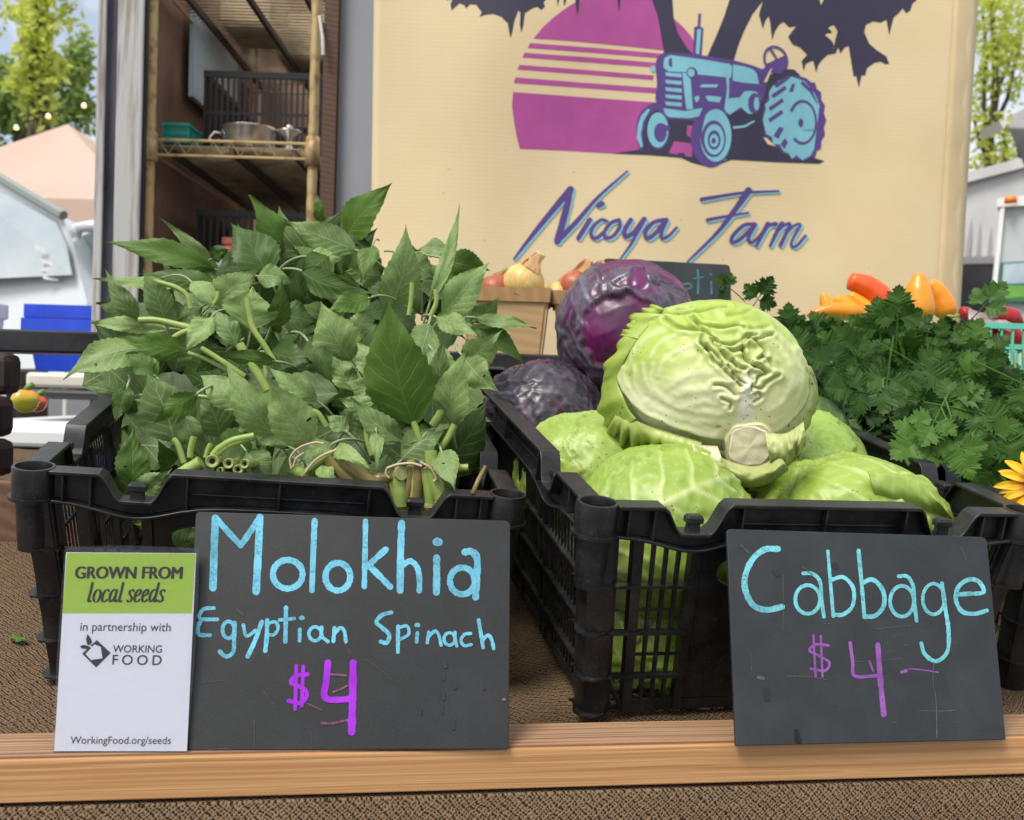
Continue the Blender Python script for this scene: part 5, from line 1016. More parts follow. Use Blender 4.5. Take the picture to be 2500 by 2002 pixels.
# (base x,y, tip x,y, width px, side, tone, depth [, holes])  read off an enlargement of the photo
LV = [(690,385,228,240,135,'d',.85,1.15),(730,430,470,170,75,'p',.5,1.18),(950,430,785,185,235,'d',.35,1.12),(1040,345,890,65,180,'d',.95,1.16),(1060,330,990,105,95,'d',.7,1.17),(1345,300,1045,172,150,'p',.35,1.12),(1300,250,1474,10,185,'d',.95,1.17),(1190,180,1175,50,60,'d',.9,1.2),(1490,560,1578,230,190,'p',.6,1.05),(1690,530,1818,105,70,'p',.9,1.05),(1640,450,1610,285,125,'d',.2,1.1),(1760,345,1952,400,140,'d',.6,1.1),(1750,600,1950,372,165,'p',.7,1.03),(1640,300,1800,310,100,'p',.45,1.13),(1880,630,2000,525,105,'p',.4,1.06),(1900,610,2156,645,85,'p',.55,1.05),(1880,650,2115,790,125,'d',.5,1.06),(1720,610,1890,690,110,'p',.7,1.0),
(690,550,880,395,175,'p',.75,1.03),(700,450,370,400,120,'d',.5,1.08),(520,470,170,428,70,'p',1.0,1.06),(350,610,210,410,100,'p',.35,1.0),(470,620,385,412,140,'p',.35,.99),(330,620,172,540,125,'d',.3,1.05),(865,660,880,480,255,'p',1.0,.95),(960,650,1015,470,120,'d',.4,.97),(480,660,120,632,85,'p',.9,1.02),(580,770,270,690,130,'d',.9,.95),(370,755,25,858,180,'p',.6,.97,1),(430,880,300,770,120,'d',.75,.95),(685,610,572,748,115,'p',.95,.93),(805,745,690,560,110,'p',.35,.94),(515,1172,395,875,275,'p',.25,.89),(620,960,430,1092,110,'d',.95,.88),(975,810,720,768,85,'d',.7,.92),(950,770,1140,800,170,'d',.3,.97),(1325,800,1190,565,220,'p',.75,.96),(1410,520,1228,582,120,'d',.95,.99),(1110,400,1390,490,130,'d',.35,1.02),(1000,600,1165,620,170,'d',.2,1.0),
(1612,1092,1495,560,330,'d',.78,.86),(1165,990,965,845,120,'p',.7,.89),(1135,1185,960,910,215,'p',1.0,.855,2),(970,1150,765,855,190,'p',.85,.88),(820,1030,640,865,160,'p',.6,.9),(720,1150,650,975,175,'p',.2,.92),(1450,1060,1278,982,125,'p',.6,.89),(1560,1180,1340,985,140,'p',.35,.88),(1480,960,1300,900,115,'p',.4,.93),(1335,945,1240,785,125,'p',.5,.95,1),(1440,885,1360,725,145,'p',.6,.94),(1800,1105,1835,785,180,'p',.65,.89),(1760,970,1740,735,135,'p',.4,.92),(1860,805,1990,690,160,'p',.75,.95),(1850,800,1980,935,145,'p',.5,.93,1),(1740,1225,1790,1372,135,'p',.5,.85,1),(1560,1260,1740,1125,175,'p',.12,.87),(1440,1140,1440,1275,70,'p',.55,.86),(330,1400,335,1125,160,'d',.6,.89,1),(480,1300,470,1195,110,'d',.2,.91),(340,1420,490,1315,130,'p',.45,.87),(850,1225,960,1352,165,'p',.12,.875),(1240,1225,1395,1285,85,'p',.95,.845),(1200,1285,1225,1392,85,'p',.9,.845),(1175,1330,1085,1392,95,'d',.8,.845),(1235,1190,1100,1255,105,'p',.55,.86),(1310,1135,1215,1055,95,'p',.4,.88),(1500,760,1400,1000,150,'p',.5,.93),(1680,640,1610,820,140,'p',.4,.95),(1300,1130,1420,1010,120,'p',.35,.9),(1130,720,1260,900,130,'d',.2,.96),(760,760,620,860,110,'d',.35,.95),(1040,1200,880,1110,120,'p',.35,.89),(560,1050,640,1260,120,'p',.2,.9),(1220,330,1110,430,140,'d',.3,1.1),(900,420,1050,440,120,'p',.5,1.07),(1460,420,1310,400,130,'p',.3,1.1),(1420,290,1370,420,100,'d',.9,1.08),(1330,680,1420,560,110,'p',.6,1.0),(600,450,720,560,110,'p',.8,1.02),(640,560,520,620,110,'d',.4,1.03),(1560,330,1720,430,140,'p',.35,1.09),(1700,760,1820,900,120,'p',.55,.93),(1020,960,1170,1050,90,'d',.25,.92),(1640,1180,1560,1320,90,'p',.15,.87),(690,340,760,300,80,'d',.3,1.15),(1130,330,1290,330,90,'p',.9,1.11),(410,1000,520,1150,110,'d',.15,.93),(300,930,250,1080,100,'d',.3,.95)]
BN = []
for nm, lab, xy in (("left", "molokhia bunch with hollow cut stem ends facing out at the left", (560, 1300)), ("mid", "molokhia bunch in the middle lying on thick brown-green stems", (1250, 1300)), ("right", "molokhia bunch with the tallest front leaf above banded stem stubs", (1640, 1330)), ("back", "molokhia bunch at the back whose pointed leaves stand highest", (1150, 420))):
    p = ZL(*xy); t = thing("molokhia_bunch", lab, "greens", W(*p, .95 if nm != "back" else 1.25), "molokhia bunches in the left crate"); BN.append(t)
def bunch_of(x, y, z):
    if z > 1.075: return BN[3]
    return BN[0] if x < 690 else (BN[1] if x < 1290 else BN[2])
def petiole(mb, B, ax, nrm, L, r):
    d = (-ax*.7-nrm*.9-cU*.25+Vector((rnd(-.3, .3), 0, 0))).normalized(); P = [B+ax*.004, B-ax*L*.3-nrm*.002, B-ax*L*.45+d*L*.4, B-ax*L*.45+d*L]
    a = len(mb.v); mb.tube([Vector(p) for p in spline([tuple(p) for p in P], 4)], r, 6); n_ = len(mb.v)-a
    mb.uv = (mb.uv or [])[:a]+[(.03, .5)]*n_; mb.c = (mb.c or [])[:a]+[(.9, 1, 0)]*n_
def place_leaf(mb, bx, by, tx, ty, w, side, tone, z, holes=0, big=False):
    zz = zz_(z); dz = rnd(-.02, .02) if not big else -.012
    B, T = W(*ZL(bx, by), zz+.012-dz*.5), W(*ZL(tx, ty), zz-.006+dz)
    m_ = (B+T)*.5; B, T = m_+(B-m_)*1.06, m_+(T-m_)*1.14; view = (cC-m_).normalized(); ax = (T-B).normalized()
    roll = R(rnd(-24, 24)) if not big else R(-8); nrm = Matrix.Rotation(roll, 3, ax) @ view
    nrm = (nrm+Vector((0, 0, .25))).normalized()
    under = 1.0 if side == 'p' else 0.0
    petiole(mb, B, ax, nrm, rnd(.02, .04), rnd(.0011, .0016)) if not big else None
    leaf_geo(mb, B, T, w/1.875/FPX*zz*.95/max(math.cos(roll), .8), under, tone, nrm, sag=rnd(.06, .34)*(1 if not big else .4), fold=rnd(-.5, .75)*(1 if not big else .3), holes=holes)
for q in LV:
    mb = MB(); place_leaf(mb, *q[:8], holes=(q[8] if len(q) > 8 else 0), big=q[4] > 300); mb.build("leaf", M_LEAF, bunch_of(q[0], q[1], q[7]), smooth=True)
# the many leaves deeper in the heap
def inpoly(x, y, P):
    c = False; j = len(P)-1
    for i in range(len(P)):
        if (P[i][1] > y) != (P[j][1] > y) and x < (P[j][0]-P[i][0])*(y-P[i][1])/(P[j][1]-P[i][1])+P[i][0]: c = not c
        j = i
    return c
HEAP = [(310, 1215), (310, 1010), (270, 900), (320, 770), (370, 710), (460, 650), (570, 600), (680, 580), (800, 600), (900, 620), (1000, 640), (1080, 700), (1110, 780), (1130, 900), (1130, 1010), (1160, 1130), (1120, 1210), (700, 1215)]
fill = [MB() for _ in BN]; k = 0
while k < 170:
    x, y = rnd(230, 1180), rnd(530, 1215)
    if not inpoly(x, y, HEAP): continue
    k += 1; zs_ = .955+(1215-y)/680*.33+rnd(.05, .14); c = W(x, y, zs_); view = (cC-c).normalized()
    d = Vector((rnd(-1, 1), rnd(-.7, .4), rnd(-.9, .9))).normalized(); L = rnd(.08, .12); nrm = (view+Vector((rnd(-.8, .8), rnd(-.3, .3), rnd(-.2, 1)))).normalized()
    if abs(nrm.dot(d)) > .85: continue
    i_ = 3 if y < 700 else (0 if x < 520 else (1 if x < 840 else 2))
    leaf_geo(fill[i_], c-d*L*.5, c+d*L*.5, L*rnd(.42, .62), float(random.random() < .3), rnd(0, .3), nrm, sag=rnd(0, .25), fold=rnd(-.2, .5), nu=24)  # low tones paint the dark inner shade of the heap
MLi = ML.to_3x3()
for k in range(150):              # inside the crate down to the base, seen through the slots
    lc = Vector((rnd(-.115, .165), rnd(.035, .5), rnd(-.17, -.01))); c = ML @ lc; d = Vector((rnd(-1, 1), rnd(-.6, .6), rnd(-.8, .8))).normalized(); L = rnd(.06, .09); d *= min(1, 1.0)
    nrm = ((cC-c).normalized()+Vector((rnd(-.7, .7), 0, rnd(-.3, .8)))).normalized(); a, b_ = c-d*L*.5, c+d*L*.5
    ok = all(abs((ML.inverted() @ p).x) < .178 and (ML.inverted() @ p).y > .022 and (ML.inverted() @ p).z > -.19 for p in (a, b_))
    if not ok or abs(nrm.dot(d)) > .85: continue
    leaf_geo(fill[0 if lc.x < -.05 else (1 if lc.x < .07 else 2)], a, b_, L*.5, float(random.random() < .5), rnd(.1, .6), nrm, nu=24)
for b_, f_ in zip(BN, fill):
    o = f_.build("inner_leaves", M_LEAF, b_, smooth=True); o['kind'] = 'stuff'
# stems
def stem(b_, pts, r, z, mat=None, name="stem", n=10, ends=False):
    P = []
    S = spline(pts, 6); zs2 = [q[2] if len(q) > 2 else zz_(z) for q in S]
    P = [W(*ZL(q[0], q[1]), zq) for q, zq in zip(S, zs2)]; m_ = len(P); rr = [r*(1+.07*mnoise.noise(Vector((i*.7, r*999, 1)))) for i in range(m_)]
    mb = MB(); mb.tube(P, [q*.88 for q in rr], n); mb.build(name, mat or M_STEM, b_, smooth=True, auto=50)
for i_, z, r, pts in ((0, .97, .0042, [(355, 622), (430, 622), (520, 640), (612, 662)]), (0, .965, .004, [(610, 662), (545, 685), (500, 720), (440, 800), (430, 870)]), (0, 1.0, .0032, [(400, 438), (470, 455), (530, 475), (575, 510), (592, 570)]), (1, .94, .0036, [(850, 520), (862, 600), (880, 665), (930, 740), (972, 810)]), (1, .925, .0055, [(815, 730), (850, 800), (900, 870), (942, 945)]), (0, .935, .0026, [(580, 772), (660, 800), (765, 855)]), (0, .90, .0024, [(612, 968), (670, 975), (722, 990)]), (0, .885, .0034, [(512, 1165), (535, 1195), (562, 1275)]), (0, 1.02, .003, [(720, 490), (710, 530), (688, 560)]), (2, .97, .003, [(1712, 480), (1715, 540), (1690, 602)]), (2, .99, .003, [(1605, 450), (1600, 530), (1590, 600)]), (2, .885, .004, [(1800, 1100), (1770, 1160), (1735, 1210)]), (2, .9, .0052, [(1760, 960), (1740, 1040), (1700, 1105)]), (2, .875, .0038, [(1612, 1085), (1640, 1170), (1680, 1260)]), (1, .9, .0034, [(1120, 1040), (1170, 1045), (1215, 1110)]), (1, .93, .0032, [(930, 830), (935, 880), (920, 930)]), (0, .93, .0034, [(640, 750), (720, 800), (840, 880)]), (2, .88, .003, [(1395, 1100), (1400, 1170), (1420, 1240)])):
    stem(BN[i_], pts, r, z)
# hollow cut ends at the left front
for (x, y, r) in ((690, 1268, 30), (765, 1278, 24), (808, 1306, 23), (748, 1334, 19), (697, 1340, 22), (795, 1352, 21), (865, 1357, 17), (727, 1310, 16), (838, 1280, 22), (722, 1362, 18)):
    rr = r/1.875/FPX*.93; c = W(*ZL(x, y), .93); dirv = (cF*.93+Vector((rnd(-.25, .1), 0, -.05))).normalized(); mb = MB()
    mb.lathe([(rr*1.02, .055), (rr, .012), (rr*1.03, .0), (rr*.94, -.0012), (rr*.55, -.0006)], c, 14, dirv); o = mb.build("cut_stem", M_STEM, BN[0], smooth=True)
    mb = MB(); mb.lathe([(rr*.93, -.0014), (rr*.52, -.0009), (rr*.40, .003)], c, 14, dirv); mb.build("cut_face", M_PITH, o, smooth=True)
    mb = MB(); mb.lathe([(rr*.5, .002), (0, .004)], c, 12, dirv); mb.build("hollow_core", M_PITHD, o)
for pts, r in (([(692, 1242), (730, 1205), (790, 1172), (884, 1152)], .0042), ([(700, 1246), (760, 1200), (820, 1176), (880, 1160)], .0034), ([(515, 1352), (560, 1320), (640, 1272)], .0075), ([(588, 1250), (592, 1210), (606, 1156)], .0034), ([(660, 1250), (668, 1220), (682, 1188)], .0026), ([(575, 1330), (620, 1322), (640, 1330)], .0022)): stem(BN[0], pts, r, .855)
# middle bunch: thick stems towards the front edge, with a band
for pts, r, mt in (([(1225, 1250), (1300, 1330), (1375, 1405)], .0092, M_STEMB), ([(1285, 1275), (1370, 1340), (1475, 1408)], .0095, M_STEMB), ([(1055, 1392), (1110, 1330), (1180, 1268), (1245, 1228)], .0046, None), ([(1062, 1300), (1100, 1330), (1130, 1400)], .0075, None), ([(1150, 1290), (1140, 1340), (1160, 1400)], .003, None)): stem(BN[1], pts, r, .858, mt)
for pts, r in (([(1052, 1302), (1048, 1250), (1090, 1205), (1160, 1182), (1200, 1188)], .0012), ([(1095, 1370), (1130, 1300), (1180, 1250), (1260, 1215)], .0014), ([(1060, 1295), (1075, 1255), (1110, 1230)], .0011)): stem(BN[1], pts, r, .852, M_BAND, "rubber_band", 8)
# right bunch: stubs in the notch, brown stem, long green one
for pts, r, mt in (([(1380, 1338), (1440, 1350), (1500, 1342), (1548, 1320)], .0072, M_STEMB), ([(1560, 1326), (1660, 1312), (1770, 1302), (1862, 1297)], .0042, None), ([(1530, 1290), (1545, 1380), (1552, 1475)], .0085, None), ([(1600, 1290), (1590, 1380), (1565, 1470)], .0058, M_STEMB), ([(1632, 1280), (1630, 1360), (1622, 1440)], .0065, M_STEMB), ([(1600, 1260), (1612, 1360), (1608, 1470)], .005, None), ([(1660, 1300), (1680, 1390), (1690, 1480)], .006, None), ([(1690, 1220), (1700, 1350), (1745, 1465)], .007, None), ([(1720, 1330), (1735, 1400), (1720, 1478)], .005, None), ([(1510, 1340), (1525, 1420), (1560, 1480)], .005, None)): stem(BN[2], pts, r, .862, mt)
for pts, r in (([(1490, 1300), (1540, 1283), (1600, 1278), (1650, 1290)], .0016), ([(1640, 1270), (1690, 1300), (1715, 1345), (1705, 1360)], .0014), ([(1490, 1300), (1485, 1325), (1500, 1345)], .0013)): stem(BN[2], pts, r, .855, M_BAND, "rubber_band", 8)
c = W(*ZL(1552, 1322), zz_(.862)-.006); mb = MB(); mb.lathe([(.0075, 0), (.0072, -.002), (0, -.0015)], c, 12, (ray(1550, 1300)-cR*.9).normalized()); mb.build("cut_face", M_PITH, BN[2])
for x, y in ((1555, 1472), (1622, 1462), (1690, 1478), (1735, 1470)):
    mb = MB(); c = W(*ZL(x, y), zz_(.862)); mb.lathe([(.006, .004), (.0066, .0), (.005, -.003), (0, -.002)], c, 10, (0, 0, 1)); mb.build("cut_face", M_PITH, BN[2])
mb = MB(); mb.tube([W(*ZL(1882, 1418), .90), W(*ZL(1910, 1350), .91), W(*ZL(1940, 1290), .92)], [.0024, .0022, .0015], 8); tag(mb.build("dry_twig", M_STEMB, smooth=True), "thin dry twig standing in the right front corner of the molokhia crate", "twig")
mb = MB(); p0 = BA+bdir*.34; 
a_, b2 = W(22, 1432, .98), W(66, 1437, .97)
a_.z = burlap_z(a_.x, a_.y)+.006; b2.z = burlap_z(b2.x, b2.y)+.006
leaf_geo(mb, b2, a_, .012, 0., .8, Vector((0, -.3, 1)).normalized(), sag=.05); tag(mb.build("fallen_leaf", M_LEAF, smooth=True), "small fallen green leaf lying on the burlap left of the crate", "leaf")
# ================================================================== cabbages
M_CAB = attr_mat("green_cabbage_skin", .44, bs=60, bstr=.10, ns=45, amt=.08, coat=.02, bd=.0006, speck=(190, .16, .56, (.05, .06, .02)))
M_RCAB = attr_mat("red_cabbage_skin", .33, bs=50, bstr=.15, ns=38, amt=.22, coat=.10, bd=.0006)
M_CABL = attr_mat("cabbage_leaf", .42, bs=120, bstr=.35, ns=45, amt=.2, transl=.18, bd=.001, speck=(150, .2, .58, (.05, .05, .02)))
def npnoise(P, s, seed=0): return np.array([mnoise.noise(Vector((p[0]*s+seed, p[1]*s-seed, p[2]*s+seed*.7))) for p in P])
def frame_of(pole):
    p = Vector(pole).normalized(); a = Vector((0, 0, 1)) if abs(p.z) < .9 else Vector((1, 0, 0)); u = (a-p*a.dot(p)).normalized(); return np.array(u), np.array(p.cross(u)), np.array(p)
def cabbage(name, label, c, rad, pole, seed, colf, mat, group, nleaf=5, az0=0., nth=110, nph=200, step=.0010, veinamp=.0016, squash=(1, 1, 1), spread=1.35, vs_=.30, bare=None):
    u, v, p = frame_of(pole); rs = np.random.RandomState(seed)
    th = np.linspace(.02, math.pi-.02, nth); ph = np.linspace(0, 2*math.pi, nph, endpoint=False); T, F = np.meshgrid(th, ph, indexing='ij'); T, F = T.ravel(), F.ravel()
    D = np.sin(T)[:, None]*(np.cos(F)[:, None]*u+np.sin(F)[:, None]*v)+np.cos(T)[:, None]*p
    n1 = npnoise(D, 2.2, seed); n2 = npnoise(D, 5.5, seed+9); n3 = npnoise(D, 13, seed+3)
    H = .045*n1+.007*n2+.0004*n3; H = H*rad; top = np.full(len(T), -1); vein = np.zeros(len(T)); lift = np.zeros(len(T)); edge = np.zeros(len(T)); midr = np.zeros(len(T))
    for i in range(nleaf):
        al = az0+i*2.399+rs.uniform(-.2, .2); d = (F-al+math.pi) % (2*math.pi)-math.pi
        lat = d*np.sin(T)**.7; tm = 2.15+.5*rs.rand()+.16*np.sin(3*F+i)+.10*n2+.02*n3
        wv = spread+.12*n2+.03*n3+.05*np.sin(T*9+i*2)
        m = np.minimum((wv-np.abs(lat))/.9, (tm-T))        # >0 inside the leaf
        ins = m > 0
        q = T-.72*np.abs(lat)**.9+.05*n2; fr = np.abs((q/vs_) % 1-.5)*vs_
        wid = .010+.022*np.clip(1-np.abs(lat)/1.2, 0, 1)**1.5; ve = np.exp(-(fr/wid)**2)*np.clip(1.2-np.abs(lat)/1.1, 0, 1)
        mi = np.exp(-(lat/(.03+.07*np.clip(1-T/1.6, 0, 1)))**2)*np.clip(1.25-T/2.3, 0, 1)
        # secondary veins
        fr2 = np.abs(((T+.9*np.abs(lat)+.15*n2)/(vs_*.42)) % 1-.5)*vs_*.42; ve2 = .35*np.exp(-(fr2/.010)**2)
        hh = step*(i+1)*np.clip(m/.035, 0, 1)+step*.8*np.exp(-((m-.03)/.05)**2)
        bl = np.where(ins, hh+veinamp*(ve*.7+mi*1.3+ve2*.6)-.0035*np.abs(np.sin(lat*2.4+n2*3))*0.5, 0)
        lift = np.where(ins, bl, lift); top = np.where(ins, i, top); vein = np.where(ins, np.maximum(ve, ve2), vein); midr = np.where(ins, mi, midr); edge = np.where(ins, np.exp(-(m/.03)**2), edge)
    if bare is not None:
        for bd_, ba in bare:
            b_ = np.array(Vector(bd_).normalized()); mm = ba+.10*n2+.035*n3-np.arccos(np.clip(D @ b_, -1, 1)); k = np.clip(mm/.03, 0, 1); lift = lift*(1-k)+(.0006*vein)*k; top = np.where(mm > 0, -1, top); edge = np.maximum(edge*(1-k), np.exp(-(mm/.022)**2)); lift = lift+.0010*np.exp(-((mm+.04)/.05)**2); vein = vein*(1-k*.85); midr = midr*(1-k)
    r = rad+H+lift; sq = np.array(squash); X = np.array(c)+D*r[:, None]*1.0
    ctr = np.array(c); X = ctr+(X-ctr)*sq
    col = colf(top, T, vein, midr, edge, n1, n2, n3)
    t = thing(name, label, "cabbage", Vector(c)-Vector((0, 0, rad)), group); mb = MB()
    rows = [[Vector(X[a*nph+b]) for b in range(nph)] for a in range(nth)]; mb.grid(rows, col=[tuple(q) for q in col], closed=True)
    mb.build("leaf_head", mat, t, smooth=True)
    mb = MB(); P = Vector(p); r0 = rad+step; mb.lathe([(rad*.30, r0-.012), (rad*.24, r0+.004), (rad*.20, r0+.008), (0, r0+.0075)], c, 24, P); mb.build("stem_butt", M_BUTT, t, smooth=True)
    return t
M_BUTT = simple("cut_cabbage_stem", (.50, .42, .25), .55, (.60, .55, .36), 90, bs=160, bstr=.4)
A = np.array
def lerp3(a, b, t): t = np.clip(t, 0, 1)[:, None]; return A(a)*(1-t)+A(b)*t
def green_cols(a=(.205, .315, .040), b=(.275, .385, .062), vc=(.50, .58, .22), base=(.60, .62, .36)):
    def f(top, T, vein, midr, edge, n1, n2, n3):
        c = lerp3(a, b, .5+.9*n1+.5*n2); c = c*(1+.07*(top[:, None] % 2)); c = c*(1-np.clip(vein, 0, 1)[:, None]*.8)+A(vc)*np.clip(vein, 0, 1)[:, None]*.8
        k = np.clip(midr*.8+np.clip(.75-T, 0, 1)*1.0, 0, 1)[:, None]; c = c*(1-k)+A(base)*k
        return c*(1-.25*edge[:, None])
    return f
def red_cols(shiny, bloom, thr):
    def f(top, T, vein, midr, edge, n1, n2, n3):
        bl = (top >= thr).astype(float); bl = np.clip(bl*(.75+.9*n2+.5*n3), 0, 1)
        c = lerp3(shiny, bloom, bl); dk = np.clip(.5+1.4*n1+1.0*n3, 0, 1)[:, None]; c = c*(.45+.55*dk)
        vk = (np.clip(vein, 0, 1)*.42*(.12+bl))[:, None]; c = c*(1-vk)+A((.30, .26, .36))*vk
        k = np.clip(midr*.35, 0, 1)[:, None]; c = c*(1-k)+A((.36, .24, .36))*k
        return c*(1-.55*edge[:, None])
    return f
GG = "loose green cabbages in the right crate"
cabbage("green_cabbage", "front left green cabbage whose veins fan up from the crate rim", W(1622, 1300, .972), .083, camvec(-.85, .40, -.35), 3, green_cols(), M_CAB, GG, 4, .4, squash=(1.08, 1, 1), step=.0016, vs_=.36)
cabbage("green_cabbage", "front right green cabbage with a leaf flap folding over at its right side", W(2075, 1300, 1.01), .080, camvec(-.2, .9, -.5), 8, green_cols((.225, .335, .04), (.29, .40, .062)), M_CAB, GG, 4, 1.1, step=.0016, squash=(1.2, 1.05, 1.0), vs_=.36)
cabbage("green_cabbage", "small crinkled green cabbage at the left side of the crate under the ruffled leaf", W(1442, 1170, 1.12), .075, camvec(-.1, .8, -.6), 14, green_cols((.23, .34, .045), (.32, .43, .085)), M_CAB, GG, 6, 2.0, step=.001, squash=(1.1, 1, 1))
cabbage("green_cabbage", "smooth green cabbage half hidden behind the stem end of the big one", W(1955, 1165, 1.15), .077, camvec(.3, .8, -.6), 19, green_cols((.19, .30, .038), (.26, .38, .06)), M_CAB, GG, 5, .2, step=.001)
cabbage("green_cabbage", "green cabbage low in the crate seen through the front slots", W(1606, 1545, 1.005), .074, camvec(-.5, .2, .8), 25, green_cols((.235, .35, .045), (.31, .43, .075)), M_CAB, GG, 5, 1.7, vs_=.34)
cabbage("green_cabbage", "green cabbage in the crate bottom behind the chalkboard reading Cabbage", W(2030, 1560, 1.09), .082, camvec(.1, .8, -.6), 31, green_cols(), M_CAB, GG, 5, .9)
PG = "purple cabbages in the right crate"
cabbage("purple_cabbage", "big upright purple cabbage with a shiny bare magenta patch", W(1530, 808, 1.30), .0905, camvec(-.25, .95, .1), 41, red_cols((.125, .008, .088), (.080, .074, .098), 3), M_RCAB, PG, 6, 2.75, step=.0008, squash=(1, 1, 1.04), spread=1.25, bare=[(camvec(-.22, .08, -1), .52)])
cabbage("purple_cabbage", "lower dusky purple cabbage beside the molokhia leaves", W(1322, 1022, 1.25), .0735, camvec(.4, .8, -.5), 47, red_cols((.048, .007, .032), (.062, .057, .075), 2), M_RCAB, PG, 6, 3.9, step=.0008, squash=(1.05, 1, 1), spread=1.3, bare=[(camvec(.42, .45, -.8), .42), (camvec(-.45, .75, -.6), .5)])
cabbage("purple_cabbage", "purple cabbage low at the back of the right crate mostly hidden by green ones", W(1700, 1100, 1.33), .07, camvec(0, .8, -.5), 53, red_cols((.08, .006, .06), (.105, .095, .125), 2), M_RCAB, PG, 5, 1.0)
# ------------------------------------------------------------------ the big cabbage lying on top, stem end to the viewer
zH = 1.04; HC_ = W(1736, 931, zH); hx, hy, hz3 = 228/FPX*zH, 198/FPX*zH, .082
hN = -(HC_-cC).normalized(); hX = (cR-hN*cR.dot(hN)).normalized(); hY = hN.cross(hX)
def sm(x, a, b): t = np.clip((x-a)/(b-a), 0, 1); return t*t*(3-2*t)
RID = [ # polyline in the enlargement, amplitude (mm), width (px), whiteness
 ([(240, 640), (262, 780), (350, 910), (520, 1030), (720, 1120), (930, 1190), (1060, 1215)], 4.0, 46, .8), ([(395, 640), (405, 800), (500, 920), (680, 1010), (850, 1075), (1050, 1100)], 1.4, 26, .6), ([(470, 620), (495, 760), (600, 900), (760, 975), (950, 1010), (1150, 1030)], 1.6, 28, .6),
 ([(330, 660), (380, 520), (490, 400), (640, 320)], 1.5, 26, .4), ([(600, 720), (640, 610), (760, 510), (940, 440)], 1.5, 22, .5), ([(720, 800), (790, 735), (900, 700), (1050, 705), (1150, 770)], 1.5, 34, .4), ([(760, 870), (880, 835), (1000, 830), (1130, 880), (1220, 905)], 1.7, 36, .3), ([(560, 620), (540, 740), (590, 860), (700, 930)], 1.2, 24, .5), ([(840, 960), (1000, 930), (1170, 985)], 1.2, 34, .3),
 ([(300, 640), (318, 770), (420, 900), (600, 1000), (800, 1080), (1020, 1150)], 1.3, 22, .6), ([(540, 560), (600, 450), (720, 380), (880, 350)], 1.0, 20, .4),
 ([(1400, 380), (1560, 450), (1670, 620), (1680, 780), (1600, 930), (1490, 1010)], 1.5, 26, .5), ([(1500, 320), (1660, 450), (1760, 650), (1760, 850), (1650, 1030), (1530, 1100)], 1.6, 26, .5), ([(1735, 490), (1835, 640), (1842, 790), (1780, 960), (1660, 1090), (1530, 1180)], 3.4, 34, .6), ([(1420, 160), (1560, 240), (1680, 350), (1740, 480)], 1.2, 24, .3),
 ([(1305, 1010), (1310, 880), (1325, 720)], 2.2, 50, 1.0)]
GRV = [([(950, 450), (1010, 520), (1060, 600), (1130, 670), (1200, 730), (1270, 800)], 4.5, 13), ([(1040, 430), (1110, 520), (1160, 580), (1230, 640)], 4, 12), ([(1110, 480), (1190, 515), (1280, 505)], 3.5, 11), ([(1270, 460), (1290, 560), (1340, 630), (1390, 640)], 4.5, 12), ([(1330, 410), (1400, 450), (1450, 500), (1460, 540), (1400, 580)], 4.5, 12), ([(1380, 430), (1450, 400), (1530, 370)], 3.5, 12), ([(1280, 450), (1330, 400), (1390, 390)], 3.5, 11), ([(900, 262), (1000, 300), (1130, 312), (1240, 300), (1290, 322)], 4, 13), ([(870, 230), (930, 310), (1010, 380), (1120, 460), (1220, 460), (1300, 400)], 4.2, 13), ([(1200, 590), (1240, 640), (1300, 665)], 3.5, 10), ([(1210, 690), (1250, 740), (1300, 780)], 3.2, 10), ([(1370, 640), (1420, 660), (1475, 690), (1405, 725), (1380, 775)], 4, 11), ([(1345, 800), (1430, 812), (1480, 765), (1565, 715)], 3.6, 12), ([(1370, 870), (1410, 850), (1432, 890), (1380, 930)], 3.2, 10), ([(1120, 900), (1190, 930), (1180, 985)], 3, 11), ([(650, 250), (760, 310), (860, 330), (955, 350)], 3.8, 13), ([(470, 235), (640, 200), (860, 188), (1060, 142), (1170, 140)], 4, 14), ([(540, 250), (700, 172), (860, 150)], 3.2, 12), ([(1060, 790), (1140, 800), (1225, 870)], 3, 12), ([(990, 480), (1080, 560), (1120, 640)], 3, 10), ([(1160, 640), (1200, 690), (1220, 740)], 2.8, 10), ([(1440, 560), (1500, 600), (1520, 650)], 2.8, 12), ([(1330, 690), (1350, 760), (1345, 840)], 2.8, 10), ([(970, 390), (950, 450), (1000, 500)], 3, 12), ([(330, 640), (250, 780), (330, 960), (520, 1075), (760, 1165), (980, 1240)], 0, 30), ([(1300, 340), (1380, 330), (1500, 300)], 2.2, 14), ([(1360, 160), (1250, 210), (1160, 210)], 2, 14)]
def dist_to(Q, pts):
    S = np.array(spline(pts, 7)); d = np.full(len(Q), 1e9)
    for a, b in zip(S[:-1], S[1:]):
        ab = b-a; t = np.clip(((Q-a) @ ab)/max(ab @ ab, 1e-9), 0, 1); d = np.minimum(d, np.hypot(*(Q-a-t[:, None]*ab).T))
    return d
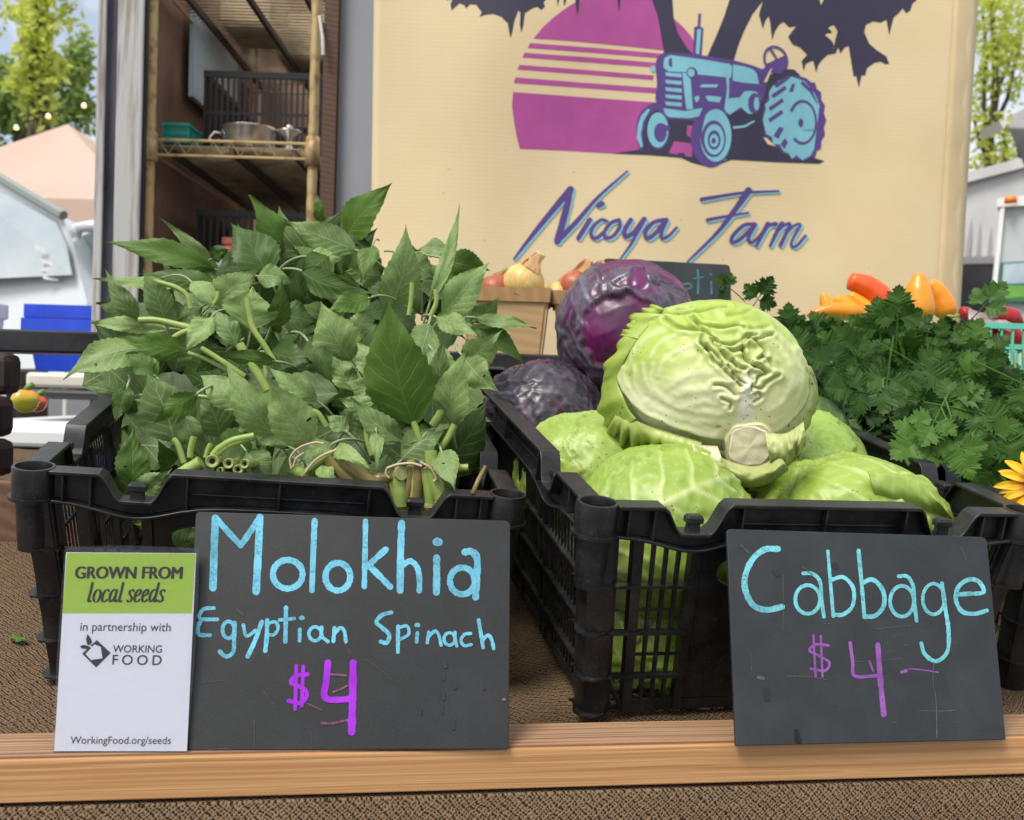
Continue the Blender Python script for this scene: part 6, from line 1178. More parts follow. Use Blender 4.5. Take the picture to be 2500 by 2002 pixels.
def hero():
    nth, nph = 190, 300; th = np.concatenate([np.linspace(.004, 1.62, nth-30), np.linspace(1.65, math.pi-.01, 30)]); ph = np.linspace(0, 2*math.pi, nph, endpoint=False)
    T, F = np.meshgrid(th, ph, indexing='ij'); T, F = T.ravel(), F.ravel(); dx, dy, dn = np.sin(T)*np.cos(F), np.sin(T)*np.sin(F), np.cos(T)
    Q = np.stack([1030+820*dx, 760-710*dy], 1); D = np.stack([dx, dy, dn], 1); n1, n2, n3 = npnoise(D, 2, 5), npnoise(D, 6, 8), npnoise(D, 16, 2)
    fr = dn > -.1; h = np.zeros(len(T)); wht = np.zeros(len(T)); Qf = Q[fr]; hf = np.zeros(len(Qf)); wf = np.zeros(len(Qf)); gf = np.zeros(len(Qf))
    wob = 9*np.stack([npnoise(D[fr], 9, 31), npnoise(D[fr], 9, 77)], 1); Qw = Qf+wob
    for pts, a, w, k in RID:
        d = dist_to(Qw, pts); g = np.exp(-(d/w)**2); hf += a*(.00055 if a < 3 else .0009)*g; wf = np.maximum(wf, g*k)
    for pts, a, w in GRV:
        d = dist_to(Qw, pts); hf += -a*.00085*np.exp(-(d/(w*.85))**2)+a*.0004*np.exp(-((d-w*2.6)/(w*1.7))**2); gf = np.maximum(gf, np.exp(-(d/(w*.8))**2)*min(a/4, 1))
    # step down outside the front leaf's lower and right borders
    lowb = np.array([(200, 560), (232, 690), (300, 850), (440, 985), (640, 1085), (860, 1165), (1080, 1225), (1330, 1330), (1530, 1190), (1680, 1085), (1800, 940), (1860, 780), (1830, 620), (1740, 480)], float)
    ang = np.arctan2(Qf[:, 1]-780, Qf[:, 0]-1100); la = np.arctan2(lowb[:, 1]-780, lowb[:, 0]-1100); lr = np.hypot(lowb[:, 1]-780, lowb[:, 0]-1100)
    la2 = np.where(la > 2.9, la, la); o = np.argsort(la); rb = np.interp(ang, la[o], lr[o], period=2*math.pi); rr = np.hypot(Qf[:, 1]-780, Qf[:, 0]-1100)
    low = (Qf[:, 1] > 520); out = sm(rr, rb-14, rb+34)*low; hf -= .0046*out
    crk = np.exp(-(((Qf[:, 0]-1250)/360)**2+((Qf[:, 1]-480)/300)**2)); hf += crk*.0025*npnoise(D[fr], 11, 3)
    h[fr] = hf; h += .0022*n1+.0009*n2+.0003*n3
    P = np.array(HC_)+np.outer(dx*(hx+h), np.array(hX))+np.outer(dy*(hy+h), np.array(hY))+np.outer(dn*(hz3+h), np.array(hN))
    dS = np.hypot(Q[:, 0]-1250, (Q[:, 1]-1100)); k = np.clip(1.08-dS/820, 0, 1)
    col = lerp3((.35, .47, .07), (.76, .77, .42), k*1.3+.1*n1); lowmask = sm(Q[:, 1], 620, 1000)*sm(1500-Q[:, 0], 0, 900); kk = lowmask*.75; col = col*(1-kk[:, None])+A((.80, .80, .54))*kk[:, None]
    cf = np.zeros(len(T)); cf[fr] = crk; col = col*(1-.5*cf[:, None])+A((.33, .44, .07))*.5*cf[:, None]
    w = np.zeros(len(T)); w[fr] = wf; col = col*(1-.72*w[:, None])+A((.76, .76, .52))*.72*w[:, None]
    md = np.exp(-(dist_to(Q, [(1300, 1080), (1308, 940), (1318, 820), (1326, 730)])/(46*np.clip((Q[:, 1]-660)/300, .15, 1)))**2)*fr; md = np.clip(md*1.6, 0, 1); col = col*(1-md[:, None])+A((.80, .79, .64))*md[:, None]
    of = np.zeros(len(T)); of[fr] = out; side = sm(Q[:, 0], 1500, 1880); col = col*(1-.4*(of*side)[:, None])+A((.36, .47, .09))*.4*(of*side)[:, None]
    g = np.zeros(len(T)); g[fr] = gf; col = col*(1-.38*g[:, None]);  # crease shade put into the colour along the grooves
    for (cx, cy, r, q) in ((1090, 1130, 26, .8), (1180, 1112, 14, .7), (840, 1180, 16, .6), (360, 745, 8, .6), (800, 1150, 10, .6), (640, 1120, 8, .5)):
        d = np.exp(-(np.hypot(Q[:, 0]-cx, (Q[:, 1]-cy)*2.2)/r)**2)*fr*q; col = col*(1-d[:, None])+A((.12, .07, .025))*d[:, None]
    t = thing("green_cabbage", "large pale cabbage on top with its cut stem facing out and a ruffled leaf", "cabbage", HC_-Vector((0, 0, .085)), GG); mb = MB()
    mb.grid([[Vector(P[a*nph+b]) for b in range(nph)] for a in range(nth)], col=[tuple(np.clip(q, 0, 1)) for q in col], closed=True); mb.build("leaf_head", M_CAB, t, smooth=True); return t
hero_t = hero()
def HP(x, y, lift=0.0):           # point of the big cabbage's front at an enlargement coordinate
    a, b = (x-1030)/820, (760-y)/710; q = a*a+b*b; n_ = math.sqrt(1-q) if q < .88 else .3464-1.7*(math.sqrt(q)-.938)
    return HC_+hX*(a*hx)+hY*(b*hy)+hN*(n_*hz3+lift)
def resamp(L_, n):
    a = np.array(L_); x = np.linspace(0, len(a)-1, n+1); return list(zip(np.interp(x, range(len(a)), a[:, 0]), np.interp(x, range(len(a)), a[:, 1])))
def patch(name, inner, outer, nr=10, n=170, ip=.07, nf=11, wav=.006, fq=9, lift0=.004, lift1=.018, c0=(.40, .50, .14), c1=(.20, .30, .04), curl=.3, seed=0, mat=None):
    I, O = spline(inner, 16), spline(outer, 16); I, O = resamp(I, n), resamp(O, n); rows, cols = [], []
    for j in range(nr+1):
        t = j/nr; r = []
        for k in range(n+1):
            s = k/n; w = math.sin(s*fq*2*math.pi+3.2*mnoise.noise(Vector((s*5, seed, 0))))+.4*math.sin(s*fq*2.9*math.pi+seed+2*mnoise.noise(Vector((s*8, seed, 4)))); nn_ = mnoise.noise(Vector((s*nf, t*2.5, seed)))
            x = I[k][0]*(1-t)+O[k][0]*t; y = I[k][1]*(1-t)+O[k][1]*t
            dxy = (O[k][0]-I[k][0], O[k][1]-I[k][1]); e = t*t*(ip*w+.2*nn_); x += dxy[0]*e; y += dxy[1]*e
            l = lift0+(lift1-lift0)*math.sin(t*math.pi*(.5+curl))+wav*t*w+.004*nn_*t
            r.append(HP(x, y, l)); k2 = min(max(t+.35*nn_, 0), 1); ed = .55 if t > .9 and nn_ > .12 else 1
            cols.append(tuple((c0[q]*(1-k2)+c1[q]*k2)*ed for q in range(3)))
        rows.append(r)
    mb = MB(); mb.grid(rows, col=cols); mb.build(name, mat or M_CABL, hero_t, smooth=True, solid=.0012)
OL0, OL1 = (.42, .54, .11), (.33, .46, .05)
patch("outer_leaf", [(640, 190), (500, 290), (390, 430), (290, 600), (235, 760), (290, 900), (340, 1010), (400, 1080)], [(400, 165), (255, 310), (175, 480), (95, 650), (28, 830), (60, 1010), (70, 1180), (190, 1245)], fq=3.1, wav=.0042, ip=.15, nf=10, c0=OL0, c1=OL1, lift0=.0035, lift1=.014, seed=1)
patch("outer_leaf", [(250, 1000), (330, 1060), (470, 1120), (640, 1170), (800, 1215), (960, 1260)], [(100, 1230), (260, 1310), (440, 1345), (620, 1360), (780, 1410), (930, 1400)], fq=6.5, wav=.0042, ip=.24, nf=14, c0=(.50, .58, .18), c1=(.32, .42, .05), lift0=.002, lift1=.020, seed=2)
patch("outer_leaf", [(640, 150), (520, 215), (440, 300), (420, 400)], [(560, 100), (400, 150), (310, 250), (260, 360)], fq=2.2, wav=.003, ip=.14, c0=OL0, c1=(.34, .45, .07), lift0=.004, lift1=.012, seed=5)
patch("outer_leaf", [(1800, 620), (1830, 800), (1790, 960), (1700, 1090), (1560, 1190), (1500, 1300)], [(1860, 640), (1922, 860), (1890, 1040), (1800, 1210), (1690, 1360), (1560, 1420)], fq=1.0, wav=.001, c0=(.60, .62, .32), c1=(.36, .47, .10), lift0=-.006, lift1=.004, seed=3)
patch("torn_leaf", [(1500, 1220), (1600, 1260), (1720, 1230), (1790, 1160)], [(1540, 1530), (1640, 1480), (1760, 1420), (1812, 1290)], fq=1.5, wav=.0015, ip=.10, c0=(.50, .56, .2), c1=(.22, .32, .06), lift0=.0, lift1=.012, seed=4, nr=12)
patch("torn_leaf", [(880, 1290), (960, 1320), (1060, 1330), (1150, 1340)], [(900, 1480), (960, 1520), (1060, 1570), (1180, 1500)], fq=1.3, wav=.0015, c0=(.58, .58, .36), c1=(.50, .56, .24), lift0=.004, lift1=.012, seed=6)
patch("torn_leaf", [(1130, 1420), (1240, 1450), (1380, 1460), (1500, 1440)], [(1150, 1640), (1260, 1700), (1400, 1670), (1520, 1560)], fq=2.2, wav=.002, ip=.12, c0=(.40, .46, .16), c1=(.16, .21, .05), lift0=.006, lift1=.016, seed=7)
# cut stem: an irregular thick stub, face towards the viewer
sa = (HP(1325, 1265)-HC_).normalized(); sa = (sa*.28+hN*.95-cU*.10).normalized(); sc_ = HP(1330, 1262, .0); su = (hX-sa*hX.dot(sa)).normalized(); sv = sa.cross(su)
M_FACE = simple("cut_stem_face", (.90, .83, .62), .5, (.80, .68, .42), 60, bs=120, bstr=.5, bd=.0012)
def stub(rings, mat, name, seed):
    P = []
    for r, hgt in rings:
        row = []
        for k in range(48):
            a = 2*math.pi*k/48; e = r*1.16*(1+.03*math.cos(2*a+.5)-.05*math.cos(4*a+.25)+.11*mnoise.noise(Vector((math.cos(a)*2.4, math.sin(a)*2.4, seed+hgt*90))))
            row.append(sc_+su*math.cos(a)*e*.98+sv*math.sin(a)*e*1.04+sa*(hgt+.0012*mnoise.noise(Vector((math.cos(a)*r*150, math.sin(a)*r*150, seed)))))
        P.append(row)
    mb = MB(); mb.grid(P, closed=True); mb.add(P[-1], [tuple(range(48))]); mb.build(name, mat, hero_t, smooth=True, auto=50)
stub([(.026, -.016), (.0235, -.004), (.0215, .006), (.0205, .013), (.0198, .0142)], simple("stem_rind", (.74, .71, .46), .5, (.56, .52, .26), 50, bs=140, bstr=.6, bd=.0015), "cut_stem", 1)
stub([(.0185, .0144), (.0172, .0152), (.0165, .0149), (.012, .0156), (.006, .0150), (.001, .0152)], M_FACE, "cut_stem_face", 2)
# flap of the right cabbage and the dark leaf standing behind
def free_leaf(name, label, rows_px, z0, z1, col0, col1, cat="leaf", parent=None, wav=.003, seed=0):
    I, O = spline(rows_px[0], 14), spline(rows_px[1], 14); n = 50; I, O = resamp(I, n), resamp(O, n); P, C_ = [], []
    for j in range(13):
        t = j/12; r = []
        for k in range(n+1):
            s = k/n; x, y = I[k][0]*(1-t)+O[k][0]*t, I[k][1]*(1-t)+O[k][1]*t; z = z0+(z1-z0)*t-.018*math.sin(math.pi*t)+wav*mnoise.noise(Vector((s*7, t*4, seed)))+wav*.6*math.sin(s*14+seed)*t
            r.append(W(x, y, z)); ve = math.exp(-(((s*6+t*.8) % 1-.5)/.06)**2)*.5; C_.append(tuple((col0[q]*(1-t)+col1[q]*t)*(1-ve)+ve*(.5, .58, .25)[q]*(.5 if col1[1] < .2 else 1) for q in range(3)))
        P.append(r)
    mb = MB(); mb.grid(P, col=C_); o = mb.build(name, M_CABL, parent, smooth=True, solid=.0012)
    if parent is None: tag(o, label, cat)
rc = [o for o in COL.objects if o.get('label', '').startswith("front right green cabbage")][0]
free_leaf("leaf_flap", None, ([(2120, 1150), (2200, 1158), (2250, 1180), (2280, 1210)], [(2150, 1262), (2225, 1285), (2285, 1288), (2325, 1266)]), .938, .972, (.34, .48, .09), (.30, .43, .07), parent=rc, seed=3)
free_leaf("torn_leaf", None, ([(1742, 1108), (1790, 1130), (1850, 1138), (1905, 1112)], [(1768, 1166), (1812, 1188), (1872, 1182), (1925, 1146)]), .962, .958, (.50, .55, .22), (.27, .33, .07), parent=hero_t, seed=11, wav=.005)
free_leaf("torn_leaf", None, ([(1688, 1082), (1718, 1088), (1752, 1090)], [(1702, 1128), (1738, 1160), (1772, 1150)]), .965, .960, (.72, .70, .48), (.62, .64, .36), parent=hero_t, seed=12)
free_leaf("torn_leaf", None, ([(1868, 1058), (1920, 1058), (1962, 1030)], [(1884, 1150), (1932, 1130), (1968, 1084)]), .962, .966, (.58, .62, .28), (.28, .36, .07), parent=hero_t, seed=13, wav=.006)
free_leaf("loose_cabbage_leaf", "dark green outer cabbage leaf standing between the pale cabbage and the parsley", ([(1960, 1130), (2000, 1110), (2050, 1115), (2090, 1130)], [(1960, 990), (2000, 968), (2060, 1010), (2092, 1090)]), 1.16, 1.20, (.13, .24, .04), (.06, .13, .025), seed=8)
# ================================================================== parsley
def pars_mat():
    m, nt, n, l, b = newmat("parsley_leaf"); a = n.new("ShaderNodeAttribute"); a.attribute_name = "Col"; v = texco(n, l)
    c = mixc(n, l, a.outputs["Fac"], (.014, .044, .008), (.078, .178, .024)); f = nnoise(n, l, v, 120, 4); c = mixc(n, l, ramp(n, l, f, [(.4, 0), (.7, .3)]), c, (.03, .07, .02))
    l.new(c, b.inputs["Base Color"]); b.inputs["Roughness"].default_value = .5; b.inputs["Specular IOR Level"].default_value = .22; bump(n, l, b, f, .3, .001); add_transl(nt, n, l, b, .15, c); return m
M_PARS = pars_mat(); M_PSTEM = simple("parsley_stalk", (.10, .19, .04), .4, (.16, .26, .06), 40)
half = [(.03, .12), (.14, .20), (.36, .24), (.27, .31), (.44, .36), (.37, .41), (.50, .50), (.33, .50), (.27, .53), (.38, .64), (.30, .66), (.34, .76), (.21, .74), (.15, .72), (.19, .84), (.12, .85), (.10, .93), (.05, .92)]
LO = [(0, 0)]+half+[(0, 1)]+[(-x, y) for x, y in reversed(half)]
def leaflet(mb, o, ay, az, s, tone, cup):
    ax_ = ay.cross(az); ph = rnd(0, 20); tw = rnd(-.35, .35); dr = rnd(.0, .35)
    def pt(x, y): return o+ax_*(x*s*1.12)+ay*(y*s)+az*(s*(cup*abs(x)*.55-dr*y*y*.4+tw*x*y+.07*mnoise.noise(Vector((x*4+ph, y*4, ph)))))
    pr = [(.0, .0)]+half+[(.0, 1.0)]; n_ = len(pr); ym = 0; sp = []
    for x, y in pr: ym = max(ym, y*.9-abs(x)*.35) if x else y; sp.append(max(ym, 0))
    vs = [pt(0, y) for y in sp]+[pt(x, y) for x, y in pr]+[pt(-x, y) for x, y in pr]
    fs = [(k, n_+k, n_+k+1, k+1) for k in range(n_-1)]+[(k+1, 2*n_+k+1, 2*n_+k, k) for k in range(n_-1)]
    mb.add(vs, fs, col=[(min(1, tone+.12),)*3]*n_+[(tone,)*3]*(2*n_))
def pleaf(mb, o, ay, az, s, tone):
    ay = ay.normalized(); az = (az-ay*az.dot(ay)).normalized(); ax_ = ay.cross(az)
    leaflet(mb, o+ay*s*.28, ay, az, s*.72, tone, rnd(.1, .5))
    for sg in (-1, 1):
        d = (ay*rnd(.25, .55)+ax_*sg).normalized(); leaflet(mb, o+ay*s*rnd(.16, .24), d, (az+ax_*sg*rnd(-.3, .2)).normalized(), s*.60, min(max(tone+rnd(-.1, .1), 0), 1), rnd(.1, .5))
    mb.tube([o-ay*s*.75-az*s*.1, o-ay*s*.3, o, o+ay*s*.3], [s*.022, s*.02, s*.018, s*.012], 5, col=(min(1, tone+.25),)*3)
random.seed(77)
PB = [(1770, 740), (1800, 745), (1850, 800), (1905, 810), (1950, 835), (2010, 832), (2080, 825), (2130, 808), (2160, 785), (2200, 790), (2230, 845), (2300, 848), (2340, 830), (2385, 860), (2420, 940), (2500, 975), (2620, 960), (2720, 1010), (2720, 1120), (2560, 1150), (2470, 1165), (2400, 1190), (2330, 1110), (2250, 1105), (2150, 1060), (2060, 1030), (2000, 990), (1970, 900), (1880, 820)]
PBU = [thing("parsley_bunch", lb, "herbs", W(x, 1100, 1.3), "parsley bunches at the right") for lb, x in (("dark parsley bunch just behind the big pale cabbage", 1950), ("parsley bunch standing tall under the orange peppers", 2200), ("parsley bunch spreading at the right edge beside the sunflower", 2450))]
pm = [MB(), MB(), MB()]; k = 0
while k < 740:
    x, y = rnd(1740, 2740), rnd(690, 1200)
    if not inpoly(x, y, PB): continue
    k += 1; z = 1.14+(1160-y)/460*.40+rnd(0, .09); c = W(x, y, z); view = (cC-c).normalized()
    up = Vector((rnd(-.8, .8), rnd(-.7, .1), rnd(-.5, 1.1))); az = (view*rnd(.6, 1.2)+Vector((rnd(-.55, .55), 0, rnd(.0, .9)))).normalized()
    if abs(az.dot(up.normalized())) > .88: continue
    pleaf(pm[0 if x < 2050 else (1 if x < 2330 else 2)], c, up, az, rnd(.040, .062), min(max(rnd(-.05, .8)+(.12 if y < 800 else 0), 0), 1))  # wide tone spread puts the dark gaps between leaves into the colour
# sprigs that stand out
for (x, y, tx, ty, s, tone, z) in ((2190, 800, 2195, 705, .058, .45, 1.30), (2150, 830, 2140, 720, .06, .4, 1.32), (2390, 760, 2440, 705, .052, .5, 1.32), (1930, 830, 1925, 760, .055, .3, 1.4), (2220, 880, 2300, 930, .06, .35, 1.22), (2170, 900, 2160, 980, .06, .3, 1.2), (2270, 1060, 2230, 1085, .062, .85, 1.10), (2330, 1050, 2345, 1110, .055, .8, 1.09), (2350, 1000, 2420, 1015, .055, .45, 1.11), (2300, 990, 2370, 960, .05, .6, 1.12), (2400, 1050, 2460, 1090, .055, .5, 1.1), (1840, 745, 1870, 700, .05, .25, 1.42), (1790, 710, 1765, 690, .04, .4, 1.45), (2290, 1010, 2270, 1050, .05, .75, 1.1), (2330, 1070, 2360, 1140, .05, .9, 1.085), (2410, 1130, 2440, 1160, .05, .35, 1.12), (2120, 960, 2060, 950, .06, .25, 1.2), (2060, 900, 2000, 880, .06, .2, 1.26), (2480, 930, 2540, 960, .06, .45, 1.15), (1980, 860, 1930, 850, .06, .3, 1.3), (2100, 880, 2070, 835, .06, .35, 1.32)):
    o_, t_ = W(x, y, z), W(tx, ty, z-.01); pleaf(pm[0 if x < 2050 else (1 if x < 2330 else 2)], o_, t_-o_, (cC-o_).normalized()+Vector((rnd(-.3, .3), 0, rnd(.1, .6))), s, tone)
for t, mb in zip(PBU, pm):
    o = mb.build("leaves", M_PARS, t); o['kind'] = 'stuff'
for t, xs in zip(PBU, ((1950, 2010), (2140, 2260), (2400, 2480))):
    for x in xs:
        for q in range(3): mb = MB(); mb.tube([W(x+rnd(-30, 30), 1130, 1.26), W(x+rnd(-40, 40), 1000, 1.32), W(x+rnd(-60, 60), 860, 1.42)], [.0028, .0024, .0018], 7); mb.build("stalk", M_PSTEM, t, smooth=True)
# small clippings in the bottom of the cabbage crate
mb = MB()
for q in range(14):
    c = MR @ Vector((rnd(-.15, -.03), rnd(.03, .10), -HC+.012)); pleaf(mb, c, Vector((rnd(-1, 1), rnd(-1, 1), .2)), Vector((0, -.4, 1)), .03, rnd(.5, .9))
o = mb.build("parsley_clippings", M_PARS); tag(o, "loose green parsley clippings on the bottom of the cabbage crate", "clippings", kind='stuff')
# ================================================================== sunflower at the right edge
sfc = MP @ Vector((-.209, .004, .026)); sfn = ((cC-sfc).normalized()+Vector((-.25, 0, .45))).normalized(); t = thing("sunflower", "yellow sunflower head with a brown centre resting on the right crate's corner", "flower", sfc)
fu = (cR-sfn*cR.dot(sfn)).normalized(); fv = sfn.cross(fu)
M_PETAL = attr_mat("sunflower_petal", .5, bs=90, bstr=.25, ns=60, amt=.15, transl=.25)
for k in range(34):
    a = 2*math.pi*k/34*2+(.1 if k >= 17 else 0)+rnd(-.08, .08); L, wd = rnd(.027, .034), rnd(.0075, .010); dr = fu*math.cos(a)+fv*math.sin(a); sd_ = sfn.cross(dr); lay = -.002*(k % 3); rows, cl = [], []
    bend = rnd(-.004, .008); tw = rnd(-.5, .5)
    for i in range(9):
        u = i/8; hw = wd*.5*math.sin(math.pi*min(1, .12+u*.88))**.7*(1 if u < .98 else .1); ctr = sfc+dr*(.0125+L*u)+sfn*(lay+.006*math.sin(u*2.2)-bend*u*u)
        rows.append([ctr+sd_*hw*q+sfn*(hw*.5*abs(q)+tw*hw*q*u) for q in (-1, -.4, 0, .4, 1)])
        m_ = min(max((.42-u)/.3, 0), 1); cl += [tuple((.88, .52, .012)[z]*(1-m_)+(.36, .06, .006)[z]*m_ for z in range(3))]*5
    mb = MB(); mb.grid(rows, col=cl); mb.build("petal", M_PETAL, t, smooth=True)
mb = MB(); rows = []
for i in range(14):
    r_ = .0145*i/13; rows.append([sfc+fu*math.cos(a)*r_+fv*math.sin(a)*r_+sfn*(.004*(1-(i/13)**2)+.0008*math.sin(a*9+i*2.4)) for a in np.linspace(0, 2*math.pi, 40, endpoint=False)])
mb.grid(rows, closed=True); mb.build("seed_disc", simple("sunflower_disc", (.03, .016, .008), .8, (.10, .05, .015), 220, bs=300, bstr=.8), t, smooth=True)
mb = MB(); mb.tube([sfc-sfn*.004, sfc-sfn*.03, MP @ Vector((-.15, .10, .02)), MP @ Vector((-.08, .24, -.06))], [.006, .005, .005, .005], 8); mb.build("stalk", M_PSTEM, t, smooth=True)
for k in range(8):
    a = 2*math.pi*k/8+.2; dr = fu*math.cos(a)+fv*math.sin(a); mb = MB(); b_ = sfc-sfn*.005+dr*.012; leaf_geo(mb, b_, b_+dr*.024-sfn*.002, .011, 0, .6, sfn, nu=12); mb.build("sepal", M_LEAF, t, smooth=True)
# ================================================================== shelf behind with onions, peppers and the second chalk sign
zs0 = W(1300, 866, 1.62).z; q0, q1 = W(930, 866, 1.56), W(2700, 866, 1.56)
mb = MB(); mb.hexa([(q0.x, q0.y, zs0-.03), (q1.x, q1.y+.15, zs0-.03), (q1.x, q1.y+.75, zs0-.03), (q0.x, q0.y+.62, zs0-.03), (q0.x, q0.y, zs0), (q1.x, q1.y+.15, zs0), (q1.x, q1.y+.75, zs0), (q0.x, q0.y+.62, zs0)])
t = thing("rear_shelf", "dark raised shelf behind the crates carrying the onion baskets", "shelf", (q0.x, q0.y, 0)); mb.build("shelf_board", M_BLACKBRD, t, bevel=.003)
for x in (q0.x+.05, q1.x-.05):
    for y in (.2, .6): mb = MB(); mb.box((x-.02, q0.y+y-.02, 0), (x+.02, q0.y+y+.02, zs0-.03)); mb.build("leg", M_BLACKBRD, t)
M_VEN = wood_mat("basket_veneer", (.56, .36, .17), (.50, .31, .14), (.62, .43, .23), (4, 4, 30), 1.2, .75, (.3, .18, .09)); M_VEN2 = wood_mat("basket_rim_wood", (.46, .27, .12), (.40, .22, .09), (.54, .35, .18), (20, 20, 5), 1.4, .75, (.25, .14, .07))
def till(name, label, px0, px1, pyt, z, dep, h, rz):
    a, b = W(px0, pyt, z), W(px1, pyt, z); w = (b-a).length; c = (a+b)/2; zt = c.z; M_ = Matrix.Translation((c.x, c.y, zt-h)) @ Matrix.Rotation(rz, 4, 'Z'); t = thing(name, label, "basket", c-Vector((0, 0, h)), "wooden onion baskets on the rear shelf"); k = .86
    def P(x, y, zz): f = k+(1-k)*zz/h; return M_ @ Vector((x*w/2*f, dep/2+y*dep/2*f, zz))
    def quad(p, th, mat, nm):
        p = [Vector(q) for q in p]; n_ = (p[1]-p[0]).cross(p[3]-p[0]).normalized()*th; mb = MB(); mb.hexa([p[0], p[1], p[1]+n_, p[0]+n_, p[3], p[2], p[2]+n_, p[3]+n_]); return mb.build(nm, mat, t)
    for y, sg in ((-1, 1), (1, -1)): quad([P(-.93, y, .002), P(.93, y, .002), P(.93, y, h), P(-.93, y, h)], .0018*1, M_VEN, "side_veneer")
    for x in (-1, 1): quad([P(x, -.93, .002), P(x, .93, .002), P(x, .93, h), P(x, -.93, h)], .0018, M_VEN, "side_veneer")
    for x, y in ((-1, -1), (1, -1)):
        quad([P(x*.985, y*1.0, .0), P(x*.94, y*1.0, .0), P(x*.94, y*1.0, h), P(x*.985, y*1.0, h)], .0022, M_VEN2, "corner_strip")
    quad([P(-.95, -.95, .001), P(.95, -.95, .001), P(.95, .95, .001), P(-.95, .95, .001)], .002, M_VEN, "base_veneer")
    for (x0, y0, x1, y1) in ((-1.03, -1.05, 1.03, -1.05), (1.03, -1.03, 1.03, 1.03), (1.03, 1.05, -1.03, 1.05), (-1.03, 1.03, -1.03, -1.03)):
        quad([P(x0, y0, h-.021), P(x1, y1, h-.021), P(x1, y1, h+.002), P(x0, y0, h+.002)], .0024, M_VEN2, "rim_band")
    mb = MB(); s_ = P(.27, -1.07, h-.010); mb.tube([s_+Vector((-.005, -.001, .002)), s_+Vector((.005, -.001, -.001))], .0007, 5); mb.build("staple", M_STEEL, t); return t
bh = (862-703)/FPX*1.64
till("till_basket", "pale wooden basket of yellow onions beside the molokhia leaves", 1128, 1341, 704, 1.62, .13, bh, R(-2)); till("till_basket", "wooden basket of reddish onions half hidden by the upright purple cabbage", 1352, 1560, 714, 1.64, .13, bh*.95, R(-3))
def onion_mat(nm, c1, c2, c3):
    m, nt, n, l, b = newmat(nm); v = texco(n, l); w = nnoise(n, l, texco(n, l, scale=(1, 1, .12)), 220, 4, .6, .3); f = nnoise(n, l, v, 30, 4)
    c = mixc(n, l, ramp(n, l, w, [(.4, 0), (.62, 1)]), c1, c2); c = mixc(n, l, ramp(n, l, f, [(.52, 0), (.62, .8)]), c, c3); l.new(c, b.inputs["Base Color"]); b.inputs["Roughness"].default_value = .42; bump(n, l, b, w, .25, .001); return m
M_ON1 = onion_mat("yellow_onion_skin", (.66, .48, .16), (.56, .36, .10), (.72, .58, .26)); M_ON2 = onion_mat("red_brown_onion_skin", (.40, .11, .045), (.30, .07, .03), (.62, .32, .16)); M_PAPS = simple("onion_paper", (.60, .32, .12), .6, (.70, .48, .24), 60, transl=.3)
def onion(label, px, py, z, r, mat, neck, group="onions in the wooden baskets"):
    c = W(px, py, z); t = thing("onion", label, "onion", c-Vector((0, 0, r)), group); ax_ = Vector(neck).normalized(); mb = MB()
    prof = [(0, -r*.92), (r*.45, -r*.84), (r*.85, -r*.45), (r, 0), (r*.93, r*.38), (r*.7, r*.68), (r*.42, r*.9), (r*.25, r*1.12), (r*.19, r*1.4), (r*.24, r*1.62), (r*.12, r*1.66), (0, r*1.5)]
    mb.lathe(prof, c, 30, ax_); 
    for i, p in enumerate(mb.v): mb.v[i] = p+Vector((1, 1, 1))*.0012*mnoise.noise(p*90)
    mb.build("bulb", mat, t, smooth=True); mb = MB(); u = ax_.orthogonal().normalized(); v = ax_.cross(u)
    for k in range(4):
        a = rnd(0, 6.28); d = u*math.cos(a)+v*math.sin(a); s = u*-math.sin(a)+v*math.cos(a); rows = [[c+ax_*(r*(.75+.28*i))+d*(r*(.62-.12*i)+.002*math.sin(i*2+k))+s*(q*r*.3*(1-i/4.5)) for q in (-1, 0, 1)] for i in range(4)]; mb.grid(rows)
    mb.build("papery_skin", M_PAPS, t, smooth=True)
onion("pale yellow onion with a tall papery neck in the left basket", 1278, 694, 1.69, .037, M_ON1, (.42, -.1, .75)); onion("golden onion mostly below the rim left of the pale onion", 1208, 712, 1.70, .030, M_ON2, (.5, 0, .7)); onion("pale onion behind the molokhia leaf tips in the left basket", 1150, 706, 1.72, .026, M_ON1, (-.3, 0, .9))
onion("reddish brown onion beside the upright purple cabbage", 1405, 706, 1.70, .034, M_ON2, (.35, .1, .8)); onion("cream onion at the left corner of the right basket", 1362, 722, 1.70, .025, M_ON1, (.8, 0, .5)); onion("brown onion behind the purple cabbage in the right basket", 1478, 712, 1.72, .033, M_ON2, (-.2, 0, .9))
# second chalk sign
c4 = [(1474, 631), (1783, 647), (1790, 900), (1482, 880)]; pl2 = plane3(W(1474, 880, 1.76), W(1790, 900, 1.79), W(1630, 640, 1.80)); t = thing("chalkboard_sign", "small dark chalkboard standing behind the purple cabbage with only a few blue letters showing", "sign", pl2.at(1630, 890))
mb = MB(); fr = [pl2.at(*p) for p in ((1474, 880), (1473, 642), (1476, 633), (1484, 631), (1772, 646), (1780, 649), (1783, 658), (1790, 900))]; n_ = len(fr); mb.add(fr+[p-pl2.n*.004 for p in fr], [tuple(range(n_-1, -1, -1)), tuple(range(n_, 2*n_))]+[(k, (k+1) % n_, (k+1) % n_+n_, k+n_) for k in range(n_)]); mb.build("slate_panel", simple("green_black_slate", (.016, .024, .025), .55, (.03, .04, .042), 14), t)
OFFS[0] = .0006; c5 = lambda x, y: (1150+x/1.597, 600+y/1.597)
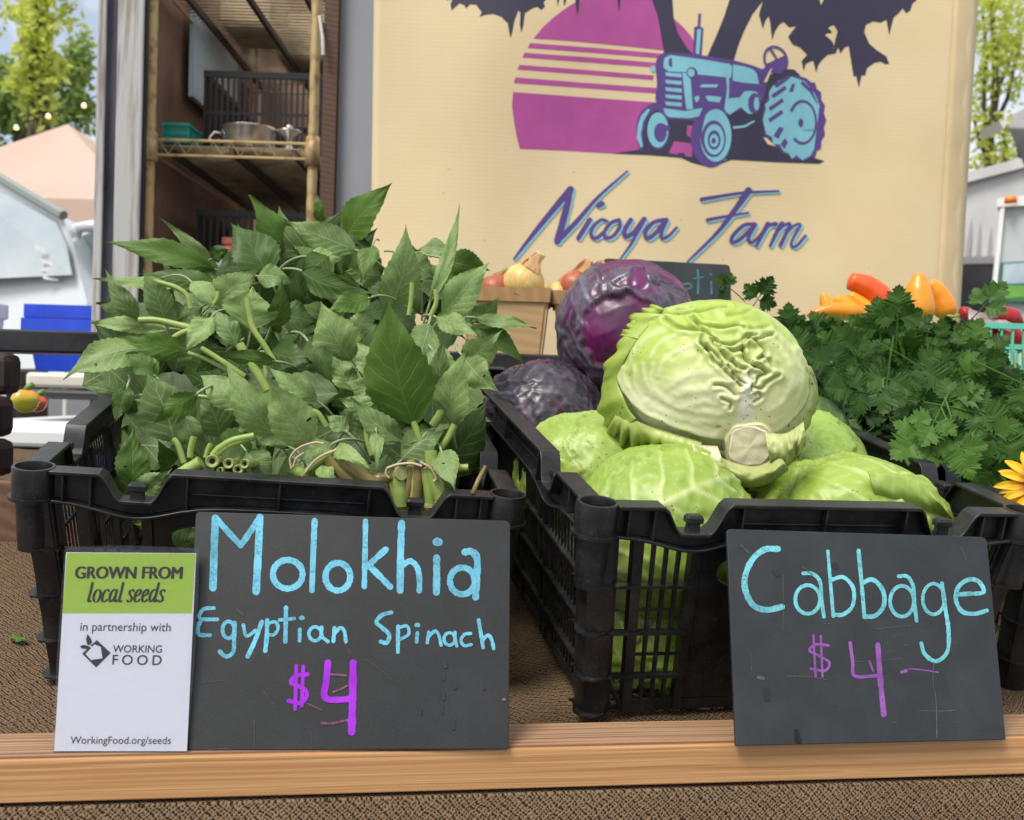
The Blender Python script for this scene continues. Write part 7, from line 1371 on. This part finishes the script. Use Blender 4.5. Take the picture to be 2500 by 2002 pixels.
writer(t, pl2, lambda x, y: c5(x, y), "lettering", chalk_mat("teal_chalk", (.08, .24, .28), .6), [([(832, 150), (850, 148), (860, 162), (838, 170)], 7), ([(884, 95), (886, 140), (884, 186)], 8), ([(868, 128), (884, 126), (906, 122)], 6), ([(936, 140), (938, 186)], 8), dot(934, 112, 4)])
# orange peppers
M_PEPO = attr_mat("orange_pepper_skin", .34, bs=70, bstr=.12, ns=30, amt=.14, coat=.1, transl=.05)
def pepper(label, pts, r, c0, c1, z, name="orange_pepper", group="peppers behind the parsley", cat="pepper", tipk=.25):
    S = spline(pts, 8); P = [W(1760+x/2.9135, 640+y/2.9135, z+.0) for x, y in S]; m_ = len(P); rr = []
    for i in range(m_):
        u = i/(m_-1); rr.append(r*min(1, (.25+3.2*u))*(1 if u < .35 else 1-(1-tipk)*((u-.35)/.65)**1.5)*(1+.06*mnoise.noise(Vector((u*5, z*20, r*99)))))
    rr[0] *= .35; rr[-1] *= .3
    t = thing(name, label, cat, P[m_//2], group); mb = MB(); mb.tube(P, rr, 18)
    cl = []
    for i in range(m_): cl += [tuple(c0[q]*(1-i/(m_-1))+c1[q]*i/(m_-1) for q in range(3))]*18
    mb.c = cl; mb.build("flesh", M_PEPO, t, smooth=True); d = (P[0]-P[1]).normalized(); mb = MB(); mb.tube([P[0]-d*.002, P[0]+d*.008, P[0]+d*.02+Vector((0, 0, .004))], [r*.28, r*.16, r*.14], 8); mb.build("stalk", M_STEM, t, smooth=True); return t
O1, O2, RO, YE = (.82, .31, .014), (.80, .24, .012), (.80, .085, .015), (.82, .36, .02)
pepper("long orange pepper lying lowest with its tip to the left", [(1060, 375), (900, 350), (760, 345), (610, 378)], .0165, O1, O2, 1.70); pepper("short orange pepper pointing up at the left of the heap", [(800, 380), (760, 310), (722, 215)], .0150, YE, O1, 1.72); pepper("stubby orange pepper in the middle of the left heap", [(960, 390), (880, 300), (800, 262)], .0145, YE, O1, 1.72, tipk=.6); pepper("yellow-orange pepper leaning under the red-orange one", [(1080, 400), (1000, 310), (905, 225)], .0155, YE, O1, 1.73, tipk=.5)
pepper("big red-orange pepper leaning to the upper left", [(1180, 360), (1120, 250), (1020, 170), (905, 130)], .0235, RO, (.82, .11, .012), 1.74, tipk=.6); pepper("tall orange pepper standing upright above the parsley", [(1400, 470), (1405, 330), (1405, 190), (1412, 78)], .0265, O1, (.80, .30, .015), 1.70, tipk=.32); pepper("orange pepper leaning right beside the tall upright one", [(1620, 440), (1590, 320), (1540, 210), (1482, 140)], .0195, O2, O1, 1.73, tipk=.45); pepper("orange pepper low among the parsley at the right of the heap", [(1700, 620), (1640, 570), (1600, 500)], .014, O2, O1, 1.68); pepper("coral pepper low between the two orange heaps", [(1400, 420), (1300, 380), (1210, 390)], .017, (.75, .16, .05), (.7, .2, .08), 1.74)
mb = MB(); bx0, bx1 = W(1985, 800, 1.66), W(2345, 800, 1.66); slat_box("pepper_basket", "green slatted basket under the orange peppers behind the parsley", "basket", bx0.x, bx1.x, bx0.y, bx0.y+.16, zs0+.001, zs0+.045, M_GREENPL, 16, .012)
# red peppers in the mint basket
gx = W(2388, 790, 1.58); zt_ = W(2440, 788, 1.58).z
slat_box("berry_basket", "mint green open basket of dark red peppers at the right edge", "basket", gx.x, gx.x+.17, gx.y, gx.y+.13, zt_-.075, zt_, M_GREENPL, 9, .009, bw=.16)
mb = MB(); mb.box((gx.x-.02, gx.y-.0, zs0), (gx.x+.2, gx.y+.13, zt_-.076)); 
if zt_-.076 > zs0+.004: tag(mb.build("basket_riser", M_BLACKBRD), "dark block under the mint green basket", "block")
DR, DR2 = (.33, .010, .012), (.42, .02, .02)
pepper("dark red pepper whose curved top rises above the mint basket", [(2150, 440), (2050, 395), (1960, 378), (1885, 395)], .0175, DR, DR2, 1.63, "red_pepper", "red peppers in the mint basket", tipk=.6); pepper("dark red pepper slanting through the right part of the basket", [(2000, 440), (2060, 510), (2130, 590), (2160, 640)], .0165, DR2, DR, 1.63, "red_pepper", "red peppers in the mint basket"); pepper("dark red pepper at the left end of the mint basket", [(1870, 480), (1930, 510), (1990, 560)], .0145, DR, DR2, 1.65, "red_pepper", "red peppers in the mint basket"); pepper("red pepper behind the parsley tip left of the mint basket", [(1690, 380), (1750, 370), (1820, 410)], .013, DR, DR2, 1.66, "red_pepper", "red peppers in the mint basket")
mb = MB(); rows = []
for i in range(8): rows.append([W(1760+(1760+i*45)/2.9135, 640+(330+i*13+q*26+14*mnoise.noise(Vector((i*.9, q*.9, 2))))/2.9135, 1.615+.012*mnoise.noise(Vector((i*1.3, q*1.3, 5)))) for q in range(4)])
mb.grid(rows); tag(mb.build("plastic_bag", simple("pinkish_clear_bag", (.72, .42, .46), .2, (.8, .7, .72), 40, bs=60, bstr=.6, transl=.4), smooth=True), "crumpled pinkish plastic bag over the red peppers", "bag")
